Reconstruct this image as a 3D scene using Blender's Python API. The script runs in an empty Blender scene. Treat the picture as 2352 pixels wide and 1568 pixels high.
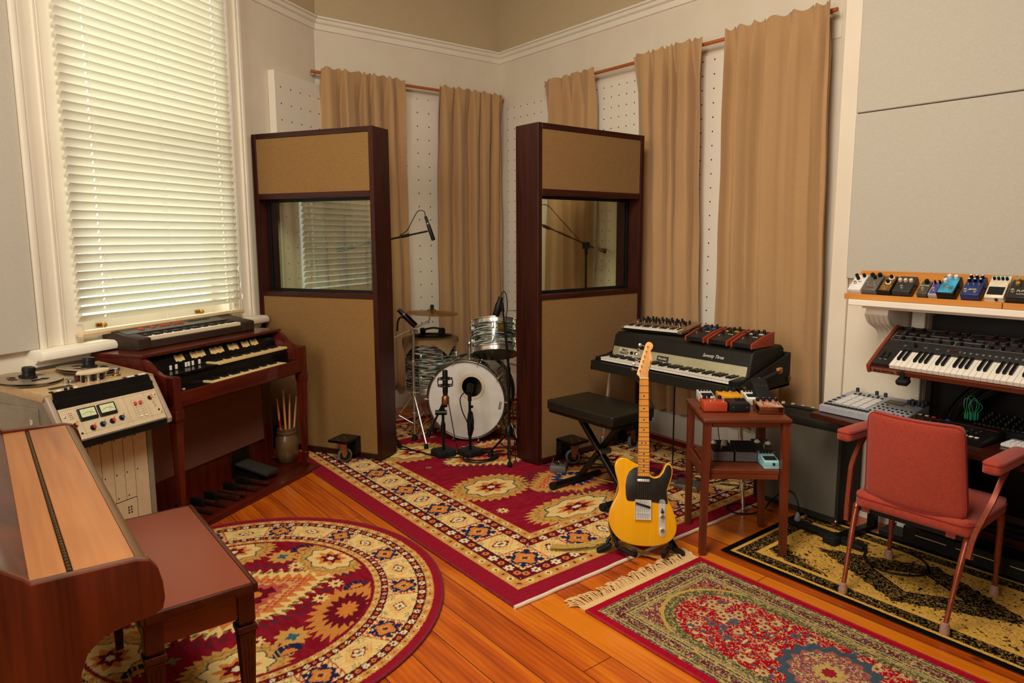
import bpy, bmesh, math, random
import numpy as np
from mathutils import Vector, Matrix, Euler
from math import pi, sin, cos, radians as R_

random.seed(7)
SC = bpy.context.scene
COL = SC.collection

# ------------------------------------------------------------------ camera
CAM_YAW, CAM_PITCH, CAM_ROLL = 38.2, 7.65, -0.22
cd = bpy.data.cameras.new('camera')
cam = bpy.data.objects.new('camera', cd)
COL.objects.link(cam)
fw = Vector((sin(R_(CAM_YAW)) * cos(R_(CAM_PITCH)), cos(R_(CAM_YAW)) * cos(R_(CAM_PITCH)), -sin(R_(CAM_PITCH))))
rt0 = Vector((cos(R_(CAM_YAW)), -sin(R_(CAM_YAW)), 0))
up0 = rt0.cross(fw)
rt = cos(R_(CAM_ROLL)) * rt0 + sin(R_(CAM_ROLL)) * up0
up = -sin(R_(CAM_ROLL)) * rt0 + cos(R_(CAM_ROLL)) * up0
cam.matrix_world = Matrix(((rt.x, up.x, -fw.x, 0), (rt.y, up.y, -fw.y, 0), (rt.z, up.z, -fw.z, 1.55), (0, 0, 0, 1)))
cd.sensor_width = 36
cd.lens = 1574 / 2352 * 36
cd.shift_y = -28 / 2352
cd.clip_start = 0.05
SC.camera = cam

# ------------------------------------------------------------------ view, world, lights
vs = SC.view_settings
vs.view_transform = 'Standard'
vs.look = 'None'
vs.gamma = 1
vs.use_curve_mapping = False
vs.exposure = 0.27

W = bpy.data.worlds.new('world')
SC.world = W
W.use_nodes = True
bg = W.node_tree.nodes['Background']
bg.inputs[0].default_value = (0.86, 0.93, 1.0, 1)
bg.inputs[1].default_value = 2.6

def area(name, loc, target, sx, sy, power, col, spread=180):
    l = bpy.data.lights.new(name, 'AREA')
    l.shape = 'RECTANGLE'; l.size = sx; l.size_y = sy; l.energy = power; l.color = col
    l.spread = R_(spread)
    o = bpy.data.objects.new(name, l); COL.objects.link(o)
    o.location = loc
    d = Vector(target) - Vector(loc)
    o.rotation_euler = d.to_track_quat('-Z', 'Y').to_euler()
    return o

# added fill lamp under the ceiling, an unseen left window, daylight outside the blind
area('ceiling_fill', (1.0, 1.5, 3.75), (1.7, 2.4, 0.8), 1.3, 1.3, 100, (1.0, 0.93, 0.80))
area('unseen_window_daylight', (-2.3, 0.7, 2.3), (2.6, 2.9, 1.3), 1.6, 2.2, 98, (1.0, 0.95, 0.86))
area('window_daylight', (-0.05, 5.9, 2.6), (1.3, 4.1, 1.7), 1.3, 2.4, 84, (1.0, 0.98, 0.95))

# ------------------------------------------------------------------ materials
def lin(c):
    return tuple(((x / 255) / 12.92 if x / 255 <= 0.04045 else ((x / 255 + 0.055) / 1.055) ** 2.4) for x in c)

MATS = {}
def mat(name, col, rough=0.5, metal=0.0, kind=None, col2=None, sc=1.0, axis=0, bump=0.0, coat=0.0, trans=0.0, amt=1.0, sheen=0.0, spec=0.5):
    if name in MATS: return MATS[name]
    m = bpy.data.materials.new(name); m.use_nodes = True
    nt = m.node_tree; N = nt.nodes; L = nt.links
    b = N['Principled BSDF']
    c1 = lin(col) + (1,)
    b.inputs['Base Color'].default_value = c1
    b.inputs['Roughness'].default_value = rough
    b.inputs['Metallic'].default_value = metal
    b.inputs['Coat Weight'].default_value = coat
    b.inputs['Transmission Weight'].default_value = trans
    b.inputs['Sheen Weight'].default_value = sheen
    b.inputs['Specular IOR Level'].default_value = spec if sum(col) > 150 or metal > 0 else 0.28
    if kind:
        tc = N.new('ShaderNodeTexCoord'); mp = N.new('ShaderNodeMapping')
        L.new(tc.outputs['Object'], mp.inputs['Vector'])
        c2 = (lin(col2) if col2 else tuple(x * 0.6 for x in c1[:3])) + (1,)
        mix = N.new('ShaderNodeMix'); mix.data_type = 'RGBA'
        mix.inputs[6].default_value = c1; mix.inputs[7].default_value = c2
        fac = None
        if kind == 'wood':
            s = [14 * sc] * 3; s[axis] = 1.1 * sc
            mp.inputs['Scale'].default_value = s
            n1 = N.new('ShaderNodeTexNoise'); n1.inputs['Scale'].default_value = 1.6; n1.inputs['Detail'].default_value = 6; n1.inputs['Distortion'].default_value = 0.8
            L.new(mp.outputs[0], n1.inputs['Vector'])
            mp2 = N.new('ShaderNodeMapping'); s2 = [90 * sc] * 3; s2[axis] = 2.5 * sc; mp2.inputs['Scale'].default_value = s2
            L.new(tc.outputs['Object'], mp2.inputs['Vector'])
            n2 = N.new('ShaderNodeTexNoise'); n2.inputs['Scale'].default_value = 2; n2.inputs['Detail'].default_value = 3
            L.new(mp2.outputs[0], n2.inputs['Vector'])
            ad = N.new('ShaderNodeMath'); ad.operation = 'MULTIPLY_ADD'; ad.inputs[1].default_value = 0.45
            L.new(n2.outputs[0], ad.inputs[0]); L.new(n1.outputs[0], ad.inputs[2])
            mr = N.new('ShaderNodeMapRange'); mr.inputs[1].default_value = 0.5; mr.inputs[2].default_value = 0.98; mr.inputs[4].default_value = amt
            L.new(ad.outputs[0], mr.inputs[0]); fac = mr.outputs[0]; hgt = n2.outputs[0]
        elif kind == 'noise':
            mp.inputs['Scale'].default_value = (sc,) * 3
            n1 = N.new('ShaderNodeTexNoise'); n1.inputs['Scale'].default_value = 8; n1.inputs['Detail'].default_value = 5
            L.new(mp.outputs[0], n1.inputs['Vector'])
            mr = N.new('ShaderNodeMapRange'); mr.inputs[1].default_value = 0.35; mr.inputs[2].default_value = 0.7; mr.inputs[4].default_value = amt
            L.new(n1.outputs[0], mr.inputs[0]); fac = mr.outputs[0]; hgt = n1.outputs[0]
        elif kind == 'weave':
            fs = []
            for k in range(2):
                mk = N.new('ShaderNodeMapping'); s = [620 * sc] * 3
                if k == 0: s[2] = 90 * sc
                else: s = [90 * sc, 90 * sc, 620 * sc]
                mk.inputs['Scale'].default_value = s
                L.new(tc.outputs['Object'], mk.inputs['Vector'])
                nn = N.new('ShaderNodeTexNoise'); nn.inputs['Scale'].default_value = 1; nn.inputs['Detail'].default_value = 2
                L.new(mk.outputs[0], nn.inputs['Vector']); fs.append(nn.outputs[0])
            ad = N.new('ShaderNodeMath'); ad.operation = 'ADD'
            L.new(fs[0], ad.inputs[0]); L.new(fs[1], ad.inputs[1])
            mr = N.new('ShaderNodeMapRange'); mr.inputs[1].default_value = 0.75; mr.inputs[2].default_value = 1.3; mr.inputs[4].default_value = amt
            L.new(ad.outputs[0], mr.inputs[0]); fac = mr.outputs[0]; hgt = ad.outputs[0]
        elif kind == 'holes':     # perforated board: dots on a 3.2 cm grid of the local x / z plane
            sp = N.new('ShaderNodeSeparateXYZ'); L.new(tc.outputs['Object'], sp.inputs[0])
            sq = []
            for ax in (0, 2):
                mm = N.new('ShaderNodeMath'); mm.operation = 'DIVIDE'; mm.inputs[1].default_value = sc
                L.new(sp.outputs[ax], mm.inputs[0])
                fr = N.new('ShaderNodeMath'); fr.operation = 'FRACT'; L.new(mm.outputs[0], fr.inputs[0])
                sb = N.new('ShaderNodeMath'); sb.operation = 'SUBTRACT'; sb.inputs[1].default_value = 0.5; L.new(fr.outputs[0], sb.inputs[0])
                pw = N.new('ShaderNodeMath'); pw.operation = 'MULTIPLY'; L.new(sb.outputs[0], pw.inputs[0]); L.new(sb.outputs[0], pw.inputs[1])
                sq.append(pw.outputs[0])
            ad = N.new('ShaderNodeMath'); ad.operation = 'ADD'; L.new(sq[0], ad.inputs[0]); L.new(sq[1], ad.inputs[1])
            lt = N.new('ShaderNodeMath'); lt.operation = 'LESS_THAN'; lt.inputs[1].default_value = (amt / sc) ** 2
            L.new(ad.outputs[0], lt.inputs[0]); fac = lt.outputs[0]; hgt = lt.outputs[0]
        elif kind == 'grid':      # silver grille cloth: offset small bright dashes
            mp.inputs['Rotation'].default_value = (pi / 2, 0, pi / 2)
            bk = N.new('ShaderNodeTexBrick'); bk.inputs['Scale'].default_value = sc
            bk.inputs['Mortar Size'].default_value = 0.03; bk.inputs['Brick Width'].default_value = 0.012 * 60; bk.inputs['Row Height'].default_value = 0.3
            bk.inputs['Color1'].default_value = (0, 0, 0, 1); bk.inputs['Color2'].default_value = (0.15, 0.15, 0.15, 1); bk.inputs['Mortar'].default_value = (1, 1, 1, 1)
            L.new(mp.outputs[0], bk.inputs['Vector']); fac = bk.outputs['Color']; hgt = bk.outputs['Fac']
        elif kind == 'pearl':     # layered oyster drum wrap: stretched horizontal streaks
            mp.inputs['Scale'].default_value = (5 * sc, 5 * sc, 70 * sc)
            n1 = N.new('ShaderNodeTexNoise'); n1.inputs['Scale'].default_value = 1.4; n1.inputs['Detail'].default_value = 2.5; n1.inputs['Distortion'].default_value = 1.4
            L.new(mp.outputs[0], n1.inputs['Vector'])
            rp = N.new('ShaderNodeValToRGB'); e = rp.color_ramp.elements
            e[0].position = 0.44; e[0].color = lin((18, 20, 22)) + (1,)
            e[1].position = 0.66; e[1].color = lin((190, 192, 170)) + (1,)
            k = rp.color_ramp.elements.new(0.54); k.color = lin((86, 88, 76)) + (1,)
            L.new(n1.outputs[0], rp.inputs[0]); L.new(rp.outputs[0], b.inputs['Base Color'])
            hgt = None
        if fac is not None:
            L.new(fac, mix.inputs[0]); L.new(mix.outputs[2], b.inputs['Base Color'])
        if bump and hgt is not None:
            bp = N.new('ShaderNodeBump'); bp.inputs['Strength'].default_value = bump; bp.inputs['Distance'].default_value = 0.002
            L.new(hgt, bp.inputs['Height']); L.new(bp.outputs[0], b.inputs['Normal'])
    MATS[name] = m
    return m

# ------------------------------------------------------------------ mesh builder
class MB:
    def __init__(s):
        s.v = []; s.f = []; s.m = []; s.T = Matrix.Identity(4)
    def add(s, vs, fs, mi=0):
        o = len(s.v); T = s.T
        s.v += [T @ Vector(v) for v in vs]
        s.f += [[i + o for i in f] for f in fs]; s.m += [mi] * len(fs)
        return s
    def bm(s, bm, mi=0):
        bm.verts.index_update()
        s.add([v.co.copy() for v in bm.verts], [[v.index for v in f.verts] for f in bm.faces], mi); bm.free()
        return s
    def box(s, x0, x1, y0, y1, z0, z1, mi=0, b=0.0, seg=1):
        vs = [(x, y, z) for z in (z0, z1) for y in (y0, y1) for x in (x0, x1)]
        fs = [(0, 2, 3, 1), (4, 5, 7, 6), (0, 1, 5, 4), (1, 3, 7, 5), (3, 2, 6, 7), (2, 0, 4, 6)]
        if b <= 0: return s.add(vs, fs, mi)
        bm = bmesh.new(); V = [bm.verts.new(v) for v in vs]
        for f in fs: bm.faces.new([V[i] for i in f])
        bmesh.ops.bevel(bm, geom=bm.edges[:], offset=b, segments=seg, affect='EDGES', profile=0.5)
        return s.bm(bm, mi)
    def prism(s, poly, axis, a, c, mi=0, b=0.0, seg=2):
        """poly of 2-D points extruded along axis from a to c; 2-D axes are the remaining two in order"""
        def p3(p, t):
            q = list(p); q.insert(axis, t); return q
        n = len(poly)
        bm = bmesh.new()
        A = [bm.verts.new(p3(p, a)) for p in poly]; B = [bm.verts.new(p3(p, c)) for p in poly]
        f1 = bm.faces.new(A); f2 = bm.faces.new(B)
        for i in range(n): bm.faces.new((A[i], A[(i + 1) % n], B[(i + 1) % n], B[i]))
        bmesh.ops.recalc_face_normals(bm, faces=bm.faces[:])
        if b > 0:
            ed = set(f1.edges) | set(f2.edges)
            bmesh.ops.bevel(bm, geom=list(ed), offset=b, segments=seg, affect='EDGES', profile=0.5)
        if n > 4: bmesh.ops.triangulate(bm, faces=[f for f in bm.faces if len(f.verts) > 4])
        return s.bm(bm, mi)
    def cyl(s, p0, p1, r0, r1=None, n=16, mi=0, cap=True):
        r1 = r0 if r1 is None else r1
        p0, p1 = Vector(p0), Vector(p1); d = (p1 - p0).normalized()
        u = d.orthogonal().normalized(); w = d.cross(u)
        vs = []
        for p, r in ((p0, r0), (p1, r1)):
            vs += [p + (u * cos(2 * pi * i / n) + w * sin(2 * pi * i / n)) * r for i in range(n)]
        fs = [(i, (i + 1) % n, n + (i + 1) % n, n + i) for i in range(n)]
        if cap: fs += [tuple(range(n - 1, -1, -1)), tuple(range(n, 2 * n))]
        return s.add(vs, fs, mi)
    def lathe(s, prof, o=(0, 0, 0), d=(0, 0, 1), n=32, mi=0):
        """prof: list of (radius, height along d)"""
        o = Vector(o); d = Vector(d).normalized(); u = d.orthogonal().normalized(); w = d.cross(u)
        vs = []; k = len(prof)
        for r, h in prof:
            r = max(r, 1e-5)
            vs += [o + d * h + (u * cos(2 * pi * i / n) + w * sin(2 * pi * i / n)) * r for i in range(n)]
        fs = []
        for j in range(k - 1):
            for i in range(n): fs.append((j * n + i, j * n + (i + 1) % n, (j + 1) * n + (i + 1) % n, (j + 1) * n + i))
        if prof[0] != prof[-1]: fs += [tuple(range(n - 1, -1, -1)), tuple(range((k - 1) * n, k * n))]
        return s.add(vs, fs, mi)
    def tube(s, pts, r, n=8, mi=0, sub=6, closed=False):
        P = [Vector(p) for p in pts]
        if sub > 1 and len(P) > 2:
            Q = []; m = len(P); rng = range(m if closed else m - 1)
            for i in rng:
                a = P[i - 1] if (i > 0 or closed) else P[0]; b_ = P[i]; c = P[(i + 1) % m]; d = P[(i + 2) % m] if (i + 2 < m or closed) else P[-1]
                for k in range(sub):
                    t = k / sub
                    Q.append(0.5 * ((2 * b_) + (c - a) * t + (2 * a - 5 * b_ + 4 * c - d) * t * t + (3 * b_ - a - 3 * c + d) * t ** 3))
            if not closed: Q.append(P[-1])
            P = Q
        m = len(P); vs = []; u = None
        for i in range(m):
            t = (P[(i + 1) % m] - P[i - 1]) if (0 < i < m - 1 or closed) else (P[1] - P[0] if i == 0 else P[-1] - P[-2])
            t.normalize()
            u = (t.orthogonal() if u is None else (u - t * u.dot(t))).normalized(); w = t.cross(u)
            rr = r[min(i * len(r) // m, len(r) - 1)] if isinstance(r, (list, tuple)) else r
            vs += [P[i] + (u * cos(2 * pi * k / n) + w * sin(2 * pi * k / n)) * rr for k in range(n)]
        fs = []
        for i in range(m if closed else m - 1):
            j = (i + 1) % m
            for k in range(n): fs.append((i * n + k, i * n + (k + 1) % n, j * n + (k + 1) % n, j * n + k))
        if not closed: fs += [tuple(range(n - 1, -1, -1)), tuple(range((m - 1) * n, m * n))]
        return s.add(vs, fs, mi)
    def bar(s, p0, p1, w, h, mi=0, b=0.0, roll=0.0):
        """rectangular bar from p0 to p1, width w (horizontal-ish) and height h"""
        p0, p1 = Vector(p0), Vector(p1); d = p1 - p0; L = d.length
        q = d.to_track_quat('Z', 'Y').to_matrix().to_4x4()
        T0 = s.T; s.T = T0 @ Matrix.Translation(p0) @ q @ Matrix.Rotation(roll, 4, 'Z')
        s.box(-w / 2, w / 2, -h / 2, h / 2, 0, L, mi, b); s.T = T0
        return s
    def sph(s, c, r, n=16, mi=0, sz=1.0):
        k = n // 2
        return s.lathe([(r * sin(pi * i / k), -r * sz * cos(pi * i / k)) for i in range(k + 1)], c, (0, 0, 1), n, mi)
    def torus(s, c, d, R, r, n=32, k=8, mi=0):
        d = Vector(d).normalized(); u = d.orthogonal().normalized(); w = d.cross(u); c = Vector(c)
        return s.tube([c + (u * cos(2 * pi * i / n) + w * sin(2 * pi * i / n)) * R for i in range(n)], r, k, mi, 1, True)
    def mesh(s, name, mats, smooth=35):
        me = bpy.data.meshes.new(name)
        me.from_pydata([tuple(v) for v in s.v], [], s.f)
        if not isinstance(mats, (list, tuple)): mats = [mats]
        for m in mats: me.materials.append(m)
        if len(mats) > 1: me.polygons.foreach_set('material_index', s.m)
        bm = bmesh.new(); bm.from_mesh(me); bmesh.ops.recalc_face_normals(bm, faces=bm.faces[:]); bm.to_mesh(me); bm.free()
        if smooth:
            me.shade_smooth(); me.set_sharp_from_angle(angle=R_(smooth))
        return me
    def build(s, name, mats, parent=None, loc=(0, 0, 0), rot=(0, 0, 0), smooth=35):
        return put(name, s.mesh(name, mats, smooth), parent, loc, rot)

def put(name, me, parent=None, loc=(0, 0, 0), rot=(0, 0, 0), scale=None):
    o = bpy.data.objects.new(name, me); COL.objects.link(o)
    o.parent = parent; o.location = loc; o.rotation_euler = rot
    if scale: o.scale = scale
    return o

def tag(o, label, cat, group=None, kind=None):
    o['label'] = label; o['category'] = cat
    if group: o['group'] = group
    if kind: o['kind'] = kind
    return o

def thing(name, label, cat, loc=(0, 0, 0), rz=0.0, group=None, rot=None):
    o = bpy.data.objects.new(name, None); COL.objects.link(o)
    o.empty_display_size = 0.1
    o.location = loc; o.rotation_euler = rot if rot else (0, 0, rz)
    return tag(o, label, cat, group)

def struct(name, m, mats, loc=(0, 0, 0), rz=0.0, smooth=35):
    o = m.build(name, mats, None, loc, (0, 0, rz), smooth); o['kind'] = 'structure'
    return o

def text(name, s, size, mt, parent, loc, rot, depth=0.0006, shear=0.0, sx=1.0, bold=0.0):
    cu = bpy.data.curves.new('tmp', 'FONT'); cu.body = s; cu.size = size; cu.extrude = depth; cu.shear = shear
    cu.align_x = 'CENTER'; cu.align_y = 'CENTER'; cu.offset = bold; cu.resolution_u = 3
    to = bpy.data.objects.new('tmp', cu); COL.objects.link(to)
    bpy.context.view_layer.update()
    me = bpy.data.meshes.new_from_object(to.evaluated_get(bpy.context.evaluated_depsgraph_get()))
    bpy.data.objects.remove(to); bpy.data.curves.remove(cu)
    me.name = name; me.materials.clear(); me.materials.append(mt)
    o = put(name, me, parent, loc, rot)
    o.scale = (sx, 1, 1)
    return o

def copy_tree(o, parent=None):
    kids = list(o.children)
    c = o.copy(); COL.objects.link(c); c.parent = parent
    for ch in kids: copy_tree(ch, c)
    return c

# common materials
WHITE = mat('white_paint', (232, 222, 202), 0.45, kind='noise', col2=(227, 216, 195), sc=0.6)
WALL = mat('wall_paint', (222, 208, 186), 0.8, kind='noise', col2=(217, 202, 179), sc=0.5, bump=0.05)
TANP = mat('tan_wall_fabric', (194, 172, 136), 0.95, kind='weave', col2=(182, 159, 122), sc=0.8, bump=0.2)
LINEN = mat('pale_acoustic_fabric', (190, 182, 166), 0.95, kind='weave', col2=(180, 171, 154), sc=0.7, bump=0.25)
BLK = mat('black_plastic', (16, 15, 15), 0.42, kind='noise', col2=(22, 20, 19), sc=4)
BLKM = mat('black_metal', (13, 12, 12), 0.35, 0.3)
RUB = mat('black_rubber', (14, 13, 12), 0.75, kind='noise', col2=(24, 22, 20), sc=4)
CHR = mat('chrome', (226, 222, 212), 0.22, 0.92, kind='noise', col2=(214, 208, 196), sc=2)
STEEL = mat('brushed_steel', (150, 145, 135), 0.35, 0.9, kind='noise', col2=(130, 124, 114), sc=8)
BRASS = mat('brass', (190, 140, 60), 0.3, 1.0, kind='noise', col2=(160, 112, 45), sc=6)
IVORY = mat('ivory_keys', (232, 214, 182), 0.32, kind='noise', col2=(222, 202, 168), sc=2)
CREAM = mat('aged_cream_keys', (226, 196, 134), 0.35, kind='noise', col2=(214, 180, 118), sc=2)
WKEY = mat('white_keys', (238, 228, 212), 0.3, kind='noise', col2=(230, 219, 202), sc=2)
EBON = mat('black_keys', (17, 16, 15), 0.3, kind='noise', col2=(22, 20, 18), sc=3)
MAHOG = mat('mahogany', (92, 26, 11), 0.3, kind='wood', col2=(52, 12, 6), axis=0, coat=0.3)
MAHOGV = mat('mahogany_upright', (92, 26, 11), 0.3, kind='wood', col2=(52, 12, 6), axis=2, coat=0.3)
WALNUT = mat('dark_stained_wood', (66, 23, 12), 0.38, kind='wood', col2=(30, 10, 6), axis=0)
WALNUTV = mat('dark_stained_wood_upright', (66, 23, 12), 0.38, kind='wood', col2=(30, 10, 6), axis=2)
INK = mat('dark_lettering', (20, 18, 18), 0.5)
PALE = mat('pale_lettering', (220, 214, 200), 0.5)
CABLE = mat('black_cable', (12, 11, 11), 0.5)
# ================================================================== ROOM SHELL
WA = R_(32.5)                       # the window wall turns 32.5 degrees from the back wall
CORNER = (2.324, 5.51)
XR, XC, CEIL = 4.20, 3.78, 3.95

def floor_material():
    m = bpy.data.materials.new('pine_floorboards'); m.use_nodes = True
    nt = m.node_tree; N = nt.nodes; L = nt.links; b = N['Principled BSDF']
    tc = N.new('ShaderNodeTexCoord'); sp = N.new('ShaderNodeSeparateXYZ'); L.new(tc.outputs['Object'], sp.inputs[0])
    def math_(op, a, v=None, c=None):
        n = N.new('ShaderNodeMath'); n.operation = op
        if isinstance(a, (int, float)): n.inputs[0].default_value = a
        else: L.new(a, n.inputs[0])
        if v is not None:
            if isinstance(v, (int, float)): n.inputs[1].default_value = v
            else: L.new(v, n.inputs[1])
        if c is not None: n.inputs[2].default_value = c
        return n.outputs[0]
    u = math_('DIVIDE', math_('SUBTRACT', sp.outputs[0], 0.029), 0.1435)
    idx = math_('FLOOR', u); fr = math_('FRACT', u)
    wn = N.new('ShaderNodeTexWhiteNoise'); wn.noise_dimensions = '1D'; L.new(idx, wn.inputs['W'])
    off = math_('MULTIPLY', wn.outputs[0], 17.0)
    cb = N.new('ShaderNodeCombineXYZ')
    L.new(math_('MULTIPLY', sp.outputs[0], 9.0), cb.inputs[0]); L.new(math_('ADD', math_('MULTIPLY', sp.outputs[1], 1.0), off), cb.inputs[1])
    L.new(off, cb.inputs[2])
    n1 = N.new('ShaderNodeTexNoise'); n1.inputs['Scale'].default_value = 1.5; n1.inputs['Detail'].default_value = 6; n1.inputs['Distortion'].default_value = 0.7
    L.new(cb.outputs[0], n1.inputs['Vector'])
    wv = N.new('ShaderNodeTexWave'); wv.inputs['Scale'].default_value = 1.4; wv.inputs['Distortion'].default_value = 9; wv.inputs['Detail'].default_value = 3; wv.inputs['Detail Scale'].default_value = 0.6
    L.new(cb.outputs[0], wv.inputs['Vector'])
    g = math_('ADD', math_('MULTIPLY', n1.outputs[0], 0.70), math_('MULTIPLY', wv.outputs['Fac'], 0.09))
    g = math_('ADD', g, math_('MULTIPLY', wn.outputs[0], 0.36))
    rp = N.new('ShaderNodeValToRGB'); e = rp.color_ramp.elements
    e[0].position = 0.36; e[0].color = lin((212, 118, 20)) + (1,)
    e[1].position = 0.84; e[1].color = lin((136, 48, 10)) + (1,)
    k = rp.color_ramp.elements.new(0.58); k.color = lin((186, 84, 14)) + (1,)
    L.new(g, rp.inputs[0])
    # knots
    vo = N.new('ShaderNodeTexVoronoi'); vo.inputs['Scale'].default_value = 1.0
    mp = N.new('ShaderNodeMapping'); mp.inputs['Scale'].default_value = (4.2, 2.6, 1); L.new(tc.outputs['Object'], mp.inputs[0]); L.new(mp.outputs[0], vo.inputs['Vector'])
    kn = N.new('ShaderNodeMapRange'); kn.inputs[1].default_value = 0.035; kn.inputs[2].default_value = 0.085; kn.inputs[3].default_value = 1; kn.inputs[4].default_value = 0
    L.new(vo.outputs['Distance'], kn.inputs[0])
    mk = N.new('ShaderNodeMix'); mk.data_type = 'RGBA'; L.new(math_('MULTIPLY', kn.outputs[0], 0.85), mk.inputs[0])
    L.new(rp.outputs[0], mk.inputs[6]); mk.inputs[7].default_value = lin((62, 22, 8)) + (1,)
    # seams: 2-3 mm dark gaps between boards and rare butt joints
    d = math_('ABSOLUTE', math_('SUBTRACT', fr, 0.5))
    seam = math_('GREATER_THAN', d, 0.489)
    yy = math_('FRACT', math_('ADD', math_('DIVIDE', sp.outputs[1], 2.7), off)); butt = math_('LESS_THAN', yy, 0.0012)
    sm = math_('MAXIMUM', seam, butt)
    ms = N.new('ShaderNodeMix'); ms.data_type = 'RGBA'; L.new(sm, ms.inputs[0]); L.new(mk.outputs[2], ms.inputs[6]); ms.inputs[7].default_value = lin((40, 14, 6)) + (1,)
    L.new(ms.outputs[2], b.inputs['Base Color'])
    rr = N.new('ShaderNodeMapRange'); rr.inputs[3].default_value = 0.22; rr.inputs[4].default_value = 0.4; L.new(n1.outputs[0], rr.inputs[0]); L.new(rr.outputs[0], b.inputs['Roughness'])
    bp = N.new('ShaderNodeBump'); bp.inputs['Strength'].default_value = 0.5; bp.inputs['Distance'].default_value = 0.003; bp.invert = True
    L.new(sm, bp.inputs['Height']); L.new(bp.outputs[0], b.inputs['Normal'])
    b.inputs['Coat Weight'].default_value = 0.25; b.inputs['Coat Roughness'].default_value = 0.25
    return m

struct('floor', MB().box(-2.6, 4.4, -2.6, 6.2, -0.08, 0), floor_material())
struct('ceiling', MB().box(-2.6, 4.4, -2.6, 6.2, CEIL, CEIL + 0.1), mat('ceiling_paint', (186, 174, 152), 0.9, kind='noise', col2=(180, 168, 146)))
struct('wall_back', MB().box(2.22, 4.4, 5.51, 5.63, 0, CEIL), WALL)
struct('wall_right', MB().box(XR, XR + 0.12, -2.6, 5.63, 0, CEIL), WALL)
struct('wall_rear', MB().box(-2.6, 4.4, -2.72, -2.6, 0, CEIL), mat('rear_wall_paint', (96, 88, 76), 0.9, kind='noise', col2=(90, 82, 70)))  # unseen rear walls given a dark tone to cut bounced light
struct('wall_far_left', MB().box(-2.72, -2.6, -2.6, 4.2, 0, CEIL), mat('rear_wall_paint', (96, 88, 76), 0.9, kind='noise', col2=(90, 82, 70)))
# window wall, local x runs from the back corner (0) towards the camera's left (negative), local -y is the room side
wl = MB()
S0, S1_, ZB, ZT = -2.24, -1.10, 1.03, 3.25
wl.box(-6.2, S0, 0, 0.22, 0, CEIL); wl.box(S1_, 0.06, 0, 0.22, 0, CEIL)
wl.box(S0, S1_, 0, 0.22, 0, ZB); wl.box(S0, S1_, 0, 0.22, ZT, CEIL)
struct('wall_left', wl, WALL, (CORNER[0], CORNER[1], 0), WA)

# chimney breast with its fireplace opening (room side faces -x)
ch = MB()
ch.box(XC, XR, 1.40, 1.907, 0, CEIL); ch.box(XC, XR, -0.1, 0.36, 0, CEIL); ch.box(XC, XR, 0.36, 1.40, 1.19, CEIL)
ch.box(XR - 0.04, XR, 0.36, 1.40, 0, 1.19)
struct('wall_chimney_breast', ch, WALL)

# picture rails and the tan fabric frieze above them
def rail(name, x0, x1, y, rz, loc, mt):
    prof = [(0, 3.205), (-0.012, 3.21), (-0.014, 3.25), (-0.03, 3.262), (-0.036, 3.285), (-0.05, 3.29), (-0.05, 3.305), (0, 3.305)]
    return struct(name, MB().prism([(y + p, z) for p, z in prof], 0, x0, x1), mt, loc, rz)
rail('trim_1', 2.30, XR, 0, 0, (0, 5.51, 0), WHITE)
rail('trim_2', -3.6, 0.03, 0, WA, (CORNER[0], CORNER[1], 0), WHITE)
rail('trim_3', -3.61, 0.0, 0, -pi / 2, (XR, 1.9, 0), WHITE)
struct('trim_4', MB().box(2.30, XR, -0.02, 0, 3.305, CEIL), TANP, (0, 5.51, 0), 0)
struct('trim_5', MB().box(-3.6, 0.03, -0.02, 0, 3.305, CEIL), TANP, (CORNER[0], CORNER[1], 0), WA)
struct('trim_6', MB().box(-1.35, 0.0, -0.02, 0, 3.305, CEIL).box(-3.61, -1.353, -0.02, 0, 3.305, CEIL), TANP, (XR, 1.9, 0), -pi / 2)

def base(name, x0, x1, loc, rz):
    return struct(name, MB().prism([(0, 0), (-0.022, 0), (-0.022, 0.16), (-0.012, 0.185), (0, 0.19)], 0, x0, x1), WHITE, loc, rz)
base('baseboard_back', 2.30, XR, (0, 5.51, 0), 0)
base('baseboard_right', -3.61, 0, (XR, 1.9, 0), -pi / 2)
base('baseboard_left', -5.0, 0.0, (CORNER[0], CORNER[1], 0), WA)
struct('trim_7', MB().box(XC - 0.02, XC, 1.81, 1.907, 0, CEIL, b=0.004), WALL)   # edge board of the chimney breast

# ------------------------------------------------------------------ window
wt = thing('window_1', 'tall sash window', 'window', (CORNER[0], CORNER[1], 0), WA)
del wt['label']; del wt['category']; wt['kind'] = 'structure'
fr = MB()
for a, c in ((S0 - 0.25, S0), (S1_, S1_ + 0.20)):     # moulded casings
    fr.box(a, c, -0.022, 0, 1.0, 3.45, b=0.003)
    lo = a if a < -2 else c
    sg = 1 if a < -2 else -1
    for o_, w_, d_ in ((0.0, 0.03, 0.045), (0.036, 0.014, 0.038), (0.12, 0.012, 0.03), (0.14, 0.008, 0.028)):
        x = sorted((lo + sg * o_, lo + sg * (o_ + w_)))
        fr.box(x[0], x[1], -d_, 0, 1.0, 3.45, b=0.004, seg=2)
fr.box(S0 - 0.25, S1_ + 0.2, -0.04, 0, 3.25, 3.45, b=0.004)
fr.build('window_casing', WHITE, wt)
sl = MB().prism([(0.10, 1.0), (-0.10, 1.0), (-0.118, 0.99), (-0.124, 0.972), (-0.118, 0.955), (-0.10, 0.948), (-0.07, 0.948), (-0.062, 0.935), (-0.05, 0.93), (-0.05, 0.915), (0.0, 0.90), (0.1, 0.90)], 0, S0 - 0.30, S1_ + 0.24, b=0.006)
sl.build('window_sill', WHITE, wt)
sa = MB()
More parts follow.
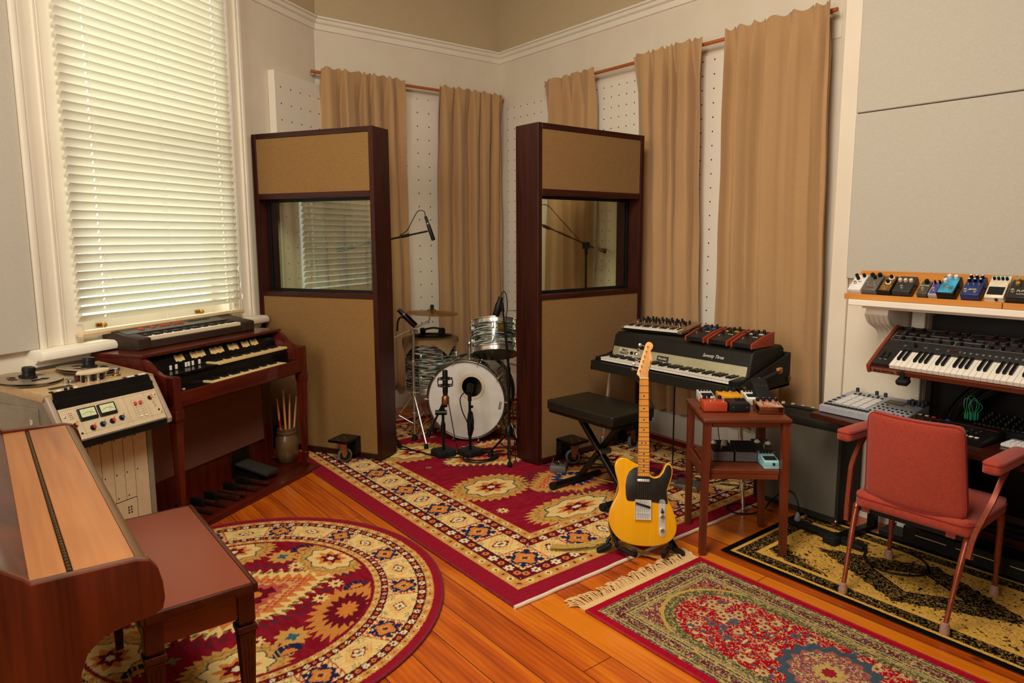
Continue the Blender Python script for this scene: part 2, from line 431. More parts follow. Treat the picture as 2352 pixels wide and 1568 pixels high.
for z0, z1, y in ((1.03, 2.20, 0.12), (2.13, 3.25, 0.16)):
    sa.box(S0, S0 + 0.05, y, y + 0.035, z0, z1); sa.box(S1_ - 0.05, S1_, y, y + 0.035, z0, z1)
    sa.box(S0 + 0.05, S1_ - 0.05, y, y + 0.035, z0, z0 + 0.07); sa.box(S0 + 0.05, S1_ - 0.05, y, y + 0.035, z1 - 0.05, z1)
sa.box(S0, S0 + 0.02, 0.0, 0.2, 1.03, 3.25); sa.box(S1_ - 0.02, S1_, 0.0, 0.2, 1.03, 3.25)
sa.build('window_frame', WHITE, wt)
def clear_glass(name, tint):
    m = bpy.data.materials.new(name); m.use_nodes = True
    nt = m.node_tree; N = nt.nodes; N.remove(N['Principled BSDF'])
    t = N.new('ShaderNodeBsdfTransparent'); t.inputs[0].default_value = lin(tint) + (1,)
    g = N.new('ShaderNodeBsdfGlossy'); g.inputs['Roughness'].default_value = 0.02
    lw = N.new('ShaderNodeLayerWeight'); lw.inputs[0].default_value = 0.5
    p5 = N.new('ShaderNodeMath'); p5.operation = 'POWER'; p5.inputs[1].default_value = 5; nt.links.new(lw.outputs['Facing'], p5.inputs[0])
    f = N.new('ShaderNodeMath'); f.operation = 'MULTIPLY_ADD'; f.inputs[1].default_value = 0.9; f.inputs[2].default_value = 0.09; nt.links.new(p5.outputs[0], f.inputs[0])
    x = N.new('ShaderNodeMixShader'); nt.links.new(f.outputs[0], x.inputs[0]); nt.links.new(t.outputs[0], x.inputs[1]); nt.links.new(g.outputs[0], x.inputs[2])
    nt.links.new(x.outputs[0], N['Material Output'].inputs[0])
    return m
GLASS = clear_glass('window_glass', (240, 246, 240))
gl = MB().box(S0 + 0.05, S1_ - 0.05, 0.135, 0.139, 1.1, 2.15).box(S0 + 0.05, S1_ - 0.05, 0.175, 0.179, 2.2, 3.2)
gl.build('window_pane', GLASS, wt, smooth=0)
lt = MB()
for x in (-2.02, -1.28):
    lt.cyl((x, 0.118, 1.062), (x, 0.10, 1.062), 0.012, mi=0); lt.sph((x, 0.088, 1.062), 0.016, 12); lt.box(x - 0.03, x + 0.03, 0.112, 0.12, 1.052, 1.074, b=0.003)
lt.build('sash_lift', BRASS, wt)

# ------------------------------------------------------------------ venetian blind
SLAT = bpy.data.materials.new('cream_blind_slats'); SLAT.use_nodes = True
nt = SLAT.node_tree; pb = nt.nodes['Principled BSDF']; pb.inputs['Base Color'].default_value = lin((236, 232, 218)) + (1,); pb.inputs['Roughness'].default_value = 0.35
tr = nt.nodes.new('ShaderNodeBsdfTranslucent'); tr.inputs[0].default_value = lin((250, 246, 232)) + (1,)
mx = nt.nodes.new('ShaderNodeMixShader'); mx.inputs[0].default_value = 0.30
nt.links.new(pb.outputs[0], mx.inputs[1]); nt.links.new(tr.outputs[0], mx.inputs[2]); nt.links.new(mx.outputs[0], nt.nodes['Material Output'].inputs[0])
nz = nt.nodes.new('ShaderNodeTexNoise'); nz.inputs['Scale'].default_value = 30
bl = thing('venetian_blind', 'cream venetian blind lowered over the tall sash window', 'blind', (CORNER[0], CORNER[1], 0), WA)
BS0, BS1 = -2.285, -1.085
pitch = 0.0456
slm = MB(); tilt = R_(61)
nsl = int((3.14 - 1.11) / pitch)
for i in range(nsl):
    zc = 1.13 + i * pitch
    tl = tilt - R_(14) * max(0, 1 - i / 5.0)
    a = []
    for k in range(7):
        t = (k / 6 - 0.5) * 0.05; bow = -0.0045 * (1 - (2 * k / 6 - 1) ** 2)
        a.append((-0.062 + -t * cos(tl) - bow * sin(tl), zc + t * sin(tl) - bow * cos(tl)))
    n = len(a)
    xs_ = [BS0]
    for s_ in (-2.13, -1.20): xs_ += [s_ - 0.004, s_ + 0.004]     # routed cord slots in every slat
    xs_.append(BS1)
    for h in (0, 1):
        vs = [(x, y + 0.0008 * h, z + 0.0004 * h) for x in xs_ for y, z in a]; fs = []
        for q in range(len(xs_) - 1):
            for k in range(n - 1):
                if q % 2 == 1 and k in (2, 3): continue
                f = (q * n + k, q * n + k + 1, (q + 1) * n + k + 1, (q + 1) * n + k); fs.append(f if h else f[::-1])
        slm.add(vs, fs)
slm.build('slats', SLAT, bl, smooth=60)
MB().prism([(-0.082, 1.066), (-0.087, 1.05), (-0.077, 1.034), (-0.047, 1.034), (-0.037, 1.05), (-0.042, 1.066)], 0, BS0 - 0.01, BS1 + 0.015, b=0.003).build('bottom_rail', mat('blind_rail', (222, 196, 150), 0.4, kind='noise', col2=(216, 188, 142)), bl)
MB().box(BS0, BS1, -0.097, -0.039, 3.15, 3.22, b=0.003).build('head_rail', mat('blind_rail', (222, 196, 150)), bl)
cord = MB()
for s in (-2.13, -1.685, -1.20):
    for y in (-0.089, -0.035): cord.cyl((s, y, 1.05), (s, y, 3.16), 0.0009, n=5)
    for i in range(nsl): cord.cyl((s, -0.089, 1.118 + i * pitch), (s, -0.035, 1.118 + i * pitch), 0.0008, n=4)
cord.build('ladder_cords', mat('cord', (236, 232, 222), 0.7, kind='noise', col2=(226, 220, 208)), bl)
pc = MB()
for dx, zb in ((0, 1.36), (0.012, 1.25), (0.022, 1.17)):
    pc.cyl((-1.125 + dx, -0.102, zb), (-1.125 + dx, -0.102, 3.16), 0.0011, n=5)
    pc.lathe([(0.004, 0), (0.007, 0.01), (0.006, 0.03), (0.002, 0.04)], (-1.125 + dx, -0.102, zb - 0.035), n=10)
pc.build('pull_cord', mat('cord', (236, 232, 222)), bl)

# ------------------------------------------------------------------ acoustic panels on the walls
def panel(nm, label, cat, m, mt, loc, rz, group=None):
    return tag(m.build(nm, mt, None, loc, (0, 0, rz)), label, cat, group)
panel('wall_cushion', 'beige fabric acoustic panel on the wall left of the tall window', 'acoustic panel', MB().box(-4.0, S0 - 0.252, -0.032, -0.002, 1.0, 3.2, b=0.004), LINEN, (CORNER[0], CORNER[1], 0), WA)
panel('wall_cushion', 'upper pale fabric acoustic panel on the chimney breast, above the seam', 'acoustic panel', MB().box(XC - 0.045, XC - 0.001, 0.05, 1.808, 2.190, 3.5, b=0.004), LINEN, (0, 0, 0), 0)
panel('wall_cushion', 'lower pale fabric acoustic panel on the chimney breast, just above the shelf', 'acoustic panel', MB().box(XC - 0.045, XC - 0.001, 0.05, 1.808, 1.321, 2.185, b=0.004), LINEN, (0, 0, 0), 0)
PEG = mat('perforated_board', (226, 214, 194), 0.6, kind='holes', col2=(56, 42, 34), sc=0.118, amt=0.0062)
PEG2 = mat('perforated_board_fine', (226, 214, 194), 0.6, kind='holes', col2=(56, 42, 34), sc=0.082, amt=0.0055)
PEG3 = mat('perforated_board_mid', (226, 214, 194), 0.6, kind='holes', col2=(56, 42, 34), sc=0.097, amt=0.0058)
panel('pegboard_panel', 'white perforated panel beside the window, left of the curtains', 'pegboard', MB().box(-0.6, -0.03, -0.06, -0.002, 0.3, 2.765, b=0.003), PEG, (CORNER[0], CORNER[1], 0), WA)
panel('pegboard_panel', 'white perforated panel on the back wall between the two left curtains', 'pegboard', MB().box(2.42, 4.1, -0.032, -0.002, 0.3, 2.775, b=0.003), PEG, (0, 5.51, 0), 0)
panel('pegboard_panel', 'white perforated panel on the right wall next to the back corner', 'pegboard', MB().box(-3.45, -2.78, -0.032, -0.002, 0.3, 2.775, b=0.003), PEG3, (XR, 1.9, 0), -pi / 2)
panel('pegboard_panel', 'white finely perforated panel above the right screen, between two curtains', 'pegboard', MB().box(-2.76, -1.5, -0.032, -0.002, 0.3, 2.79, b=0.003), PEG2, (XR, 1.9, 0), -pi / 2)
panel('pegboard_panel', 'narrow view of white perforated panel between the two widest curtains', 'pegboard', MB().box(-1.48, -0.36, -0.032, -0.002, 0.3, 2.80, b=0.003), PEG3, (XR, 1.9, 0), -pi / 2)

# ------------------------------------------------------------------ curtains and rods
CUR = mat('tan_curtain_cloth', (182, 142, 96), 0.9, kind='weave', col2=(172, 132, 86), sc=0.8, sheen=0.2, bump=0.08)
RODM = mat('copper_toned_wooden_rod', (186, 104, 52), 0.4, kind='wood', col2=(160, 82, 38), axis=0)
def rod(label, x0, x1, loc, rz, zz):
    r = thing('curtain_rod', label, 'curtain rod', loc, rz, 'curtain rods')
    MB().cyl((x0, 0, zz), (x1, 0, zz), 0.0125, n=14).build('pole', RODM, r)
    for x in (x0 + 0.04, x1 - 0.04):
        b_ = MB().box(x - 0.012, x + 0.012, 0.01, 0.085, zz - 0.016, zz + 0.012).box(x - 0.03, x + 0.03, 0.079, 0.085, zz - 0.14, zz + 0.02)
        b_.build('bracket', WHITE, r)
rod('wooden curtain rod along the back wall above the drum kit', 2.25, 4.17, (0, 5.425, 0), 0, 2.86)
rod('long wooden curtain rod along the right wall above the electric piano', -2.84, -0.235, (4.115, 1.9, 0), -pi / 2, 2.865)

def curtain(label, x0, x1, b0, b1, z0, loc, rz, nf, seed, zr=2.86):
    """x0..x1 at the rod, b0..b1 near the hem"""
    rnd = random.Random(seed)
    nx, nz = int(nf * 22), 60
    ph = [rnd.uniform(0, 6.28) for _ in range(6)]; fr_ = [rnd.uniform(0.8, 1.25) for _ in range(6)]
    wid = abs(x1 - x0)
    V = []
    for side in (0, 1):
        for j in range(nz + 1):
            t = j / nz; z = z0 + (zr + 0.035 - z0) * t
            top = max(0.0, (z - (zr - 0.22)) / 0.25); top = min(top, 1)
            for i in range(nx + 1):
                u = i / nx
                w0 = t ** 0.7
                x = (b0 + (b1 - b0) * u) * (1 - w0) + (x0 + (x1 - x0) * u) * w0
                p = 2 * pi * nf * (u + 0.030 * sin(2 * pi * u * 1.5 + ph[0]) + 0.022 * sin(2 * pi * u * 3.3 + ph[3]))
                broad = sin(p * 0.5 + ph[1] + 0.5 * sin(t * 3 + ph[2]))
                fine = sin(p + 0.35 * sin(t * 5 + ph[4]))
                sh = math.copysign(abs(fine) ** 0.75, fine)
                y = (0.043 * sh * (0.65 + 0.35 * t) + 0.015 * broad * (1 - 0.4 * t) + 0.007 * sin(p * 2.1 + ph[3] + t * 2)) * (1 - 0.72 * top)
                y += 0.006 * top * sin(p * 2.0 + ph[5])
                y += -0.004 * sin(z * 9 + u * 7 + ph[5])
                x += 0.012 * cos(p + ph[1]) * (1 if abs(u - 0.5) < 0.47 else 0.2)
                zz = z + (0.010 * sin(p * 2 + ph[0]) * top) + (0.006 * sin(p) * (1 - t) ** 6)
                V.append((x, y - 0.022 * top + (0.003 if side else 0), zz))
    m = MB(); n = (nx + 1) * (nz + 1); F = []
    for j in range(nz):
        for i in range(nx):
            a = j * (nx + 1) + i; F.append((a, a + 1, a + nx + 2, a + nx + 1)); F.append((n + a, n + a + nx + 1, n + a + nx + 2, n + a + 1))
    for j in range(nz):
        a = j * (nx + 1); c = a + nx
        F.append((a, a + nx + 1, n + a + nx + 1, n + a)); F.append((c, n + c, n + c + nx + 1, c + nx + 1))
    for i in range(nx):
        F.append((i, n + i, n + i + 1, i + 1)); a = nz * (nx + 1) + i; F.append((a, a + 1, n + a + 1, n + a))
    m.add(V, F)
    o = m.build('curtain', CUR, None, loc, (0, 0, rz), smooth=75)
    return tag(o, label, 'curtain', 'tan curtains hanging from wooden rods')
LB = (0, 5.400, 0); LR = (4.090, 1.9, 0)
curtain('tan curtain at the left end of the back wall, behind the left screen', 2.32, 3.08, 2.32, 3.12, 0.22, LB, 0, 5.6, 1)
curtain('tan curtain hanging in the back corner behind the bass drum', 3.42, 4.14, 3.39, 4.15, 0.22, LB, 0, 5.2, 2)
# right wall: local x = -(y - 1.9)
curtain('narrow tan curtain behind the top of the right screen', -(4.71 - 1.9), -(4.10 - 1.9), -(4.72 - 1.9), -(4.08 - 1.9), 0.22, LR, -pi / 2, 4.2, 3)
curtain('tan curtain between the right screen and the wall gap, behind the small synthesizer', -(3.68 - 1.9), -(3.05 - 1.9), -(3.57 - 1.9), -(2.99 - 1.9), 0.24, LR, -pi / 2, 5.0, 4, 2.87)
curtain('widest tan curtain at the right end of the rod, next to the chimney breast', -(2.855 - 1.9), -(2.145 - 1.9), -(2.85 - 1.9), -(2.07 - 1.9), 0.24, LR, -pi / 2, 5.6, 5, 2.87)

# ------------------------------------------------------------------ mantel shelf and fireplace
mt = thing('mantelpiece', 'white mantel shelf with scrolled bracket on the chimney breast', 'mantelpiece', (0, 0, 0))
MB().box(3.40, XC - 0.001, 0.1, 1.627, 1.211, 1.240, b=0.003).box(3.47, XC - 0.001, 0.14, 1.59, 1.195, 1.211).build('shelf', WHITE, mt)
cb_ = MB()
prof = [(3.774, 1.194), (3.50, 1.194), (3.49, 1.165), (3.53, 1.12), (3.62, 1.08), (3.66, 1.03), (3.665, 0.97), (3.69, 0.92), (3.74, 0.90), (3.774, 0.90)]
cb_.prism(prof, 1, 1.475, 1.585, b=0.006)
for y in (1.482, 1.504, 1.530, 1.556, 1.578): cb_.tube([(x + 0.002, y, z) for x, z in prof[2:9]], 0.0085, 8, sub=3)
cb_.build('corbel', WHITE, mt)
MB().box(3.735, 3.774, 1.40, 1.462, 0, 1.194, b=0.004).build('pilaster', WHITE, mt)
IRON = mat('black_cast_iron', (15, 13, 12), 0.42, 0.4, kind='noise', col2=(24, 20, 18), sc=3)
fp = thing('fireplace_insert', 'black cast-iron arched fireplace insert behind the desk', 'fireplace', (3.79, 0.88, 0))
pl = MB()
n = 28; ro = 0.36; zc = 0.50
arc = [(cos(pi * i / n) * ro, zc + sin(pi * i / n) * ro) for i in range(n + 1)]
vs = [(0.03, y, z) for y, z in arc] + [(0.03, 0.52 if y > 0 else -0.52, z if i not in (0, n) else zc) for i, (y, z) in enumerate(arc)]
outer = []
for i, (y, z) in enumerate(arc):
    a = pi * i / n; c_, s_ = cos(a), sin(a); k = min(0.515 / max(abs(c_), 1e-6), 0.685 / max(abs(s_), 1e-6)); outer.append((0.03, c_ * k, zc + s_ * k))
vs = [(0.03, y, z) for y, z in arc] + outer
pl.add(vs, [(i, i + 1, n + 2 + i, n + 1 + i) for i in range(n)])
pl.box(0.02, 0.04, 0.36, 0.515, 0.0, zc); pl.box(0.02, 0.04, -0.515, -0.36, 0.0, zc)
pl.box(0.30, 0.33, -0.5, 0.5, 0, 1.0)
pl.build('iron_plate', IRON, fp)
for rr, w_ in ((0.37, 0.012), (0.41, 0.018), (0.45, 0.01)):
    MB().tube([(0.022, cos(pi * i / n) * rr, zc + sin(pi * i / n) * rr) for i in range(n + 1)], w_, 8, sub=1).build('arch_moulding', IRON, fp)
hb = MB()
for z in (0.16, 0.19, 0.22, 0.25): hb.box(-0.08, -0.065, -0.3, 0.3, z, z + 0.01)
hb.box(-0.08, 0.02, -0.31, -0.3, 0.1, 0.3); hb.box(-0.08, 0.02, 0.3, 0.31, 0.1, 0.3)
hb.build('grate', IRON, fp)
struct('trim_8', MB().box(3.62, XC, 0.2, 1.5, 0, 0.03, b=0.003), mat('dark_hearth_slate', (34, 26, 24), 0.5, kind='noise', col2=(26, 20, 18)))
# ================================================================== RUGS
def rug_mesh(name, uv_w, uv_h, cell, colfn, mask=None, thick=0.010, skirt=(120, 20, 40)):
    """flat pile surface on a fine grid, woven colours stored per vertex; origin at lower left corner"""
    nx, ny = int(round(uv_w / cell)), int(round(uv_h / cell))
    X, Y = np.meshgrid(np.linspace(0, uv_w, nx + 1), np.linspace(0, uv_h, ny + 1))
    rs = np.random.RandomState(3)
    C = colfn(X, Y, rs)
    Z = thick + rs.uniform(-0.0007, 0.0007, X.shape)
    if mask is not None: keepv = mask(X, Y)
    V = np.stack([X, Y, Z], -1).reshape(-1, 3)
    idx = np.arange((nx + 1) * (ny + 1)).reshape(ny + 1, nx + 1)
    Fq = np.stack([idx[:-1, :-1], idx[:-1, 1:], idx[1:, 1:], idx[1:, :-1]], -1).reshape(-1, 4)
    Cv = C.reshape(-1, 3)
    if mask is not None:
        kv = keepv.reshape(-1); Fq = Fq[kv[Fq].all(1)]
        used = np.zeros(len(V), bool); used[Fq.reshape(-1)] = True
        mp = -np.ones(len(V), int); mp[used] = np.arange(used.sum()); V = V[used]; Cv = Cv[used]; Fq = mp[Fq]
    me = bpy.data.meshes.new(name)
    me.vertices.add(len(V)); me.vertices.foreach_set('co', V.reshape(-1).astype(np.float32))
    me.loops.add(len(Fq) * 4); me.loops.foreach_set('vertex_index', Fq.reshape(-1).astype(np.int32))
    me.polygons.add(len(Fq)); me.polygons.foreach_set('loop_start', np.arange(0, len(Fq) * 4, 4, dtype=np.int32))
    me.update(calc_edges=True); me.validate()
    ca = me.color_attributes.new('weave', 'FLOAT_COLOR', 'POINT')
    lc = Cv / 255.0; lc = np.where(lc <= 0.04045, lc / 12.92, ((lc + 0.055) / 1.055) ** 2.4)
    ca.data.foreach_set('color', np.concatenate([lc, np.ones((len(lc), 1))], 1).reshape(-1).astype(np.float32))
    return me

RUGM = bpy.data.materials.new('woven_rug_pile'); RUGM.use_nodes = True
nt = RUGM.node_tree; N = nt.nodes; b = N['Principled BSDF']; b.inputs['Roughness'].default_value = 0.95
b.inputs['Specular IOR Level'].default_value = 0.04
at = N.new('ShaderNodeVertexColor'); at.layer_name = 'weave'
tc = N.new('ShaderNodeTexCoord'); mpp = N.new('ShaderNodeMapping'); mpp.inputs['Scale'].default_value = (30, 260, 60)
nn = N.new('ShaderNodeTexNoise'); nn.inputs['Scale'].default_value = 1.0; nn.inputs['Detail'].default_value = 3
hs = N.new('ShaderNodeHueSaturation'); mr = N.new('ShaderNodeMapRange'); mr.inputs[1].default_value = 0.3; mr.inputs[2].default_value = 0.7; mr.inputs[3].default_value = 0.82; mr.inputs[4].default_value = 1.14
nt.links.new(tc.outputs['Object'], mpp.inputs[0]); nt.links.new(mpp.outputs[0], nn.inputs['Vector']); nt.links.new(nn.outputs[0], mr.inputs[0])
nt.links.new(mr.outputs[0], hs.inputs['Value']); nt.links.new(at.outputs[0], hs.inputs['Color']); nt.links.new(hs.outputs[0], b.inputs['Base Color'])
nf = N.new('ShaderNodeTexNoise'); nf.inputs['Scale'].default_value = 500; nt.links.new(tc.outputs['Object'], nf.inputs['Vector'])
bp = N.new('ShaderNodeBump'); bp.inputs['Strength'].default_value = 0.5; bp.inputs['Distance'].default_value = 0.003; nt.links.new(nf.outputs[0], bp.inputs['Height']); nt.links.new(bp.outputs[0], b.inputs['Normal'])

CRIM = (140, 24, 42); DKRED = (112, 16, 34); GOLD = (202, 148, 76); CRM = (226, 192, 124); NAVY = (26, 40, 74); ORG = (204, 122, 54); MAR = (104, 18, 34); OLIVE = (120, 104, 56); PINK = (186, 84, 66); IVO = (224, 204, 160); TEAL = (50, 98, 110)
def setc(C, m, c): C[m] = c
def q_(v, s=0.0075): return (np.floor(v / s) + 0.5) * s
def vnoise(X, Y, s, rs):
    nx = int(X.max() / s) + 4; ny = int(Y.max() / s) + 4
    g = rs.rand(ny, nx); x = np.clip(X, 0, None) / s; y = np.clip(Y, 0, None) / s
    i = x.astype(int); j = y.astype(int); fx = x - i; fy = y - j; fx = fx * fx * (3 - 2 * fx); fy = fy * fy * (3 - 2 * fy)
    return (g[j, i] * (1 - fx) + g[j, i + 1] * fx) * (1 - fy) + (g[j + 1, i] * (1 - fx) + g[j + 1, i + 1] * fx) * fy

# every motif gets local coordinates (a, c) in metres and paints into C
def m_gul(C, a, c, sel):            # navy stepped star with an orange heart in a lattice square
    A, B = np.abs(q_(a)), np.abs(q_(c)); L1 = A + B; mx = np.maximum(A, B)
    box = sel & (mx < 0.100); lat = box & (mx > 0.03)
    chk = (np.floor(a / 0.0125) + np.floor(c / 0.0125)) % 3 == 0
    setc(C, lat & chk & (L1 > 0.07), (176, 60, 52)); setc(C, box & (mx > 0.093), (172, 74, 54))
    hook = ((mx < 0.078) & (np.minimum(A, B) < 0.024)) | ((L1 < 0.088)) | ((np.abs(A - 0.052) < 0.012) & (np.abs(B - 0.052) < 0.012))
    setc(C, sel & hook, NAVY)
    inn = ((mx < 0.058) & (np.minimum(A, B) < 0.014)) | (L1 < 0.066)
    setc(C, sel & inn, ORG); setc(C, sel & (L1 < 0.034), GOLD); setc(C, sel & (L1 < 0.016), (92, 40, 40))
def m_dia(C, a, c, sel, rot=False):            # small diamond in a soft orange halo
    if rot: a, c = c, a
    A, B = np.abs(q_(a)), np.abs(q_(c)); L = A / 0.062 + B / 0.040
    setc(C, sel & (A / 0.105 + B / 0.082 < 1) & ((np.floor(a / 0.0125) + np.floor(c / 0.0125)) % 2 == 0), (214, 160, 88))
    setc(C, sel & (L < 1), MAR); setc(C, sel & (L < 0.72), IVO); setc(C, sel & (L < 0.30), (120, 70, 50))
    for sx in (-1, 1):
        for sy in (-1, 1):
            r = np.hypot(a - sx * 0.085, c - sy * 0.075); w = np.arctan2(c - sy * 0.075, a - sx * 0.085)
            setc(C, sel & (r < 0.030) & (np.sin(w * 8) > 0.2) & (r > 0.008), (150, 134, 84))
def band_dots(C, t, d, w, sel, c1, c2, step):      # running flowers along t, d from 0..w across
    k = (t / step) % 1 - 0.5; r = np.hypot(k * step, d - w / 2); alt = (np.floor(t / step) % 2 == 0)
    ang = np.arctan2(d - w / 2, k * step)
    setc(C, sel & alt & (r < w * 0.40 * (1 + 0.2 * np.cos(ang * 6))), c1); setc(C, sel & ~alt & (r < w * 0.30), c2)
    setc(C, sel & (r < w * 0.12), (46, 40, 44))
def star(C, a, c, R, n, amp, col, sel=True):
    r = np.hypot(a, c); w = np.arctan2(c, a); k = np.abs(((w * n / (2 * pi)) % 1) - 0.5) * 2
    m = r < R * (1 - amp + amp * k); setc(C, m & sel, col); return m
def medallion(C, a, c, rx, ry, sel=True):
    u, v = a / rx, c / ry
    star(C, u, v, 1.08, 30, 0.16, GOLD, sel); star(C, u, v, 0.90, 24, 0.12, (150, 122, 62), sel); star(C, u, v, 0.84, 24, 0.12, GOLD, sel)
    star(C, u, v, 0.74, 8, 0.20, (62, 84, 72), sel); star(C, u, v, 0.69, 8, 0.20, CRM, sel)
    star(C, u, v, 0.46, 8, 0.4, ORG, sel); star(C, u, v, 0.32, 6, 0.5, MAR, sel); star(C, u, v, 0.12, 6, 0.3, IVO, sel)
def jag(C, a, c, sel, R=0.42, tint=CRM):           # big saw-toothed medallion
    A = np.abs(q_(a, 0.0045)); B = np.abs(q_(c, 0.0045)); L = np.maximum(A * 0.62 + B * 0.9, B * 1.25)
    saw = 0.028 * np.abs((((A - B * 0.62) / 0.052) % 1) - 0.5) * 2
    for r_, col in ((R, tint), (R * 0.80, ORG), (R * 0.64, (206, 160, 90)), (R * 0.52, PINK), (R * 0.40, MAR), (R * 0.25, ORG), (R * 0.12, MAR)):
        setc(C, sel & (L + saw * (r_ / R) * 2 < r_), col)
    ring = sel & (np.abs(L - R * 1.10) < 0.026); chk = ((np.arctan2(B, A) * 22 / pi) % 1) < 0.42
    setc(C, ring & chk, (86, 40, 52)); ri2 = sel & (np.abs(L - R * 0.88) < 0.014); setc(C, ri2 & chk, OLIVE)
    r3 = sel & (np.abs(L - R * 0.58) < 0.02) & (((np.floor(a / 0.015) + np.floor(c / 0.015)) % 2) == 0); setc(C, r3, (190, 74, 62))
def small_field(C, X, Y, rs, pts):
    for k, (x, y, t) in enumerate(pts):
        a, c = X - x, Y - y
        near = (np.abs(a) < 0.2) & (np.abs(c) < 0.2)
        if t == 0: star(C, a, c, 0.075, 10, 0.35, GOLD, near); star(C, a, c, 0.03, 4, 0.5, TEAL, near)
        elif t == 1: star(C, a, c, 0.040, 8, 0.5, CRM, near); star(C, a, c, 0.012, 4, 0.3, MAR, near)
        elif t == 2:
            r = np.hypot(a, c); m = near & (r < 0.062) & (c > -0.012 + 0.3 * np.abs(a)); setc(C, m & (np.sin(a * 420) > -0.7), NAVY); setc(C, near & (r < 0.03) & (c > 0), ORG)
        elif t == 3: star(C, a, c, 0.028, 4, 0.6, (120, 120, 90), near)

def border_bands(C, d, t, corner, rs, edge=0.0):
    """d distance from the edge, t position along the edge"""
    setc(C, (d < 0.098), CRIM)
    g = (d >= 0.098) & (d < 0.158); setc(C, g, GOLD); band_dots(C, t, d - 0.098, 0.06, g, (196, 132, 66), (222, 192, 130), 0.055)
    m = (d >= 0.158) & (d < 0.218); setc(C, m, MAR); band_dots(C, t, d - 0.158, 0.06, m, IVO, ORG, 0.062)
    for v in (0.158, 0.218, 0.398, 0.455): setc(C, np.abs(d - v) < 0.0042, (44, 28, 40))
    k = (d >= 0.222) & (d < 0.396); setc(C, k, CRM)
    m = (d >= 0.40) & (d < 0.452); setc(C, m, MAR); band_dots(C, t, d - 0.40, 0.052, m, IVO, ORG, 0.062)
    g = (d >= 0.458) & (d < 0.508); setc(C, g, GOLD); band_dots(C, t, d - 0.458, 0.05, g, (222, 192, 130), (196, 132, 66), 0.055)

def big_rug(X, Y, rs):
    Wd, Hd = 2.42, 2.94
    C = np.zeros(X.shape + (3,)); C[:] = (140, 24, 42)
    st = vnoise(X * 0.25, Y, 0.012, rs); C += (st[..., None] - 0.5) * 16
    dx = np.minimum(X, Wd - X); dy = np.minimum(Y, Hd - Y); d = np.minimum(dx, dy)
    field = d > 0.508
    # field: two large saw-toothed medallions, smaller medallions and scattered motifs
    medallion(C, X - 0.75, Y - 1.18, 0.26, 0.20, field); medallion(C, X - 0.95, Y - 0.62, 0.34, 0.16, field)
    medallion(C, X - 1.75, Y - 1.10, 0.26, 0.20, field); medallion(C, X - 0.72, Y - 2.1, 0.26, 0.20, field); medallion(C, X - 1.75, Y - 2.15, 0.26, 0.2, field)
    jag(C, (X - 1.25) * 1.0, Y - 0.98, field & (np.hypot(X - 1.25, Y - 0.98) < 0.33), 0.27, GOLD)
    jag(C, X - 1.22, Y - 1.72, field & (np.hypot(X - 1.22, Y - 1.72) < 0.46), 0.34, CRM)
    star(C, (X - 1.25) * 1.0, Y - 0.98, 0.15, 14, 0.4, (30, 52, 88), field); star(C, X - 1.25, Y - 0.98, 0.085, 10, 0.4, GOLD, field); star(C, X - 1.25, Y - 0.98, 0.03, 6, 0.4, ORG, field)
    pts = []
    for k in range(150):
        x, y = rs.uniform(0.56, Wd - 0.56), rs.uniform(0.56, Hd - 0.56)
        if all((x - p[0]) ** 2 + (y - p[1]) ** 2 > 0.15 ** 2 for p in pts) and all(((x - u) / 0.36) ** 2 + ((y - v) / 0.30) ** 2 > 1 for u, v in ((0.75, 1.18), (0.95, 0.62), (1.75, 1.1), (0.72, 2.1), (1.75, 2.15), (1.25, 0.98))) and (x - 1.22) ** 2 + (y - 1.72) ** 2 > 0.5 ** 2:
            pts.append((x, y, [0, 1, 2, 3, 1][len(pts) % 5]))
    small_field(C, X, Y, rs, pts)
    side = dx < dy; t = np.where(side, Y, X); border_bands(C, d, t, None, rs)
    for sd in (0, 1, 2, 3):
        L = Hd if sd < 2 else Wd
        n = 13 if sd < 2 else 11
        stp = (L - 2 * 0.31) / (n - 1)
        for i in range(n):
            p = 0.31 + i * stp
            if sd == 0: a, c = X - 0.31, Y - p
            elif sd == 1: a, c = X - (Wd - 0.31), Y - p
            elif sd == 2: a, c = X - p, Y - 0.31
            else: a, c = X - p, Y - (Hd - 0.31)
            sel = (np.abs(a) < 0.12) & (np.abs(c) < 0.12) & (d > 0.222) & (d < 0.396)
            if not sel.any(): continue
            if i % 2 == 0: m_gul(C, a * 0.98, c * 0.98, sel)
            else: m_dia(C, a, c, sel, rot=(sd < 2) is False)
    return np.clip(C, 0, 255)

me = rug_mesh('rug_pile', 2.42, 2.94, 0.0058, big_rug)
rg = tag(put('area_rug', me, None, (1.680, 2.125, 0)), 'largest crimson and cream oriental rug, under the drums and screens', 'rug')
me.materials.append(RUGM)
RED_E = mat('crimson_binding', (128, 18, 40), 0.9, kind='noise', col2=(100, 12, 30), sc=8)
for xx in (0, 2.42): MB().tube([(xx, 0, 0.006), (xx, 2.94, 0.006)], 0.006, 8, sub=1).build('side_binding', RED_E, rg)
wb = random.Random(4)
for yy in (-0.006, 2.946):
    e = MB().tube([(x / 60 * 2.43 - 0.005, yy + wb.uniform(-0.002, 0.002), 0.007) for x in range(61)], 0.009, 8, sub=3)
    e.build('white_end_binding', mat('cotton_binding', (226, 206, 180), 0.9, kind='noise', col2=(206, 184, 156), sc=20), rg)

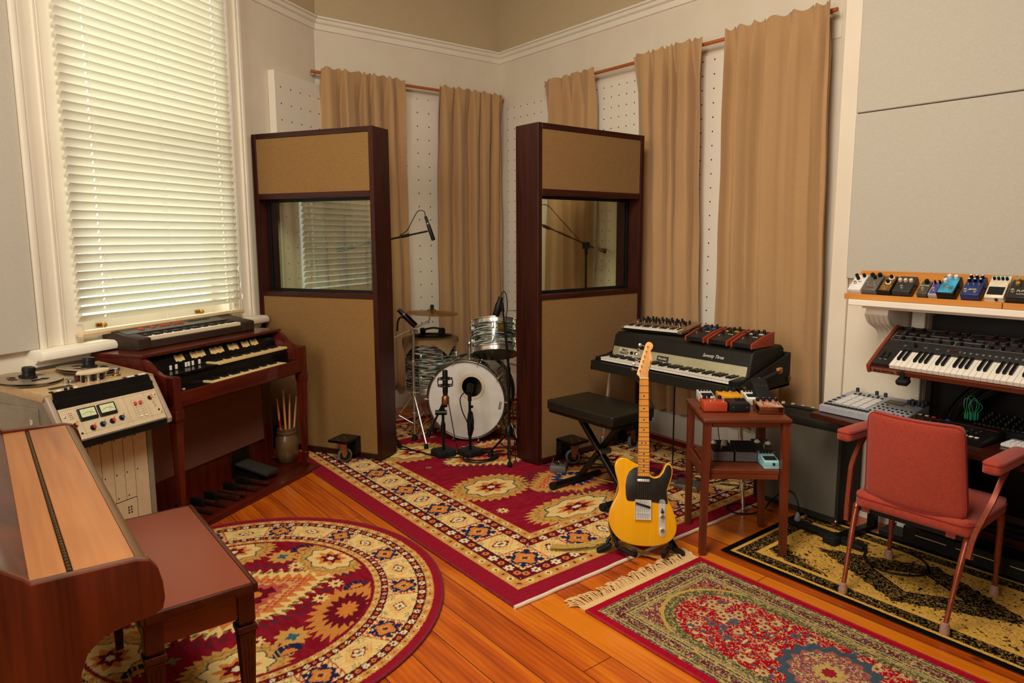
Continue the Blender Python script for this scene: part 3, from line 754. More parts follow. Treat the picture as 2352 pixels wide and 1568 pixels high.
def round_rug(X, Y, rs):
    Rr = 0.89
    x, y = X - Rr, Y - Rr; r = np.hypot(x, y); w = np.arctan2(y, x)
    C = np.zeros(X.shape + (3,)); C[:] = (132, 22, 38)
    st = vnoise(X, Y * 0.25, 0.012, rs); C += (st[..., None] - 0.5) * 16
    fld = r < 0.57
    jag(C, (x) * 0.9, y, fld & (r < 0.50), 0.30, CRM)
    for k in range(6):
        a = k * pi / 3 + 0.25; cx, cy = 0.50 * cos(a), 0.50 * sin(a)
        ca, sa = cos(a), sin(a); u = (x - cx) * ca + (y - cy) * sa; v = -(x - cx) * sa + (y - cy) * ca
        if k % 3 == 2: star(C, u / 0.16, v / 0.24, 1, 26, 0.25, (200, 128, 60), fld); star(C, u / 0.16, v / 0.24, 0.62, 18, 0.3, MAR, fld); star(C, u / .16, v / .24, 0.3, 10, 0.4, ORG, fld)
        else: medallion(C, u, v, 0.15, 0.19, fld)
    pts = [(0.42 * cos(a) + Rr, 0.42 * sin(a) + Rr, i % 4) for i, a in enumerate(np.arange(0.75, 6.9, 1.047))] + [(0.36 * cos(a) + Rr, 0.36 * sin(a) + Rr, 1) for a in np.arange(0.45, 6.6, 1.047)] + [(0.51 * cos(a) + Rr, 0.51 * sin(a) + Rr, 2) for a in np.arange(0.62, 6.6, 1.047)]
    small_field(C, X, Y, rs, pts)
    d = Rr - r + 0.0; sc = 0.098 / 0.052
    t = w * 0.78
    # same order of bands, narrower
    D = np.interp(d, [0, 0.045, 0.080, 0.115, 0.245, 0.275, 0.305, 0.5], [0, 0.098, 0.158, 0.220, 0.397, 0.455, 0.508, 0.9])
    inb = d < 0.305; C2 = C.copy(); border_bands(C2, D, t * 1.6, None, rs); C[inb] = C2[inb]
    n = 26
    for i in range(n):
        a = 2 * pi * i / n; ca, sa = cos(a), sin(a); u = x * ca + y * sa - 0.712; v = -x * sa + y * ca
        sel = (np.abs(u) < 0.075) & (np.abs(v) < 0.09) & (D > 0.225) & (D < 0.393) & (x * ca + y * sa > 0)
        if i % 2 == 0: m_gul(C, v * 1.35, u * 1.35, sel)
        else: m_dia(C, v * 1.35, u * 1.35, sel)
    return np.clip(C, 0, 255)
me = rug_mesh('rug_pile', 1.78, 1.78, 0.0055, round_rug, mask=lambda X, Y: np.hypot(X - 0.89, Y - 0.89) < 0.884)
me.materials.append(RUGM)
rr = thing('round_rug', 'round crimson rug with cream medallion border in the left foreground', 'rug', (0.768, 2.898, 0))
put('pile', me, rr, (-0.89, -0.89, 0))
MB().torus((0, 0, 0.0065), (0, 0, 1), 0.884, 0.0068, 96, 8).build('edge_binding', RED_E, rr)

def floral(C, X, Y, rs, sel, cols, base, s=0.016):
    n1 = vnoise(X, Y, s, rs); n2 = vnoise(X, Y, s * 0.8, rs); n3 = vnoise(X, Y, s * 1.3, rs); n4 = vnoise(X, Y, s * 2.2, rs)
    setc(C, sel, base)
    setc(C, sel & (np.abs(n1 - 0.5) < 0.085), cols[0]); setc(C, sel & (np.abs(n2 - 0.5) < 0.055), cols[1]); setc(C, sel & (n3 > 0.80), cols[2]); setc(C, sel & (n4 > 0.84), cols[3])
RW, RH = 0.765, 1.75
def runner(X, Y, rs):
    C = np.zeros(X.shape + (3,)); C[:] = (158, 14, 34)
    u = X - RW / 2; v = RH - Y                    # v measured from the far (fringed) end
    dx = np.minimum(X, RW - X); dy = np.minimum(Y, RH - Y); d = np.minimum(dx, dy)
    T = (176, 152, 96); Bl = (60, 72, 84); Pk = (136, 52, 54); Gn = (92, 94, 58)
    floral(C, X, Y, rs, (d > 0.035), [T, Pk, T, Gn], Bl, 0.0085)
    for a, b_, base in ((0.05, 0.066, (78, 74, 52)), (0.066, 0.112, (96, 30, 38)), (0.112, 0.128, (52, 62, 76)), (0.128, 0.150, (150, 128, 78))):
        floral(C, X, Y, rs, (d > a) & (d < b_), [T, Bl if base[0] > 90 else Pk, T, Gn], base, 0.0075)
    for v_ in (0.05, 0.066, 0.112, 0.128): setc(C, np.abs(d - v_) < 0.0022, (176, 152, 84))
    inn = d > 0.150
    floral(C, X, Y, rs, inn, [(190, 166, 110), Pk, Bl, T], (120, 40, 46), 0.008)
    hw = 0.235
    vv = np.minimum(v, RH - v)
    arch = ((vv > 0.44) & (np.abs(u) < hw)) | (((u / hw) ** 2 + ((0.44 - vv) / 0.27) ** 2 < 1) & (vv <= 0.44))
    rad = np.where(vv > 0.44, np.abs(u) / hw, np.sqrt((u / hw) ** 2 + ((0.44 - vv) / 0.27) ** 2))
    setc(C, inn & (rad < 1.09) & (rad > 1.03), (178, 150, 72)); floral(C, X, Y, rs, (rad < 1.03) & inn & (rad > 0.86), [T, Gn, T, Gn], (78, 70, 46), 0.0075)
    fl = (rad < 0.86) & inn
    floral(C, X, Y, rs, fl, [(186, 156, 104), (150, 14, 30), (70, 84, 90), (196, 170, 116)], (160, 12, 32), 0.0098)
    rp_ = random.Random(9)
    for k in range(90):
        x0, y0 = rp_.uniform(-0.2, 0.2), rp_.uniform(0.2, RH - 0.2); a, c = u - x0, v - y0; near = fl & (np.abs(a) < 0.05) & (np.abs(c) < 0.05)
        star(C, a, c, 0.023, 7, 0.35, (184, 156, 106) if k % 5 else (74, 88, 94), near); star(C, a, c, 0.009, 5, 0.3, (130, 40, 44), near)
    a, c = u, v - 0.84
    star(C, a, c, 0.185, 16, 0.16, (62, 76, 86), fl); star(C, a, c, 0.145, 16, 0.14, (150, 84, 74), fl)
    sel = fl & (np.hypot(a, c) < 0.125); floral(C, X, Y, rs, sel, [(190, 164, 110), Bl, T, T], (150, 70, 66), 0.008)
    star(C, a, c, 0.06, 12, 0.3, (178, 150, 84), fl); star(C, a, c, 0.03, 8, 0.3, (140, 30, 40), fl)
    return np.clip(C, 0, 255)
me = rug_mesh('rug_pile', RW, RH, 0.0030, runner); me.materials.append(RUGM)
ru = thing('runner_rug', 'narrow red fringed runner rug with fine floral pattern in the foreground', 'rug', (1.893, 1.915 - RH, 0))
put('pile', me, ru)
for xx in (0, RW): MB().tube([(xx, 0, 0.006), (xx, RH, 0.006)], 0.006, 8, sub=1).build('edge_binding', mat('scarlet_binding', (160, 12, 34), 0.9, kind='noise', col2=(130, 8, 26), sc=8), ru)
FR = mat('cotton_fringe', (222, 184, 126), 0.9, kind='noise', col2=(198, 160, 104), sc=20)
fg = MB(); rq = random.Random(2)
fg.box(0.0, RW, RH, RH + 0.035, 0.001, 0.008)
for i in range(72):
    x = RW * (i + 0.5) / 72; L = rq.uniform(0.03, 0.085); dx = rq.uniform(-0.03, 0.03) - (0.04 if i < 6 else 0)
    for k in range(3):
        ox = rq.uniform(-0.007, 0.007)
        fg.tube([(x + ox * 0.3, RH + 0.03, 0.006), (x + ox + dx * 0.5, RH + 0.03 + L * 0.55, 0.010 + rq.uniform(0, 0.014)), (x + ox * 2 + dx, RH + 0.03 + L, 0.004 + rq.uniform(0, 0.004))], 0.0026, 5, sub=3)
fg.build('fringe', FR, ru)

YW, YH = 0.80, 1.75
def yellow(X, Y, rs):
    C = np.zeros(X.shape + (3,)); C[:] = (14, 12, 12)
    GD = (206, 158, 70); G2 = (142, 106, 46); K = (17, 15, 12)
    dx = np.minimum(X, YW - X); dy = np.minimum(Y, YH - Y); d = np.minimum(dx, dy)
    setc(C, (d > 0.034) & (d < 0.052), GD)
    floral(C, X, Y, rs, (d >= 0.052) & (d < 0.122), [G2, K, (150, 118, 70), K], K, 0.0065)
    setc(C, (d >= 0.122) & (d < 0.146), GD)
    fl = d >= 0.146
    floral(C, X, Y, rs, fl, [(188, 142, 66), (200, 152, 70), (52, 42, 26), (180, 132, 70)], GD, 0.0085)
    n = vnoise(X, Y, 0.007, rs); setc(C, fl & (n > 0.86), K)
    u, v = X - YW / 2, Y - (YH - 0.745)
    uu, vv = np.abs(u) / 0.245, np.abs(v) / 0.47
    L = uu + vv; w = np.arctan2(v * 0.5, u); sc_ = 0.05 * np.abs(np.sin(L * 0 + np.arctan2(np.abs(v) / 0.47, np.abs(u) / 0.245) * 14))
    med = fl & (L + sc_ < 1.0)
    floral(C, X, Y, rs, med, [G2, K, (130, 104, 60), K], K, 0.0068)
    l2 = np.abs(u) / 0.115 + np.abs(v) / 0.19; setc(C, med & (l2 < 1.08), K); floral(C, X, Y, rs, med & (l2 < 1), [G2, (60, 48, 28), GD, K], GD, 0.0065)
    # scalloped dark corners
    cx = np.minimum(X, YW - X) - 0.146; cy = np.minimum(Y, YH - Y) - 0.146
    cl = cx / 0.15 + cy / 0.30 + 0.07 * np.sin(np.arctan2(cy, cx + 1e-6) * 16)
    cor = fl & (cl < 1) & (cl > 0.35); floral(C, X, Y, rs, cor, [G2, K, G2, K], K, 0.0068)
    setc(C, fl & (np.abs(cl - 1.07) < 0.02), K)
    return np.clip(C, 0, 255)
me = rug_mesh('rug_pile', YW, YH, 0.0030, yellow, thick=0.008); me.materials.append(RUGM)
tag(put('area_rug', me, None, (2.805, 1.900 - YH, 0.0)), 'black and gold patterned rug under the red armchair', 'rug')
# ================================================================== ACOUSTIC SCREENS
GOLDF = mat('golden_speaker_cloth', (138, 98, 40), 0.75, kind='weave', col2=(116, 80, 30), sc=0.9, bump=0.25, sheen=0.2)
SGL = clear_glass('screen_glass', (246, 250, 238))
WHEEL = mat('grey_caster_tyre', (96, 92, 90), 0.5, kind='noise', col2=(84, 80, 78), sc=8)
def caster(parent, x, y, ang, blk, out):
    """black bracket block standing off the face, with a swivel wheel under its arm; out = direction (+1/-1) of local y"""
    b_ = MB()
    b_.box(x - 0.075, x + 0.075, min(y, y + out * 0.05), max(y, y + out * 0.05), 0.045, 0.165, b=0.002)
    b_.box(x - 0.075, x + 0.075, min(y, y + out * 0.17), max(y, y + out * 0.17), 0.150, 0.168, b=0.002)
    c = b_.build('caster_bracket', BLKM, parent)
    cy = y + out * 0.115
    f = MB()
    f.T = Matrix.Translation((x, cy, 0)) @ Matrix.Rotation(ang, 4, 'Z')
    f.box(-0.035, 0.035, -0.035, 0.035, 0.144, 0.150)
    for sx in (-0.020, 0.017): f.prism([(-0.028, 0.144), (0.028, 0.144), (0.030, 0.060), (0.012, 0.035), (0.0, 0.045)], 0, sx, sx + 0.003)
    f.cyl((-0.024, 0.018, 0.052), (0.024, 0.018, 0.052), 0.006, n=10)
    for k in range(4): f.cyl(((k % 2 - 0.5) * 0.05, (k // 2 - 0.5) * 0.05, 0.166), ((k % 2 - 0.5) * 0.05, (k // 2 - 0.5) * 0.05, 0.171), 0.005, n=8)
    f.build('caster_fork', mat('coppery_zinc', (176, 112, 74), 0.35, 0.8, kind='noise', col2=(150, 92, 60), sc=6), c)
    w = MB(); w.T = f.T
    w.lathe([(0.030, -0.013), (0.044, -0.014), (0.050, -0.008), (0.050, 0.008), (0.044, 0.014), (0.030, 0.013)], (0, 0.018, 0.052), (1, 0, 0), 24, 0)
    w.lathe([(0.001, -0.016), (0.038, -0.015), (0.038, 0.015), (0.001, 0.016)], (0, 0.018, 0.052), (1, 0, 0), 20, 1)
    w.build('caster_wheel', [WHEEL, BLK], c)

def screen(label, loc, rz, Wd, D, casters):
    r = thing('acoustic_screen', label, 'acoustic screen', loc, rz, 'rolling acoustic screens')
    H = 2.265
    r.location.z = 0.0095
    for x in (0, Wd - 0.035): MB().box(x, x + 0.035, 0, D, 0.012, H, b=0.002).build('side_board', WALNUTV, r)
    for z0, z1 in ((H - 0.035, H), (0.012, 0.045), (1.812, 1.850), (1.128, 1.160)): MB().box(0.035, Wd - 0.035, 0, D, z0, z1, b=0.002).build('cross_board', WALNUT, r)
    for z0, z1 in ((1.850, H - 0.035), (0.045, 1.128)):
        for y in (0.006, D - 0.022): MB().box(0.035, Wd - 0.035, y, y + 0.016, z0, z1, b=0.002).build('fabric_panel', GOLDF, r)
    g = MB(); ym = D * 0.52
    for y in (ym - 0.012, ym + 0.008):
        g.box(0.036, 0.054, y, y + 0.008, 1.161, 1.811); g.box(Wd - 0.054, Wd - 0.036, y, y + 0.008, 1.161, 1.811)
        g.box(0.054, Wd - 0.054, y, y + 0.008, 1.161, 1.178); g.box(0.054, Wd - 0.054, y, y + 0.008, 1.794, 1.811)
    g.build('window_gasket', BLK, r)
    MB().box(0.036, Wd - 0.036, ym - 0.003, ym + 0.003, 1.161, 1.811).build('window_pane', SGL, r, smooth=0)
    for x, out, a in casters: caster(r, x, -0.0005 if out < 0 else D + 0.0005, a, 0, out)
    return r
screen('left tall wooden acoustic screen with gold cloth panels and a window, beside the organ', (1.632, 5.045, 0), math.atan2(-0.869, 0.495), 1.006, 0.195, ((0.76, -1, R_(-40)), (0.12, -1, R_(20)), (0.82, 1, R_(10))))
screen('right tall wooden acoustic screen with gold cloth panels and a window, behind the black bench', (2.905, 3.415, 0), 0.0, 1.012, 0.23, ((0.24, -1, R_(55)), (0.80, -1, R_(-80)), (0.5, 1, R_(10))))

# ================================================================== keyboards helper
def keybed(parent, nw, wp, wl, bl_, x0, y0, z0, start, wmat, bmat, wh=0.018, bh=0.011, black=True, lip=0.0, tag_b='black_key'):
    """white keys nw wide starting at note index start (0 = C); keys run back (+y) from y0; every key its own part"""
    wk = MB().box(0.0004, wp - 0.0006, 0, wl, -wh, 0, b=0.0009)
    if lip: wk.box(0.0004, wp - 0.0006, -lip, 0.002, -0.004, 0, b=0.0008)
    wme = wk.mesh('white_key', wmat)
    bw = wp * 0.56
    bme = MB().prism([(wl - bl_, 0.0), (wl - bl_ + 0.006, bh), (wl, bh), (wl, 0.0)], 0, -bw / 2, bw / 2, b=0.0007).mesh('black_key', bmat)
    sharps = {0, 1, 3, 4, 5}
    for i in range(nw):
        put('white_key', wme, parent, (x0 + i * wp, y0, z0))
        if black and (start + i) % 7 in sharps and i < nw - 1:
            put(tag_b, bme, parent, (x0 + (i + 1) * wp, y0, z0))

# ================================================================== ORGAN
og = thing('organ', 'mahogany spinet organ with two cream manuals and speaker cloth front', 'organ', (1.70, 4.39, 0), R_(32.5))
XL, XRR = -1.105, 0.012
cheek = [(0.0, 0.70), (0.0, 0.842), (0.055, 0.842), (0.085, 0.848), (0.125, 0.872), (0.16, 0.905), (0.19, 0.922), (0.22, 0.928), (0.585, 0.928), (0.585, 0.05), (0.30, 0.05), (0.30, 0.66), (0.05, 0.66)]
for x0 in (XL, XRR - 0.028): MB().prism(cheek, 0, x0, x0 + 0.028, b=0.002).build('cheek', MAHOG, og)
MB().box(XL - 0.006, XRR + 0.006, 0.195, 0.60, 0.928, 0.945, b=0.003).build('top_board', MAHOG, og)
for x in (XL, XRR - 0.05):
    lg = MB()
    lg.box(x, x + 0.05, -0.002, 0.05, 0.664, 0.836, b=0.002)
    lg.box(x - 0.004, x + 0.054, -0.006, 0.056, 0.612, 0.664, b=0.004, seg=2); lg.box(x - 0.001, x + 0.051, -0.003, 0.053, 0.60, 0.612, b=0.003)
    c = x + 0.025
    vs = [(c + sx * w, 0.025 + sy * w, z) for z, w in ((0.60, 0.024), (0.12, 0.014)) for sx, sy in ((-1, -1), (1, -1), (1, 1), (-1, 1))]
    lg.add(vs, [(0, 1, 2, 3), (4, 5, 6, 7)] + [(i, (i + 1) % 4, 4 + (i + 1) % 4, 4 + i) for i in range(4)])
    lg.box(c - 0.018, c + 0.018, 0.007, 0.043, 0.021, 0.12, b=0.003)
    lg.build('leg', MAHOGV, og)
MB().box(XL + 0.05, XRR - 0.05, 0.004, 0.026, 0.672, 0.752, b=0.003).box(XL + 0.028, XRR - 0.028, 0.03, 0.585, 0.66, 0.69).build('front_rail', MAHOG, og)
bk_ = MB()
bk_.box(XL + 0.028, XRR - 0.028, 0.03, 0.20, 0.715, 0.735); bk_.box(XL + 0.028, -0.80, 0.028, 0.125, 0.735, 0.748); bk_.box(-0.10, XRR - 0.028, 0.028, 0.125, 0.735, 0.748)
bk_.prism([(0.125, 0.735), (0.125, 0.79), (0.135, 0.812), (0.24, 0.812), (0.24, 0.735)], 0, XL + 0.028, XRR - 0.028)
bk_.box(XL + 0.028, -0.66, 0.118, 0.24, 0.812, 0.826)
bk_.prism([(0.222, 0.812), (0.222, 0.862), (0.262, 0.925), (0.29, 0.925), (0.29, 0.812)], 0, XL + 0.028, XRR - 0.028)
bk_.build('black_console', mat('gloss_black_lacquer', (14, 11, 10), 0.22, kind='noise', col2=(20, 15, 13), sc=2), og)
cab = MB()
cab.box(XL + 0.028, XRR - 0.028, 0.31, 0.33, 0.02, 0.66); cab.box(XL + 0.028, XRR - 0.028, 0.565, 0.585, 0.02, 0.93)
cab.box(XL + 0.03, XL + 0.075, 0.295, 0.31, 0.021, 0.66, b=0.002); cab.box(XRR - 0.09, XRR - 0.03, 0.295, 0.31, 0.021, 0.66, b=0.002)
cab.build('lower_cabinet', MAHOGV, og)
MB().box(XL + 0.08, XRR - 0.095, 0.296, 0.309, 0.20, 0.655, b=0.002).build('grille_cloth', mat('brown_grille_cloth', (118, 72, 44), 0.9, kind='weave', col2=(92, 52, 32), sc=0.8, bump=0.3), og)
bp_ = MB().prism([(XL + 0.12, -0.06), (XRR + 0.01, -0.07), (XRR + 0.03, 0.02), (XRR + 0.03, 0.45), (XL + 0.12, 0.45)], 2, 0.001, 0.020, b=0.002)
bp_.build('floor_board', MAHOG, og)
MB().box(-0.40, -0.235, 0.3035, 0.3095, 0.0205, 0.199).build('recess_shade_plate', BLK, og)  # flat black plate put in for the shade of the open pedal recess
for x in (-0.404, -0.234): MB().box(x, x + 0.003, 0.299, 0.3095, 0.0205, 0.199).build('recess_edge', BRASS, og)
MB().box(-0.37, -0.27, 0.12, 0.29, 0.021, 0.07).build('pedal_base', BLK, og)
MB().prism([(0.05, 0.060), (0.05, 0.076), (0.29, 0.118), (0.29, 0.102)], 0, -0.382, -0.262, b=0.003).build('expression_pedal', mat('grey_rubber_tread', (54, 50, 42), 0.6, kind='noise', col2=(40, 37, 32), sc=10), og)
for k in range(12):
    x = -1.0 + 0.052 * k
    if k in (1, 3, 5, 8, 10): MB().box(x - 0.012, x + 0.012, 0.11, 0.20, 0.028, 0.082, b=0.006, seg=2).build('bass_pedal', BLK, og)
    else: MB().box(x - 0.011, x + 0.011, 0.0, 0.20, 0.028, 0.052, b=0.005, seg=2).build('bass_pedal', mat('worn_brown_pedal', (70, 34, 22), 0.35, kind='noise', col2=(30, 18, 14), sc=6), og)
keybed(og, 26, 0.0240, 0.098, 0.058, -0.775, 0.032, 0.752, 3, CREAM, EBON, wh=0.014, bh=0.009)
keybed(og, 26, 0.0240, 0.098, 0.058, -0.645, 0.122, 0.832, 3, CREAM, EBON, wh=0.014, bh=0.009)
tabm = MB().prism([(-0.010, 0.0), (-0.010, 0.034), (-0.006, 0.040), (0.006, 0.040), (0.010, 0.034), (0.010, 0.0)], 2, 0, 0.005, b=0.001).mesh('tab_switch', CREAM)
ta = math.atan2(0.063, 0.04)
for x0, n_ in ((-0.85, 3), (-0.735, 5), (-0.585, 5), (-0.435, 4), (-0.315, 3), (-0.235, 3)):
    for k in range(n_):
        o = put('tab_switch', tabm, og, (x0 + k * 0.0215, 0.2225, 0.868 - 0.004 * (k % 2)), (ta, 0, 0))
for x in (-0.905, -0.865, -0.795, -0.775, -0.745, -0.695):
    MB().box(x - 0.007, x + 0.007, 0.214, 0.222, 0.829, 0.856, b=0.002).build('rocker_switch', WKEY, og)
for x, y in ((-0.97, 0.07), (-0.99, 0.10)): MB().cyl((x, y, 0.747), (x, y, 0.752), 0.008, n=12).build('button', IVORY, og)

# electronic keyboard lying on the organ
BRNP = mat('brown_plastic', (58, 40, 31), 0.5, kind='noise', col2=(50, 34, 27), sc=4)
BRN2 = mat('olive_brown_panel', (84, 74, 58), 0.45, kind='noise', col2=(74, 64, 50), sc=3)
ck = thing('electronic_keyboard', 'brown portable electronic keyboard lying on top of the organ', 'keyboard', (1.70 + 0.0, 4.39, 0.9455), R_(31.6))
e_ = Vector((cos(R_(32.5)), sin(R_(32.5)), 0)); nb_ = Vector((-e_.y, e_.x, 0))
p_ = Vector((1.70, 4.39, 0)) + e_ * (-0.998) + nb_ * 0.335; ck.location = (p_.x, p_.y, 0.9455)
KW, KD = 0.905, 0.262
m = MB(); prof = [(0.0, 0.006), (0.006, 0.0), (KD - 0.006, 0.0), (KD, 0.006), (KD, 0.098), (KD - 0.02, 0.106), (0.11, 0.080), (0.11, 0.045), (0.008, 0.045), (0.0, 0.042)]
m.prism(prof, 0, 0.085, KW - 0.115, b=0.001)
pe = [(0.0, 0.006), (0.006, 0.0), (KD - 0.006, 0.0), (KD, 0.006), (KD, 0.098), (KD - 0.02, 0.106), (0.10, 0.078), (0.012, 0.066), (0.0, 0.060)]
m.prism(pe, 0, 0.0, 0.085, b=0.003).prism(pe, 0, KW - 0.115, KW, b=0.003)
m.build('body', BRNP, ck)
m = MB(); m.prism([(0.112, 0.0812), (KD - 0.024, 0.1063), (KD - 0.024, 0.1075), (0.112, 0.0824)], 0, 0.03, KW - 0.135); m.build('control_panel', BRN2, ck)
keybed(ck, 35, (KW - 0.205) / 35, 0.10, 0.062, 0.088, 0.008, 0.066, 0, IVORY, EBON, wh=0.02, bh=0.008)
ORB = mat('orange_buttons', (206, 84, 46), 0.4, kind='noise', col2=(190, 70, 38), sc=6)
for x, y in [(0.155, 0.15), (0.172, 0.15), (0.155, 0.165), (0.172, 0.165), (0.243, 0.16), (0.256, 0.16), (0.243, 0.172)] + [(0.30 + 0.014 * k, 0.163) for k in range(6)] + [(0.40 + 0.014 * k, 0.163) for k in range(6)]:
    MB().box(x - 0.0055, x + 0.0055, y - 0.005, y + 0.005, 0.084, 0.0835 + (y - 0.112) * 0.21 + 0.006, b=0.001).build('button', ORB, ck)
for k in range(8): MB().box(0.52 + k * 0.022, 0.532 + k * 0.022, 0.165, 0.172, 0.085, 0.098).build('button', BLK, ck)

# crock of drumsticks on the floor beside the organ
cr = thing('stoneware_crock', 'brown glazed stoneware crock on the floor behind the right organ leg', 'crock', (1.612, 4.565, 0.022))
POT = mat('brown_salt_glaze', (104, 76, 44), 0.35, kind='noise', col2=(70, 46, 28), sc=1.2, coat=0.3)
MB().lathe([(0.058, 0), (0.062, 0.004), (0.074, 0.06), (0.078, 0.12), (0.074, 0.165), (0.062, 0.185), (0.060, 0.195), (0.066, 0.20), (0.066, 0.212), (0.060, 0.216), (0.062, 0.236), (0.057, 0.238), (0.054, 0.21), (0.05, 0.04), (0.0, 0.03)], n=36).build('jar', POT, cr)
STK = mat('hickory', (214, 150, 92), 0.5, kind='wood', col2=(190, 124, 70), axis=2)
STKR = mat('red_tape', (170, 20, 24), 0.5, kind='noise', col2=(150, 14, 18))
def stick(label, x, y, lx, ly, L, z0, red=False, butt=False):
    s = thing('drumstick', label, 'drumstick', (1.612 + x, 4.565 + y, z0), 0, 'drumsticks in the stoneware crock', rot=(ly, lx, 0))
    pr = [(0.0, 0), (0.005, 0.001), (0.0072, 0.004), (0.0072, L * 0.72), (0.0042, L - 0.018), (0.0036, L - 0.015), (0.0055, L - 0.006), (0.0035, L), (0, L + 0.0005)]
    if butt: pr = [(0.0, 0), (0.0075, 0.002), (0.0078, L * 0.9), (0.006, L - 0.03), (0.0098, L - 0.02), (0.0098, L - 0.003), (0.006, L), (0, L)]
    MB().lathe(pr, n=14).build('shaft', STK, s)
    if red: MB().lathe([(0.0078, 0.20), (0.0078, 0.29)], n=14).build('tape_wrap', STKR, s)
stick('drumstick with a red band, leftmost in the crock', -0.028, 0.0, R_(-3), R_(-1), 0.40, 0.06, red=True)
stick('thick drumstick standing tallest in the middle of the crock, butt end up', 0.0, 0.0, R_(-2), R_(2), 0.46, 0.068, butt=True)
stick('pale drumstick leaning left in the crock, beside the red banded one', -0.02, 0.018, R_(-5), R_(3), 0.415, 0.06)
stick('drumstick leaning right in the crock, behind the thick one', 0.016, 0.016, R_(4), R_(-2), 0.42, 0.06)
stick('drumstick at the right rim of the crock', 0.030, -0.006, R_(6), R_(2), 0.41, 0.06)
stick('short drumstick low at the front of the crock', 0.004, -0.024, R_(1), R_(5), 0.385, 0.055)
# ================================================================== TAPE MACHINE
TG = mat('warm_grey_cabinet', (138, 126, 106), 0.5, kind='noise', col2=(128, 116, 97), sc=3)
TP = mat('aluminium_panel', (214, 192, 156), 0.4, 0.15, kind='noise', col2=(206, 183, 147), sc=5)
TE = mat('pinkish_grey_edge', (168, 146, 126), 0.45, kind='noise', col2=(158, 136, 116), sc=3)
tm = thing('tape_machine', 'grey open-reel tape machine with two large metal reels, beside the organ', 'tape recorder', (0.208, 3.585, 0), R_(26.8))
TW, TD = 0.535, 0.42
m = MB(); m.prism([(0.0, 0.832), (-0.028, 0.795), (-0.108, 0.655), (-0.104, 0.628), (0.03, 0.60), (TD, 0.60), (TD, 0.875)], 0, 0.004, TW - 0.004); m.build('head_cabinet', TG, tm)
for x in (0, TW - 0.024):
    m = MB(); m.prism([(0.006, 0.868), (-0.014, 0.835), (-0.036, 0.798), (-0.118, 0.655), (-0.112, 0.632), (-0.095, 0.628), (-0.03, 0.745), (0.03, 0.835)], 0, x, x + 0.024, b=0.004); m.build('edge_trim', TE, tm)
m = MB(); m.prism([(0.0, 0.83), (0.0, 0.868), (TD, 0.905), (TD, 0.86)], 0, 0.0, TW, b=0.004); m.build('deck', mat('tan_metal_deck', (196, 164, 120), 0.4, 0.2, kind='noise', col2=(184, 152, 108), sc=4), tm)
m = MB()
dv = Vector((-0.034, -0.062)); 
for k in range(9):
    t0 = k / 9; y = 0.001 - 0.036 * t0; z = 0.868 - 0.066 * t0
    m.bar((0.03, y, z), (TW - 0.03, y, z), 0.0065, 0.010)
m.box(0.028, TW - 0.028, -0.026, 0.02, 0.80, 0.84); m.build('black_grooved_strip', BLK, tm)
m = MB()
for k in range(5): m.bar((0.03, -0.1115 + 0.002 * k, 0.652 - 0.0075 * k), (TW - 0.03, -0.1115 + 0.002 * k, 0.652 - 0.0075 * k), 0.008, 0.006)
m.box(0.028, TW - 0.028, -0.109, -0.06, 0.622, 0.655); m.build('black_handrail', BLK, tm)
# sloping front panel: own frame, u across, v down the slope
py0, pz0, py1, pz1 = -0.037, 0.800, -0.109, 0.660
pl_len = math.hypot(py1 - py0, pz1 - pz0); pa = math.atan2(pz0 - pz1, py0 - py1)       # slope angle
fp_ = MB().box(0.027, TW - 0.027, 0, pl_len, -0.008, 0.001, b=0.001).build('meter_panel', TP, tm, (0, py1, pz1), (pa, 0, 0))
FX = Matrix.Translation((0, py1, pz1)) @ Matrix.Rotation(pa, 4, 'X')
def fpt(x, v, h=0.0): return FX @ Vector((x, v, h))
def onp(mb): return mb                     # helper meshes are built flat and parented to the panel
for cx in (0.142, 0.235):
    f = MB().box(cx - 0.042, cx + 0.042, 0.082, 0.140, 0.0012, 0.010, b=0.002).build('vu_meter', BLK, fp_)
    MB().box(cx - 0.034, cx + 0.034, 0.096, 0.134, 0.0102, 0.0114).build('meter_dial', mat('pale_green_dial', (206, 214, 168), 0.35, kind='noise', col2=(198, 206, 160)), f)
    MB().tube([(cx - 0.028 + 0.007 * k, 0.108 + 0.009 * sin(pi * k / 8), 0.0118) for k in range(9)], 0.0007, 4, sub=2).build('meter_scale', INK, f)
    MB().cyl((cx + 0.004, 0.098, 0.0119), (cx + 0.020, 0.124, 0.0119), 0.0006, n=4).build('needle', mat('red_needle', (190, 40, 30), 0.5), f)
CAPS = {'r': mat('red_cap', (190, 50, 40), 0.4), 'b': mat('blue_cap', (50, 90, 150), 0.4), 'o': mat('orange_cap', (220, 140, 60), 0.4)}
for x, v, r, c in ((0.142, 0.042, 0.0125, 'r'), (0.190, 0.047, 0.0125, 'b'), (0.238, 0.050, 0.0125, 'r'), (0.286, 0.054, 0.0125, 'b'), (0.072, 0.072, 0.0105, 'o'), (0.460, 0.118, 0.0105, 'o')):
    k = MB().lathe([(r, 0), (r, 0.004), (r * 0.85, 0.006), (r * 0.72, 0.016), (r * 0.68, 0.017), (0, 0.017)], (x, v, 0.001), n=20).build('knob', BLK, fp_)
    MB().cyl((x, v, 0.0181), (x, v, 0.0192), r * 0.6, n=14).build('knob_cap', CAPS[c], k)
    MB().box(x + r, x + r + 0.008, v + r, v + r + 0.007, 0.001, 0.003).build('indicator', CAPS['o'], fp_)
for i, (x, v) in enumerate(((0.375, 0.105), (0.402, 0.105))):
    MB().box(x - 0.005, x + 0.005, v - 0.008, v + 0.008, 0.001, 0.013, b=0.002).build('fader_cap', mat('red_fader', (200, 30, 36), 0.4), fp_)
m = MB()
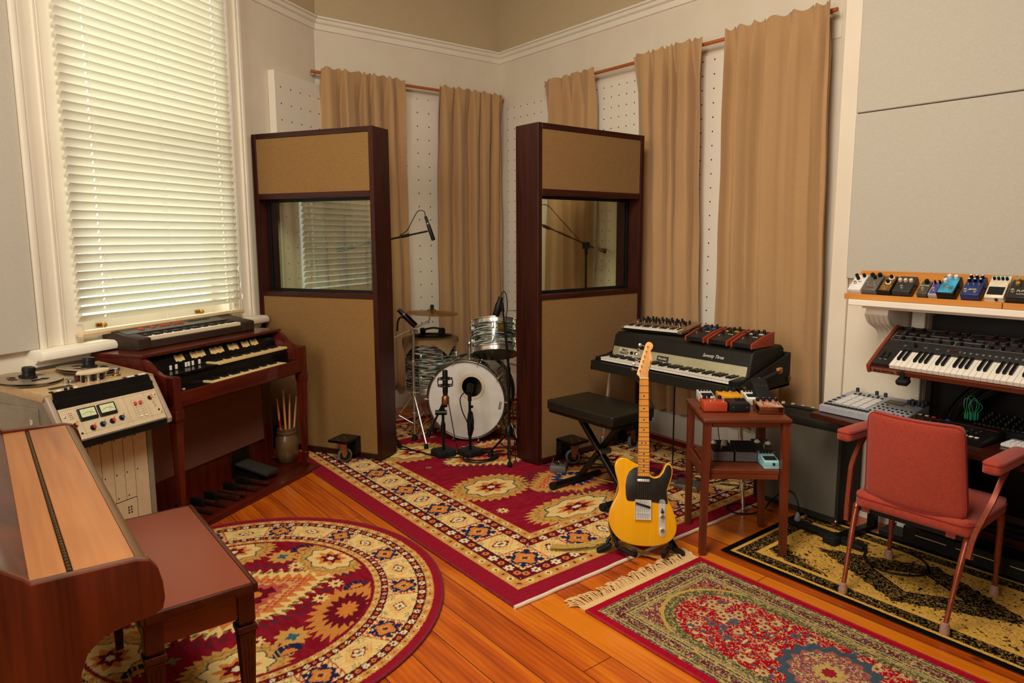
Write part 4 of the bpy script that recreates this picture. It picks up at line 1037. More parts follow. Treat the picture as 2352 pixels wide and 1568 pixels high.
for x in (0.362, 0.377, 0.404, 0.418): m.box(x, x + 0.0008, 0.03, 0.13, 0.0011, 0.0014)
for k in range(6): m.box(0.368, 0.415, 0.035 + 0.012 * k, 0.0358 + 0.012 * k, 0.0011, 0.0014)
for x in (0.105, 0.33, 0.435): m.box(x, x + 0.0008, 0.012, 0.15, 0.0011, 0.0014)
m.box(0.03, TW - 0.03, 0.024, 0.0248, 0.0011, 0.0014).box(0.03, TW - 0.03, 0.148, 0.1488, 0.0011, 0.0014); m.build('printed_lines', mat('grey_print', (110, 100, 84), 0.6), fp_)
for k in range(2): MB().box(0.378 + 0.027 * k, 0.390 + 0.027 * k, 0.034, 0.040, 0.001, 0.005).build('push_button', WKEY, fp_)
for x, v in ((0.470, 0.092), (0.474, 0.076)): MB().lathe([(0.0065, 0), (0.0065, 0.003), (0.003, 0.003), (0.003, 0.001)], (x, v, 0.001), n=14).build('jack_socket', CHR, fp_)
for x, v in ((0.088, 0.028), (0.484, 0.048)): MB().cyl((x, v, 0.001), (x, v, 0.0025), 0.005, n=12).build('jack_hole', BLK, fp_)
for x, v in ((0.042, 0.118), (0.492, 0.13), (0.492, 0.035), (0.042, 0.015)): MB().sph((x, v, 0.002), 0.006, 12, sz=0.5).build('screw', CHR, fp_)
for k in range(8): MB().box(0.062 + 0.009 * (k % 2), 0.066 + 0.009 * (k % 2), 0.102 + 0.009 * (k // 2), 0.104 + 0.009 * (k // 2), 0.001, 0.003).build('indicator', BLK, fp_)
# deck fittings; deck plane rises slightly to the back
da = math.atan2(0.905 - 0.868, TD)
def dz(y): return 0.868 + (0.905 - 0.868) * y / TD
REEL = mat('aluminium_reel', (196, 178, 150), 0.32, 0.75, kind='noise', col2=(184, 166, 138), sc=3)
def flange(mb, z, R, r0, cut):
    n = 96
    def rad_ok(a): return True
    # ring + spokes with three rounded windows
    vs = []; fs = []
    rr_ = [0.028, 0.052, 0.086, R]
    for r in rr_:
        for i in range(n): vs.append((r * cos(2 * pi * i / n), r * sin(2 * pi * i / n), z))
    for j in range(3):
        for i in range(n):
            if j == 1 and ((i + 4) % 32) < cut: continue
            fs.append((j * n + i, j * n + (i + 1) % n, (j + 1) * n + (i + 1) % n, (j + 1) * n + i))
    k = len(vs); vs += [(x, y, zz + 0.0012) for x, y, zz in vs]; fs2 = [tuple(reversed([i + k for i in f])) for f in fs]
    mb.add(vs, fs + fs2)
    for i in range(n): mb.add([(R * cos(2 * pi * i / n), R * sin(2 * pi * i / n), z), (R * cos(2 * pi * (i + 1) / n), R * sin(2 * pi * (i + 1) / n), z), (R * cos(2 * pi * (i + 1) / n), R * sin(2 * pi * (i + 1) / n), z + 0.0012), (R * cos(2 * pi * i / n), R * sin(2 * pi * i / n), z + 0.0012)], [(0, 1, 2, 3)])
for x, y, a0 in ((0.092, 0.270, 0.4), (0.378, 0.270, 1.3)):
    rl = MB(); flange(rl, 0.004, 0.139, 0, 18); flange(rl, 0.016, 0.139, 0, 18)
    rl.lathe([(0.05, 0.0045), (0.05, 0.016)], n=40)
    R0_ = rl.build('tape_reel', REEL, tm, (x, y, dz(y)), (da, 0, a0))
    MB().lathe([(0.052, 0.0055), (0.075 if x < 0.2 else 0.115, 0.0055), (0.075 if x < 0.2 else 0.115, 0.0145), (0.052, 0.0145)], n=40).build('tape_pack', mat('brown_tape', (40, 26, 20), 0.3, kind='noise', col2=(34, 22, 17)), R0_)
    h = MB(); h.lathe([(0.0, 0.017), (0.034, 0.017), (0.036, 0.026), (0.028, 0.028), (0.026, 0.048), (0.029, 0.05), (0.027, 0.066), (0.023, 0.068), (0, 0.068)], n=28)
    for k in range(3):
        a = k * 2.094; h.box(0.028 * cos(a) - 0.01, 0.028 * cos(a) + 0.01, 0.028 * sin(a) - 0.01, 0.028 * sin(a) + 0.01, 0.018, 0.03, b=0.003)
    h.build('reel_hub_clamp', BLK, R0_)
m = MB(); hd = [(-0.075, 0.0), (-0.060, -0.022), (-0.02, -0.034), (0.03, -0.034), (0.07, -0.020), (0.085, 0.004), (0.06, 0.026), (0, 0.034), (-0.055, 0.026)]
m.prism(hd, 2, 0.034, 0.046, b=0.003); m.prism([(x * 0.9, y * 0.55 + 0.012) for x, y in hd], 2, 0, 0.034)
m.build('head_cover', TP, tm, (0.285, 0.105, dz(0.1)), (da, 0, R_(-4)))
for k in range(6): MB().cyl((0, 0, 0), (0, 0, 0.032), 0.007, n=14).build('guide_roller', CHR if k % 2 else BLK, tm, (0.228 + 0.022 * k, 0.085 - 0.010 * sin(k * 0.63), dz(0.08)), (da, 0, 0))
for x, y, r, h_, mm in ((0.165, 0.115, 0.008, 0.03, CHR), (0.195, 0.118, 0.020, 0.016, STEEL), (0.225, 0.122, 0.014, 0.03, mat('maroon_roller', (86, 34, 28), 0.4)), (0.40, 0.095, 0.009, 0.036, CHR), (0.402, 0.095, 0.020, 0.008, BRASS)):
    MB().lathe([(r, 0), (r, h_ * 0.6), (r * 0.9, h_), (0, h_)], n=20).build('guide_post', mm, tm, (x, y, dz(y)), (da, 0, 0))
MB().tube([(0.17, 0.13, dz(0.13) + 0.012), (0.205, 0.14, dz(0.14) + 0.012), (0.3, 0.065, dz(0.07) + 0.016), (0.41, 0.09, dz(0.09) + 0.016), (0.47, 0.2, dz(0.2) + 0.01)], 0.0022, 5, sub=4).build('tape_path', mat('brown_tape', (40, 26, 20), 0.3), tm)
for x, mm in ((0.435, WKEY), (0.455, BLK), (0.475, WKEY), (0.495, WKEY), (0.415, WKEY), (0.392, mat('maroon_roller', (86, 34, 28), 0.4)), (0.04, BLK), (0.075, WKEY), (0.15, WKEY)):
    MB().box(-0.008, 0.008, -0.006, 0.006, 0, 0.005, b=0.001).build('transport_button', mm, tm, (x, 0.022, dz(0.022) + 0.0005), (da, 0, 0))
for x in (0.105, 0.13): MB().cyl((0, 0, 0), (0, 0, 0.010), 0.007, n=14).build('deck_knob', BLK, tm, (x, 0.022, dz(0.022)), (da, 0, 0))
MB().box(-0.05, 0.05, -0.012, 0.012, 0, 0.002).build('counter_window', BLK, tm, (0.115, 0.075, dz(0.075) + 0.0005), (da, 0, 0))
# lower rack
m = MB(); m.box(0.01, 0.03, 0.02, TD, 0.03, 0.60, b=0.002).box(TW - 0.05, TW - 0.02, 0.02, TD, 0.03, 0.60, b=0.002).box(0.03, TW - 0.05, TD - 0.02, TD, 0.03, 0.6); m.box(0.0, TW, 0.0, TD, 0.0, 0.03, b=0.003); m.build('lower_cabinet', TG, tm)
MB().box(-0.002, 0.0035, 0.06, TD - 0.05, 0.62, 0.80, b=0.001).build('side_panel', TG, tm)
MB().lathe([(0.014, 0), (0.014, 0.002), (0.011, 0.003), (0.010, 0.0015), (0.005, 0.002), (0, 0.002)], (-0.002, 0.115, 0.735), (-1, 0, 0), n=20).build('side_lock', CHR, tm)
xs = [0.033, 0.10, 0.18, 0.24, 0.30, 0.355, 0.41, 0.484]
for i in range(7):
    z0 = 0.05 if i == 6 else 0.26
    f = MB().box(xs[i] + 0.001, xs[i + 1] - 0.001, 0.022, 0.026, z0, 0.596, b=0.0006).build('rack_module', TP, tm)
    for zz in (z0 + 0.02, 0.40, 0.575): MB().cyl((xs[i] + 0.012, 0.0215, zz), (xs[i] + 0.012, 0.0195, zz), 0.003, n=8).build('module_screw', INK, f)
f = MB().box(0.034, 0.409, 0.022, 0.026, 0.05, 0.255, b=0.001).build('rack_module', TP, tm)
for k in range(6): MB().cyl((0.36 + 0.014 * (k % 2), 0.0215, 0.19 + 0.014 * (k // 2)), (0.36 + 0.014 * (k % 2), 0.0195, 0.19 + 0.014 * (k // 2)), 0.004, n=8).build('jack_hole', BLK, f)

# ================================================================== WOODEN CONSOLE (closed piano) in the left foreground
CW = mat('satin_walnut_top', (178, 112, 50), 0.33, kind='wood', col2=(138, 76, 34), axis=1, sc=0.35, coat=0.15)
CWS = mat('red_walnut_side', (100, 38, 15), 0.32, kind='wood', col2=(52, 16, 7), axis=2, sc=0.5, coat=0.15)
cn = thing('upright_piano', 'closed low wooden piano console with hinged lid in the left foreground', 'piano', (0, 0, 0.0105))
Y0, Y1 = 1.660, 3.145
sp_ = [(-0.36, 0.0), (-0.36, 1.03), (-0.22, 1.05), (0.030, 0.845), (0.042, 0.832), (0.235, 0.826), (0.262, 0.818), (0.278, 0.795), (0.286, 0.76), (0.288, 0.72), (0.282, 0.695), (0.262, 0.685), (0.215, 0.682), (0.165, 0.672), (0.130, 0.645), (0.114, 0.60), (0.112, 0.0)]
for y in (Y0, Y1 - 0.03):
    MB().prism(sp_, 1, y, y + 0.03, b=0.004).build('side_panel', CWS, cn)
lid = MB(); lid.box(0.040, 0.108, Y0 + 0.0305, Y1 - 0.0305, 0.806, 0.822, b=0.0015); lid.build('fixed_top', CW, cn)
lid = MB(); lid.box(0.1195, 0.238, Y0 + 0.0305, Y1 - 0.0305, 0.806, 0.822, b=0.0015); lid.build('lid', CW, cn)
MB().prism([(0.2385, 0.822), (0.2385, 0.80), (0.255, 0.78), (0.262, 0.72), (0.276, 0.72), (0.274, 0.77), (0.262, 0.806), (0.25, 0.818)], 1, Y0 + 0.0305, Y1 - 0.0305).build('fall_edge', mat('greyed_walnut_edge', (120, 90, 58), 0.4, kind='wood', col2=(100, 72, 46), axis=1), cn)
hg = MB(); 
for k in range(70): hg.cyl((0.1135, Y0 + 0.05 + k * 0.0198, 0.8185), (0.1135, Y0 + 0.066 + k * 0.0198, 0.8185), 0.0048, n=8)
hg.box(0.108, 0.119, Y0 + 0.04, Y1 - 0.06, 0.806, 0.8165); hg.build('piano_hinge', mat('aged_brass_hinge', (96, 66, 32), 0.4, 0.8, kind='noise', col2=(70, 46, 22), sc=20), cn)
MB().prism([(-0.35, 0.05), (-0.35, 1.02), (-0.22, 1.035), (0.04, 0.822), (0.04, 0.79), (0.26, 0.72), (0.24, 0.69), (0.10, 0.68), (0.10, 0.05)], 1, Y0 + 0.0301, Y1 - 0.0301).build('case', CWS, cn)

# ------------------------------------------------------------------ bench in front of the console
be = thing('piano_bench', 'wooden piano bench with brown vinyl top on the round rug', 'bench', (0, 0, -0.001))
BX0, BX1, BY0, BY1, BH = 0.285, 0.615, 2.055, 2.860, 0.497
BW = mat('dark_walnut_bench', (84, 36, 18), 0.35, kind='wood', col2=(50, 20, 10), axis=1, coat=0.15)
BWX = mat('walnut_bench_apron', (118, 52, 22), 0.35, kind='wood', col2=(86, 34, 14), axis=0, coat=0.15)
m = MB(); m.box(BX0, BX0 + 0.014, BY0, BY1, BH - 0.028, BH, b=0.003, seg=2).box(BX1 - 0.014, BX1, BY0, BY1, BH - 0.028, BH, b=0.003, seg=2).box(BX0 + 0.014, BX1 - 0.014, BY0, BY0 + 0.014, BH - 0.028, BH, b=0.003, seg=2).box(BX0 + 0.014, BX1 - 0.014, BY1 - 0.014, BY1, BH - 0.028, BH, b=0.003, seg=2)
m.build('seat_frame', BW, be)
MB().box(BX0 + 0.0145, BX1 - 0.0145, BY0 + 0.0145, BY1 - 0.0145, BH - 0.026, BH + 0.002, b=0.006, seg=2).build('vinyl_seat', mat('brown_vinyl', (136, 66, 44), 0.42, kind='noise', col2=(128, 60, 40), sc=20, bump=0.1), be)
for nm, a in (('apron', (BX0 + 0.05, BX1 - 0.05, BY0 + 0.016, BY0 + 0.032)), ('apron', (BX0 + 0.05, BX1 - 0.05, BY1 - 0.032, BY1 - 0.016)), ('apron', (BX0 + 0.016, BX0 + 0.032, BY0 + 0.05, BY1 - 0.05)), ('apron', (BX1 - 0.032, BX1 - 0.016, BY0 + 0.05, BY1 - 0.05))):
    MB().box(*a, BH - 0.108, BH - 0.029, b=0.002).build(nm, BWX, be)
for x in (BX0 + 0.036, BX1 - 0.036):
    for y in (BY0 + 0.036, BY1 - 0.036):
        l = MB(); l.box(x - 0.026, x + 0.026, y - 0.026, y + 0.026, BH - 0.125, BH - 0.0285, b=0.002)
        for z0, z1, w in ((BH - 0.135, BH - 0.125, 0.021), (BH - 0.155, BH - 0.135, 0.030), (BH - 0.168, BH - 0.155, 0.026)): l.box(x - w, x + w, y - w, y + w, z0, z1, b=0.004, seg=2)
        vs = [(x + sx * w, y + sy * w, z) for z, w in ((BH - 0.168, 0.024), (0.012, 0.012)) for sx, sy in ((-1, -1), (1, -1), (1, 1), (-1, 1))]
        l.add(vs, [(0, 1, 2, 3), (4, 5, 6, 7)] + [(i, (i + 1) % 4, 4 + (i + 1) % 4, 4 + i) for i in range(4)])
        for k in (-1, 0, 1):      # raised reeds along the tapering faces
            for (ax, s_) in ((0, -1), (0, 1), (1, -1), (1, 1)):
                p0 = [x, y, BH - 0.18]; p1 = [x, y, 0.08]
                p0[ax] += s_ * 0.0235; p1[ax] += s_ * 0.0135; p0[1 - ax] += k * 0.012; p1[1 - ax] += k * 0.006
                l.cyl(p0, p1, 0.0026, 0.0016, n=6)
        l.build('leg', BW, be)
# ================================================================== DRUM KIT
PRL = mat('black_oyster_pearl', (60, 60, 50), 0.22, kind='pearl', coat=0.5)
HEADM = mat('white_drum_head', (214, 206, 194), 0.55, kind='noise', col2=(206, 196, 182), sc=1.5)
HOOPD = mat('dark_nickel_hoop', (120, 118, 106), 0.28, 0.9, kind='noise', col2=(96, 92, 80), sc=3)
AMBW = mat('amber_drum_interior', (120, 70, 34), 0.5, kind='noise', col2=(96, 52, 24))
bd = thing('bass_drum', 'bass drum with white ported head and oyster pearl shell, between the two screens', 'drum', (2.862, 4.20, 0.0), R_(42 - 90))
CZ, RK = 0.330, 0.293
m = MB(); n = 64; hx, hz, hr = 0.045, 0.105, 0.078
# head surface with an off-centre port: ring of quads between the hole and the rim
vs = []; 
for i in range(n):
    a = 2 * pi * i / n; px, pz = hx + hr * cos(a), hz + hr * sin(a)
    for k in range(9):
        t = (k / 8); ox, oz = RK * cos(a), RK * sin(a); vs.append((px + (ox - px) * t, -0.002 * sin(pi * t), CZ + pz + (oz - pz) * t))
fs = [(i * 9 + k, i * 9 + k + 1, ((i + 1) % n) * 9 + k + 1, ((i + 1) % n) * 9 + k) for i in range(n) for k in range(8)]
m.add(vs, fs); m.build('front_head', HEADM, bd)
MB().lathe([(hr - 0.001, -0.0035), (hr + 0.024, -0.0035), (hr + 0.024, -0.0025), (hr - 0.001, -0.0025), (hr - 0.001, -0.0035)], (hx, 0, CZ + hz), (0, 1, 0), 48).build('port_ring', mat('cream_port_ring', (206, 190, 158), 0.5, kind='noise', col2=(198, 180, 148)), bd)
sh = MB(); sh.lathe([(RK + 0.004, 0.012), (RK + 0.004, 0.37), (RK - 0.004, 0.37), (RK - 0.004, 0.012)], (0, 0, CZ), (0, 1, 0), 64); 
sh.v and None
sh2 = MB(); nn_ = 64; vs = []
for y in (0.012, 0.37):
    for i in range(nn_): vs.append(((RK + 0.004) * cos(2 * pi * i / nn_), y, CZ + (RK + 0.004) * sin(2 * pi * i / nn_)))
for y in (0.012, 0.37):
    for i in range(nn_): vs.append(((RK - 0.004) * cos(2 * pi * i / nn_), y, CZ + (RK - 0.004) * sin(2 * pi * i / nn_)))
fs = [(i, (i + 1) % nn_, nn_ + (i + 1) % nn_, nn_ + i) for i in range(nn_)] + [(2 * nn_ + i, 3 * nn_ + i, 3 * nn_ + (i + 1) % nn_, 2 * nn_ + (i + 1) % nn_) for i in range(nn_)]
sh2.add(vs, fs); sh2.build('shell', PRL, bd)
MB().cyl((0, 0.365, CZ), (0, 0.372, CZ), RK, n=64).build('batter_head', mat('coated_batter_head', (176, 150, 122), 0.7, kind='noise', col2=(164, 138, 110)), bd)
for y, dd in ((-0.012, 1), (0.385, -1)):
    h = MB(); h.torus((0, y + 0.004 * dd, CZ), (0, 1, 0), RK + 0.008, 0.009, 72, 8); h.torus((0, y + 0.022 * dd, CZ), (0, 1, 0), RK + 0.010, 0.006, 72, 8)
    h.build('hoop', HOOPD, bd)
for k in range(10):
    a = pi / 2 + pi / 10 + k * pi / 5; c, s_ = cos(a), sin(a)
    l = MB(); l.cyl(((RK + 0.022) * c, 0.0, CZ + (RK + 0.022) * s_), ((RK + 0.022) * c, 0.13, CZ + (RK + 0.022) * s_), 0.0032, n=8)
    l.bar(((RK + 0.0) * c, -0.022, CZ + RK * s_), ((RK + 0.03) * c, -0.020, CZ + (RK + 0.03) * s_), 0.022, 0.008, b=0.002)
    l.cyl(((RK + 0.024) * c, -0.036, CZ + (RK + 0.024) * s_), ((RK + 0.024) * c, -0.014, CZ + (RK + 0.024) * s_), 0.006, n=8)
    l.bar(((RK + 0.016) * c, 0.12, CZ + (RK + 0.016) * s_), ((RK + 0.016) * c, 0.17, CZ + (RK + 0.016) * s_), 0.014, 0.014, b=0.003)
    l.build('claw_hook', CHR, bd)
text('lettering', 'REMO', 0.028, INK, bd, (0.262, -0.0045, CZ - 0.03), (pi / 2, R_(-80), 0), sx=0.8)
for sx, mm in ((-1, mat('copper_tube', (196, 124, 80), 0.3, 0.9, kind='noise', col2=(170, 100, 60), sc=6)), (1, CHR)):
    m = MB(); m.tube([(sx * 0.26, 0.10, 0.17), (sx * 0.33, 0.06, 0.14), (sx * 0.38, -0.0, 0.08), (sx * 0.40, -0.04, 0.035)], 0.009, 10); sp = m.build('spur_leg', mm, bd)
    MB().lathe([(0.012, 0), (0.022, 0.004), (0.020, 0.02), (0.012, 0.05), (0.0, 0.05)], (sx * 0.402, -0.045, 0.0105), n=14).build('rubber_foot', RUB, sp)
m = MB(); m.cyl((0.0, 0.13, CZ + RK), (0.0, 0.13, 0.80), 0.011, n=14); m.sph((0, 0.13, 0.745), 0.024, 14); m.cyl((0, 0.13, 0.66), (0, 0.13, 0.70), 0.018, n=14)
m.tube([(0.0, 0.13, 0.79), (0.04, 0.12, 0.83), (0.10, 0.10, 0.84)], 0.009, 8); m.build('tom_holder', CHR, bd)

def drum(name, label, loc, R, H, tilt, lugs=6, legs=False, head=None, low=None):
    d = thing(name, label, 'drum', loc, rot=tilt)
    MB().lathe([(R, 0.004), (R, H - 0.004)], n=56).build('shell', PRL, d)
    MB().cyl((0, 0, H - 0.008), (0, 0, H + 0.001), R - 0.001, n=56).build('batter_head', head or HEADM, d)
    MB().cyl((0, 0, -0.001), (0, 0, 0.008), R - 0.001, n=56).build('resonant_head', low or AMBW, d)
    for z0 in (-0.012, H - 0.028):
        MB().lathe([(R + 0.003, 0.0), (R + 0.010, 0.0), (R + 0.010, 0.003), (R + 0.005, 0.008), (R + 0.005, 0.030), (R + 0.010, 0.036), (R + 0.010, 0.040), (R + 0.002, 0.040), (R + 0.002, 0.0)], (0, 0, z0), n=56).build('hoop', CHR, d)
    for k in range(lugs):
        a = 2 * pi * (k + 0.5) / lugs; c, s_ = cos(a), sin(a)
        l = MB()
        for za in (H * 0.22, H * 0.66):
            l.T = Matrix.Translation((R * c, R * s_, za)) @ Matrix.Rotation(a, 4, 'Z'); l.box(-0.002, 0.016, -0.009, 0.009, 0, 0.045, b=0.005, seg=2)
        l.T = Matrix.Identity(4)
        l.cyl(((R + 0.012) * c, (R + 0.012) * s_, H * 0.72), ((R + 0.012) * c, (R + 0.012) * s_, H + 0.014), 0.0028, n=7); l.cyl(((R + 0.012) * c, (R + 0.012) * s_, -0.018), ((R + 0.012) * c, (R + 0.012) * s_, H * 0.24), 0.0028, n=7)
        l.build('lug', CHR, d)
    return d
t1 = drum('rack_tom', 'tom drum mounted above the right side of the bass drum', (3.085, 4.13, 0.700), 0.176, 0.225, (R_(4), R_(-5), R_(20)), low=mat('amber_clear_head', (196, 112, 50), 0.35, kind='noise', col2=(176, 94, 40)))
t1.rotation_mode = 'QUATERNION'; t1.rotation_quaternion = Matrix.Rotation(R_(23), 3, Vector((-0.83, 0.56, 0))).to_quaternion() @ Matrix.Rotation(R_(20), 3, 'Z').to_quaternion(); t1.location = (3.03, 4.06, 0.690)
MB().box(-0.03, 0.03, -0.022, 0.022, 0, 0.004, b=0.002).build('badge', mat('brass', (190, 140, 60), 0.3, 1.0), t1, (-0.115, -0.140, 0.155), (pi / 2, 0, R_(-40)))
ft = drum('floor_tom', 'floor tom with oyster pearl wrap and hessian cloth on top, left of the bass drum', (2.82, 4.63, 0.36), 0.205, 0.39, (0, 0, R_(15)), 8)
for k in range(3):
    a = R_(200 + k * 120); c, s_ = cos(a), sin(a)
    m = MB(); m.tube([(0.222 * c, 0.222 * s_, 0.20), (0.222 * c, 0.222 * s_, -0.10), (0.235 * c, 0.235 * s_, -0.26), (0.25 * c, 0.25 * s_, -0.33)], 0.0065, 8); m.cyl((0.25 * c, 0.25 * s_, -0.349), (0.25 * c, 0.25 * s_, -0.32), 0.014, 0.009, n=12); m.build('leg', CHR, ft)
HES = mat('hessian_cloth', (150, 118, 78), 0.95, kind='weave', col2=(122, 92, 58), sc=0.5, bump=0.4)
m = MB(); nC = 26; vs = []; rs_ = random.Random(5)
for j in range(nC + 1):
    for i in range(nC + 1):
        x, y = (i / nC - 0.5) * 0.50, (j / nC - 0.5) * 0.50; r = math.hypot(x, y); R = 0.219
        if r > R:
            k = R + (r - R) * 0.12; z = -(r - R) * 0.96; x, y = x / r * k, y / r * k
        else: z = 0
        vs.append((x, y, z + 0.004 * sin(x * 30) * cos(y * 26) * (1 if r > R else 0.3)))
fs = [(j * (nC + 1) + i, j * (nC + 1) + i + 1, (j + 1) * (nC + 1) + i + 1, (j + 1) * (nC + 1) + i) for j in range(nC) for i in range(nC)]
k0 = len(vs); vs += [(x * 1.004, y * 1.004, z + 0.0025) for x, y, z in vs]; fs += [tuple(q + k0 for q in f) for f in fs]
m.add(vs, fs); tag(m.build('hessian_cloth', HES, None, (2.82, 4.63, 0.36 + 0.408), (0, 0, R_(-42))), 'tan hessian cloth draped over the floor tom', 'cloth')
hpn = thing('headphones', 'black headphones with coiled lead lying on the hessian cloth', 'headphones', (2.82, 4.60, 0.776), R_(-40))
hpn.scale = (1.1, 1.1, 0.8)
m = MB()
m.tube([(-0.07, 0.0, 0.04), (-0.06, 0.05, 0.06), (0.0, 0.085, 0.07), (0.06, 0.05, 0.06), (0.07, 0.0, 0.04)], 0.010, 8); m.build('headband', BLK, hpn)
for sx in (-1, 1): MB().lathe([(0.0, 0), (0.034, 0.0), (0.042, 0.008), (0.042, 0.026), (0.034, 0.036), (0, 0.036)], (sx * 0.085, -0.005, 0.044), (-sx, 0.1, 0.1), 24).build('ear_cup', RUB, hpn)
m = MB(); m.tube([(0.13 * cos(t * 0.62) * (1 + 0.15 * sin(t * 1.7)), 0.08 * sin(t * 0.62) - 0.02, 0.004 + 0.0006 * t) for t in range(40)], 0.003, 6, sub=3); m.build('lead', CABLE, hpn)

# hardware behind the rack tom
sn = thing('drum_hardware_stand', 'folded chrome and black drum hardware stand low behind the rack tom', 'stand', (3.215, 4.35, 0.565))
m = MB(); m.cyl((0, 0, -0.40), (0, 0, 0.0), 0.011, n=12)
for k in range(3):
    a = k * 2.094 + 0.5; m.tube([(0, 0, -0.10), (0.10 * cos(a), 0.10 * sin(a), -0.04), (0.15 * cos(a), 0.15 * sin(a), 0.0)], 0.007, 8); m.tube([(0, 0, -0.34), (0.24 * cos(a), 0.24 * sin(a), -0.53)], 0.008, 8, sub=1)
    m.cyl((0.24 * cos(a), 0.24 * sin(a), -0.553), (0.24 * cos(a), 0.24 * sin(a), -0.52), 0.013, n=10)
m.build('frame', CHR, sn)

# cymbals
CYM = mat('dull_bronze_cymbal', (168, 128, 72), 0.32, 0.95, kind='noise', col2=(140, 104, 56), sc=6)
def tripod(parent, base, hub, spread, r, mt_, a0=0.3, foot=RUB, n=3):
    for k in range(n):
        a = a0 + k * 2 * pi / n; ex, ey = base[0] + spread * cos(a), base[1] + spread * sin(a)
        l = MB(); l.cyl((base[0], base[1], hub), (ex, ey, 0.035), r, n=10); l.cyl((base[0], base[1], hub * 0.35), ((base[0] + ex) / 2, (base[1] + ey) / 2, hub / 2 + 0.015), r * 0.6, n=8)
        o = l.build('leg', mt_, parent)
        MB().lathe([(0.016, 0), (0.018, 0.012), (0.012, 0.035), (0.0, 0.04)], (ex, ey, 0.0), n=12).build('rubber_foot', foot, o)
cs = thing('cymbal_stand', 'chrome tripod cymbal stand in front of the floor tom', 'stand', (2.565, 4.470, 0.0105))
m = MB(); m.cyl((0, 0, 0.02), (0, 0, 0.60), 0.012, n=14); m.cyl((0, 0, 0.60), (0.008, -0.006, 0.86), 0.0095, n=14); m.build('pole', CHR, cs)
for z in (0.20, 0.36, 0.60, 0.84): MB().lathe([(0.012, -0.02), (0.02, -0.015), (0.02, 0.015), (0.012, 0.02)], (0, 0, z), n=14).box(0.015, 0.05, -0.006, 0.006, z - 0.012, z + 0.012, b=0.004).build('collar', CHR, cs)
m = MB(); m.cyl((-0.14, 0.10, 0.775), (0.10, -0.07, 0.915), 0.007, n=10); m.cyl((0.10, -0.07, 0.90), (0.118, -0.092, 1.02), 0.005, n=10); m.build('boom_arm', CHR, cs)
tripod(cs, (0, 0), 0.36, 0.24, 0.007, CHR, 0.35)
cy = thing('cymbal', 'bronze cymbal seen edge-on above the floor tom', 'cymbal', (2.683, 4.378, 1.000), rot=(R_(2), R_(2), 0))
MB().lathe([(0.004, 0.022), (0.02, 0.021), (0.038, 0.010), (0.05, 0.006), (0.19, -0.010), (0.20, -0.0115), (0.19, -0.0115), (0.05, 0.0045), (0.036, 0.008), (0.02, 0.019), (0.004, 0.020)], n=64).build('bronze_disc', CYM, cy)
MB().cyl((0, 0, 0.022), (0, 0, 0.052), 0.013, n=14).cyl((0, 0, 0.034), (0, 0, 0.040), 0.016, n=14).build('felt_and_nut', RUB, cy)
c2 = thing('cymbal', 'cymbal edge peeping out just left of the right screen', 'cymbal', (3.44, 4.12, 0.985), rot=(R_(-4), R_(4), 0))
MB().lathe([(0.004, 0.022), (0.02, 0.021), (0.038, 0.010), (0.05, 0.006), (0.20, -0.010), (0.21, -0.0115), (0.20, -0.0115), (0.05, 0.0045), (0.036, 0.008), (0.02, 0.019), (0.004, 0.020)], n=64).build('bronze_disc', CYM, c2)
MB().cyl((0, 0, -0.97), (0, 0, 0.03), 0.009, n=12).build('stand_rod', CHR, c2)

# ------------------------------------------------------------------ microphones on stands
def xlr(m, p, d): 
    p, d = Vector(p), Vector(d).normalized(); m.cyl(p, p + d * 0.05, 0.009, n=12)
def mic_stand(name, label, base, group='microphone stands around the drums'):
    return thing(name, label, 'microphone stand', (base[0], base[1], 0.0105), 0, group)
# overhead, its stand behind the left screen
s1 = mic_stand('microphone_stand', 'black boom stand behind the left screen, reaching out over the drums', (2.315, 4.605))
m = MB(); m.cyl((0, 0, 0.05), (0, 0, 0.95), 0.011, n=12); m.cyl((0, 0, 0.95), (0, 0, 1.50), 0.0075, n=12); m.cyl((0, 0, 0.93), (0, 0, 1.02), 0.017, n=14); m.build('pole', BLKM, s1)
m = MB(); m.cyl((-0.17, 0.125, 1.455), (0.275, -0.345, 1.585), 0.0065, n=10); m.cyl((-0.20, 0.147, 1.446), (-0.10, 0.075, 1.475), 0.018, 0.015, n=14); m.box(-0.022, 0.022, -0.022, 0.022, 1.48, 1.53, b=0.006); m.cyl((0.14, -0.20, 1.546), (0.18, -0.245, 1.559), 0.011, n=12); m.build('boom_arm', BLKM, s1)
tripod(s1, (0, 0), 0.20, 0.24, 0.008, BLKM, 0.8)
def pencil(label, p0, p1, r, ring=True):
    p0, p1 = Vector(p0), Vector(p1); d = (p1 - p0)
    o = thing('microphone', label, 'microphone', p0, group='microphones on the drum kit'); L = d.length
    MB().lathe([(0, 0), (r * 0.7, 0.0), (r * 0.8, L * 0.3), (r, L * 0.42), (r, L * 0.97), (r * 0.9, L), (0, L)], (0, 0, 0), d, 20).build('body', BLK, o)
    if ring: MB().lathe([(r * 0.86, L * 0.27), (r * 0.9, L * 0.27), (r * 0.9, L * 0.33), (r * 0.86, L * 0.33)], (0, 0, 0), d, 20).build('metal_band', STEEL, o)
    return o
pencil('slim black microphone hanging from the boom above the drums', (2.578, 4.270, 1.70), (2.622, 4.236, 1.530), 0.0145)
tag(MB().tube([(2.578, 4.270, 1.70), (2.570, 4.275, 1.735), (2.535, 4.30, 1.735), (2.505, 4.34, 1.66), (2.485, 4.375, 1.60), (2.45, 4.42, 1.565)], 0.0032, 6).build('microphone_cable', CABLE), 'cable looping from the overhead microphone to its boom', 'cable', None)
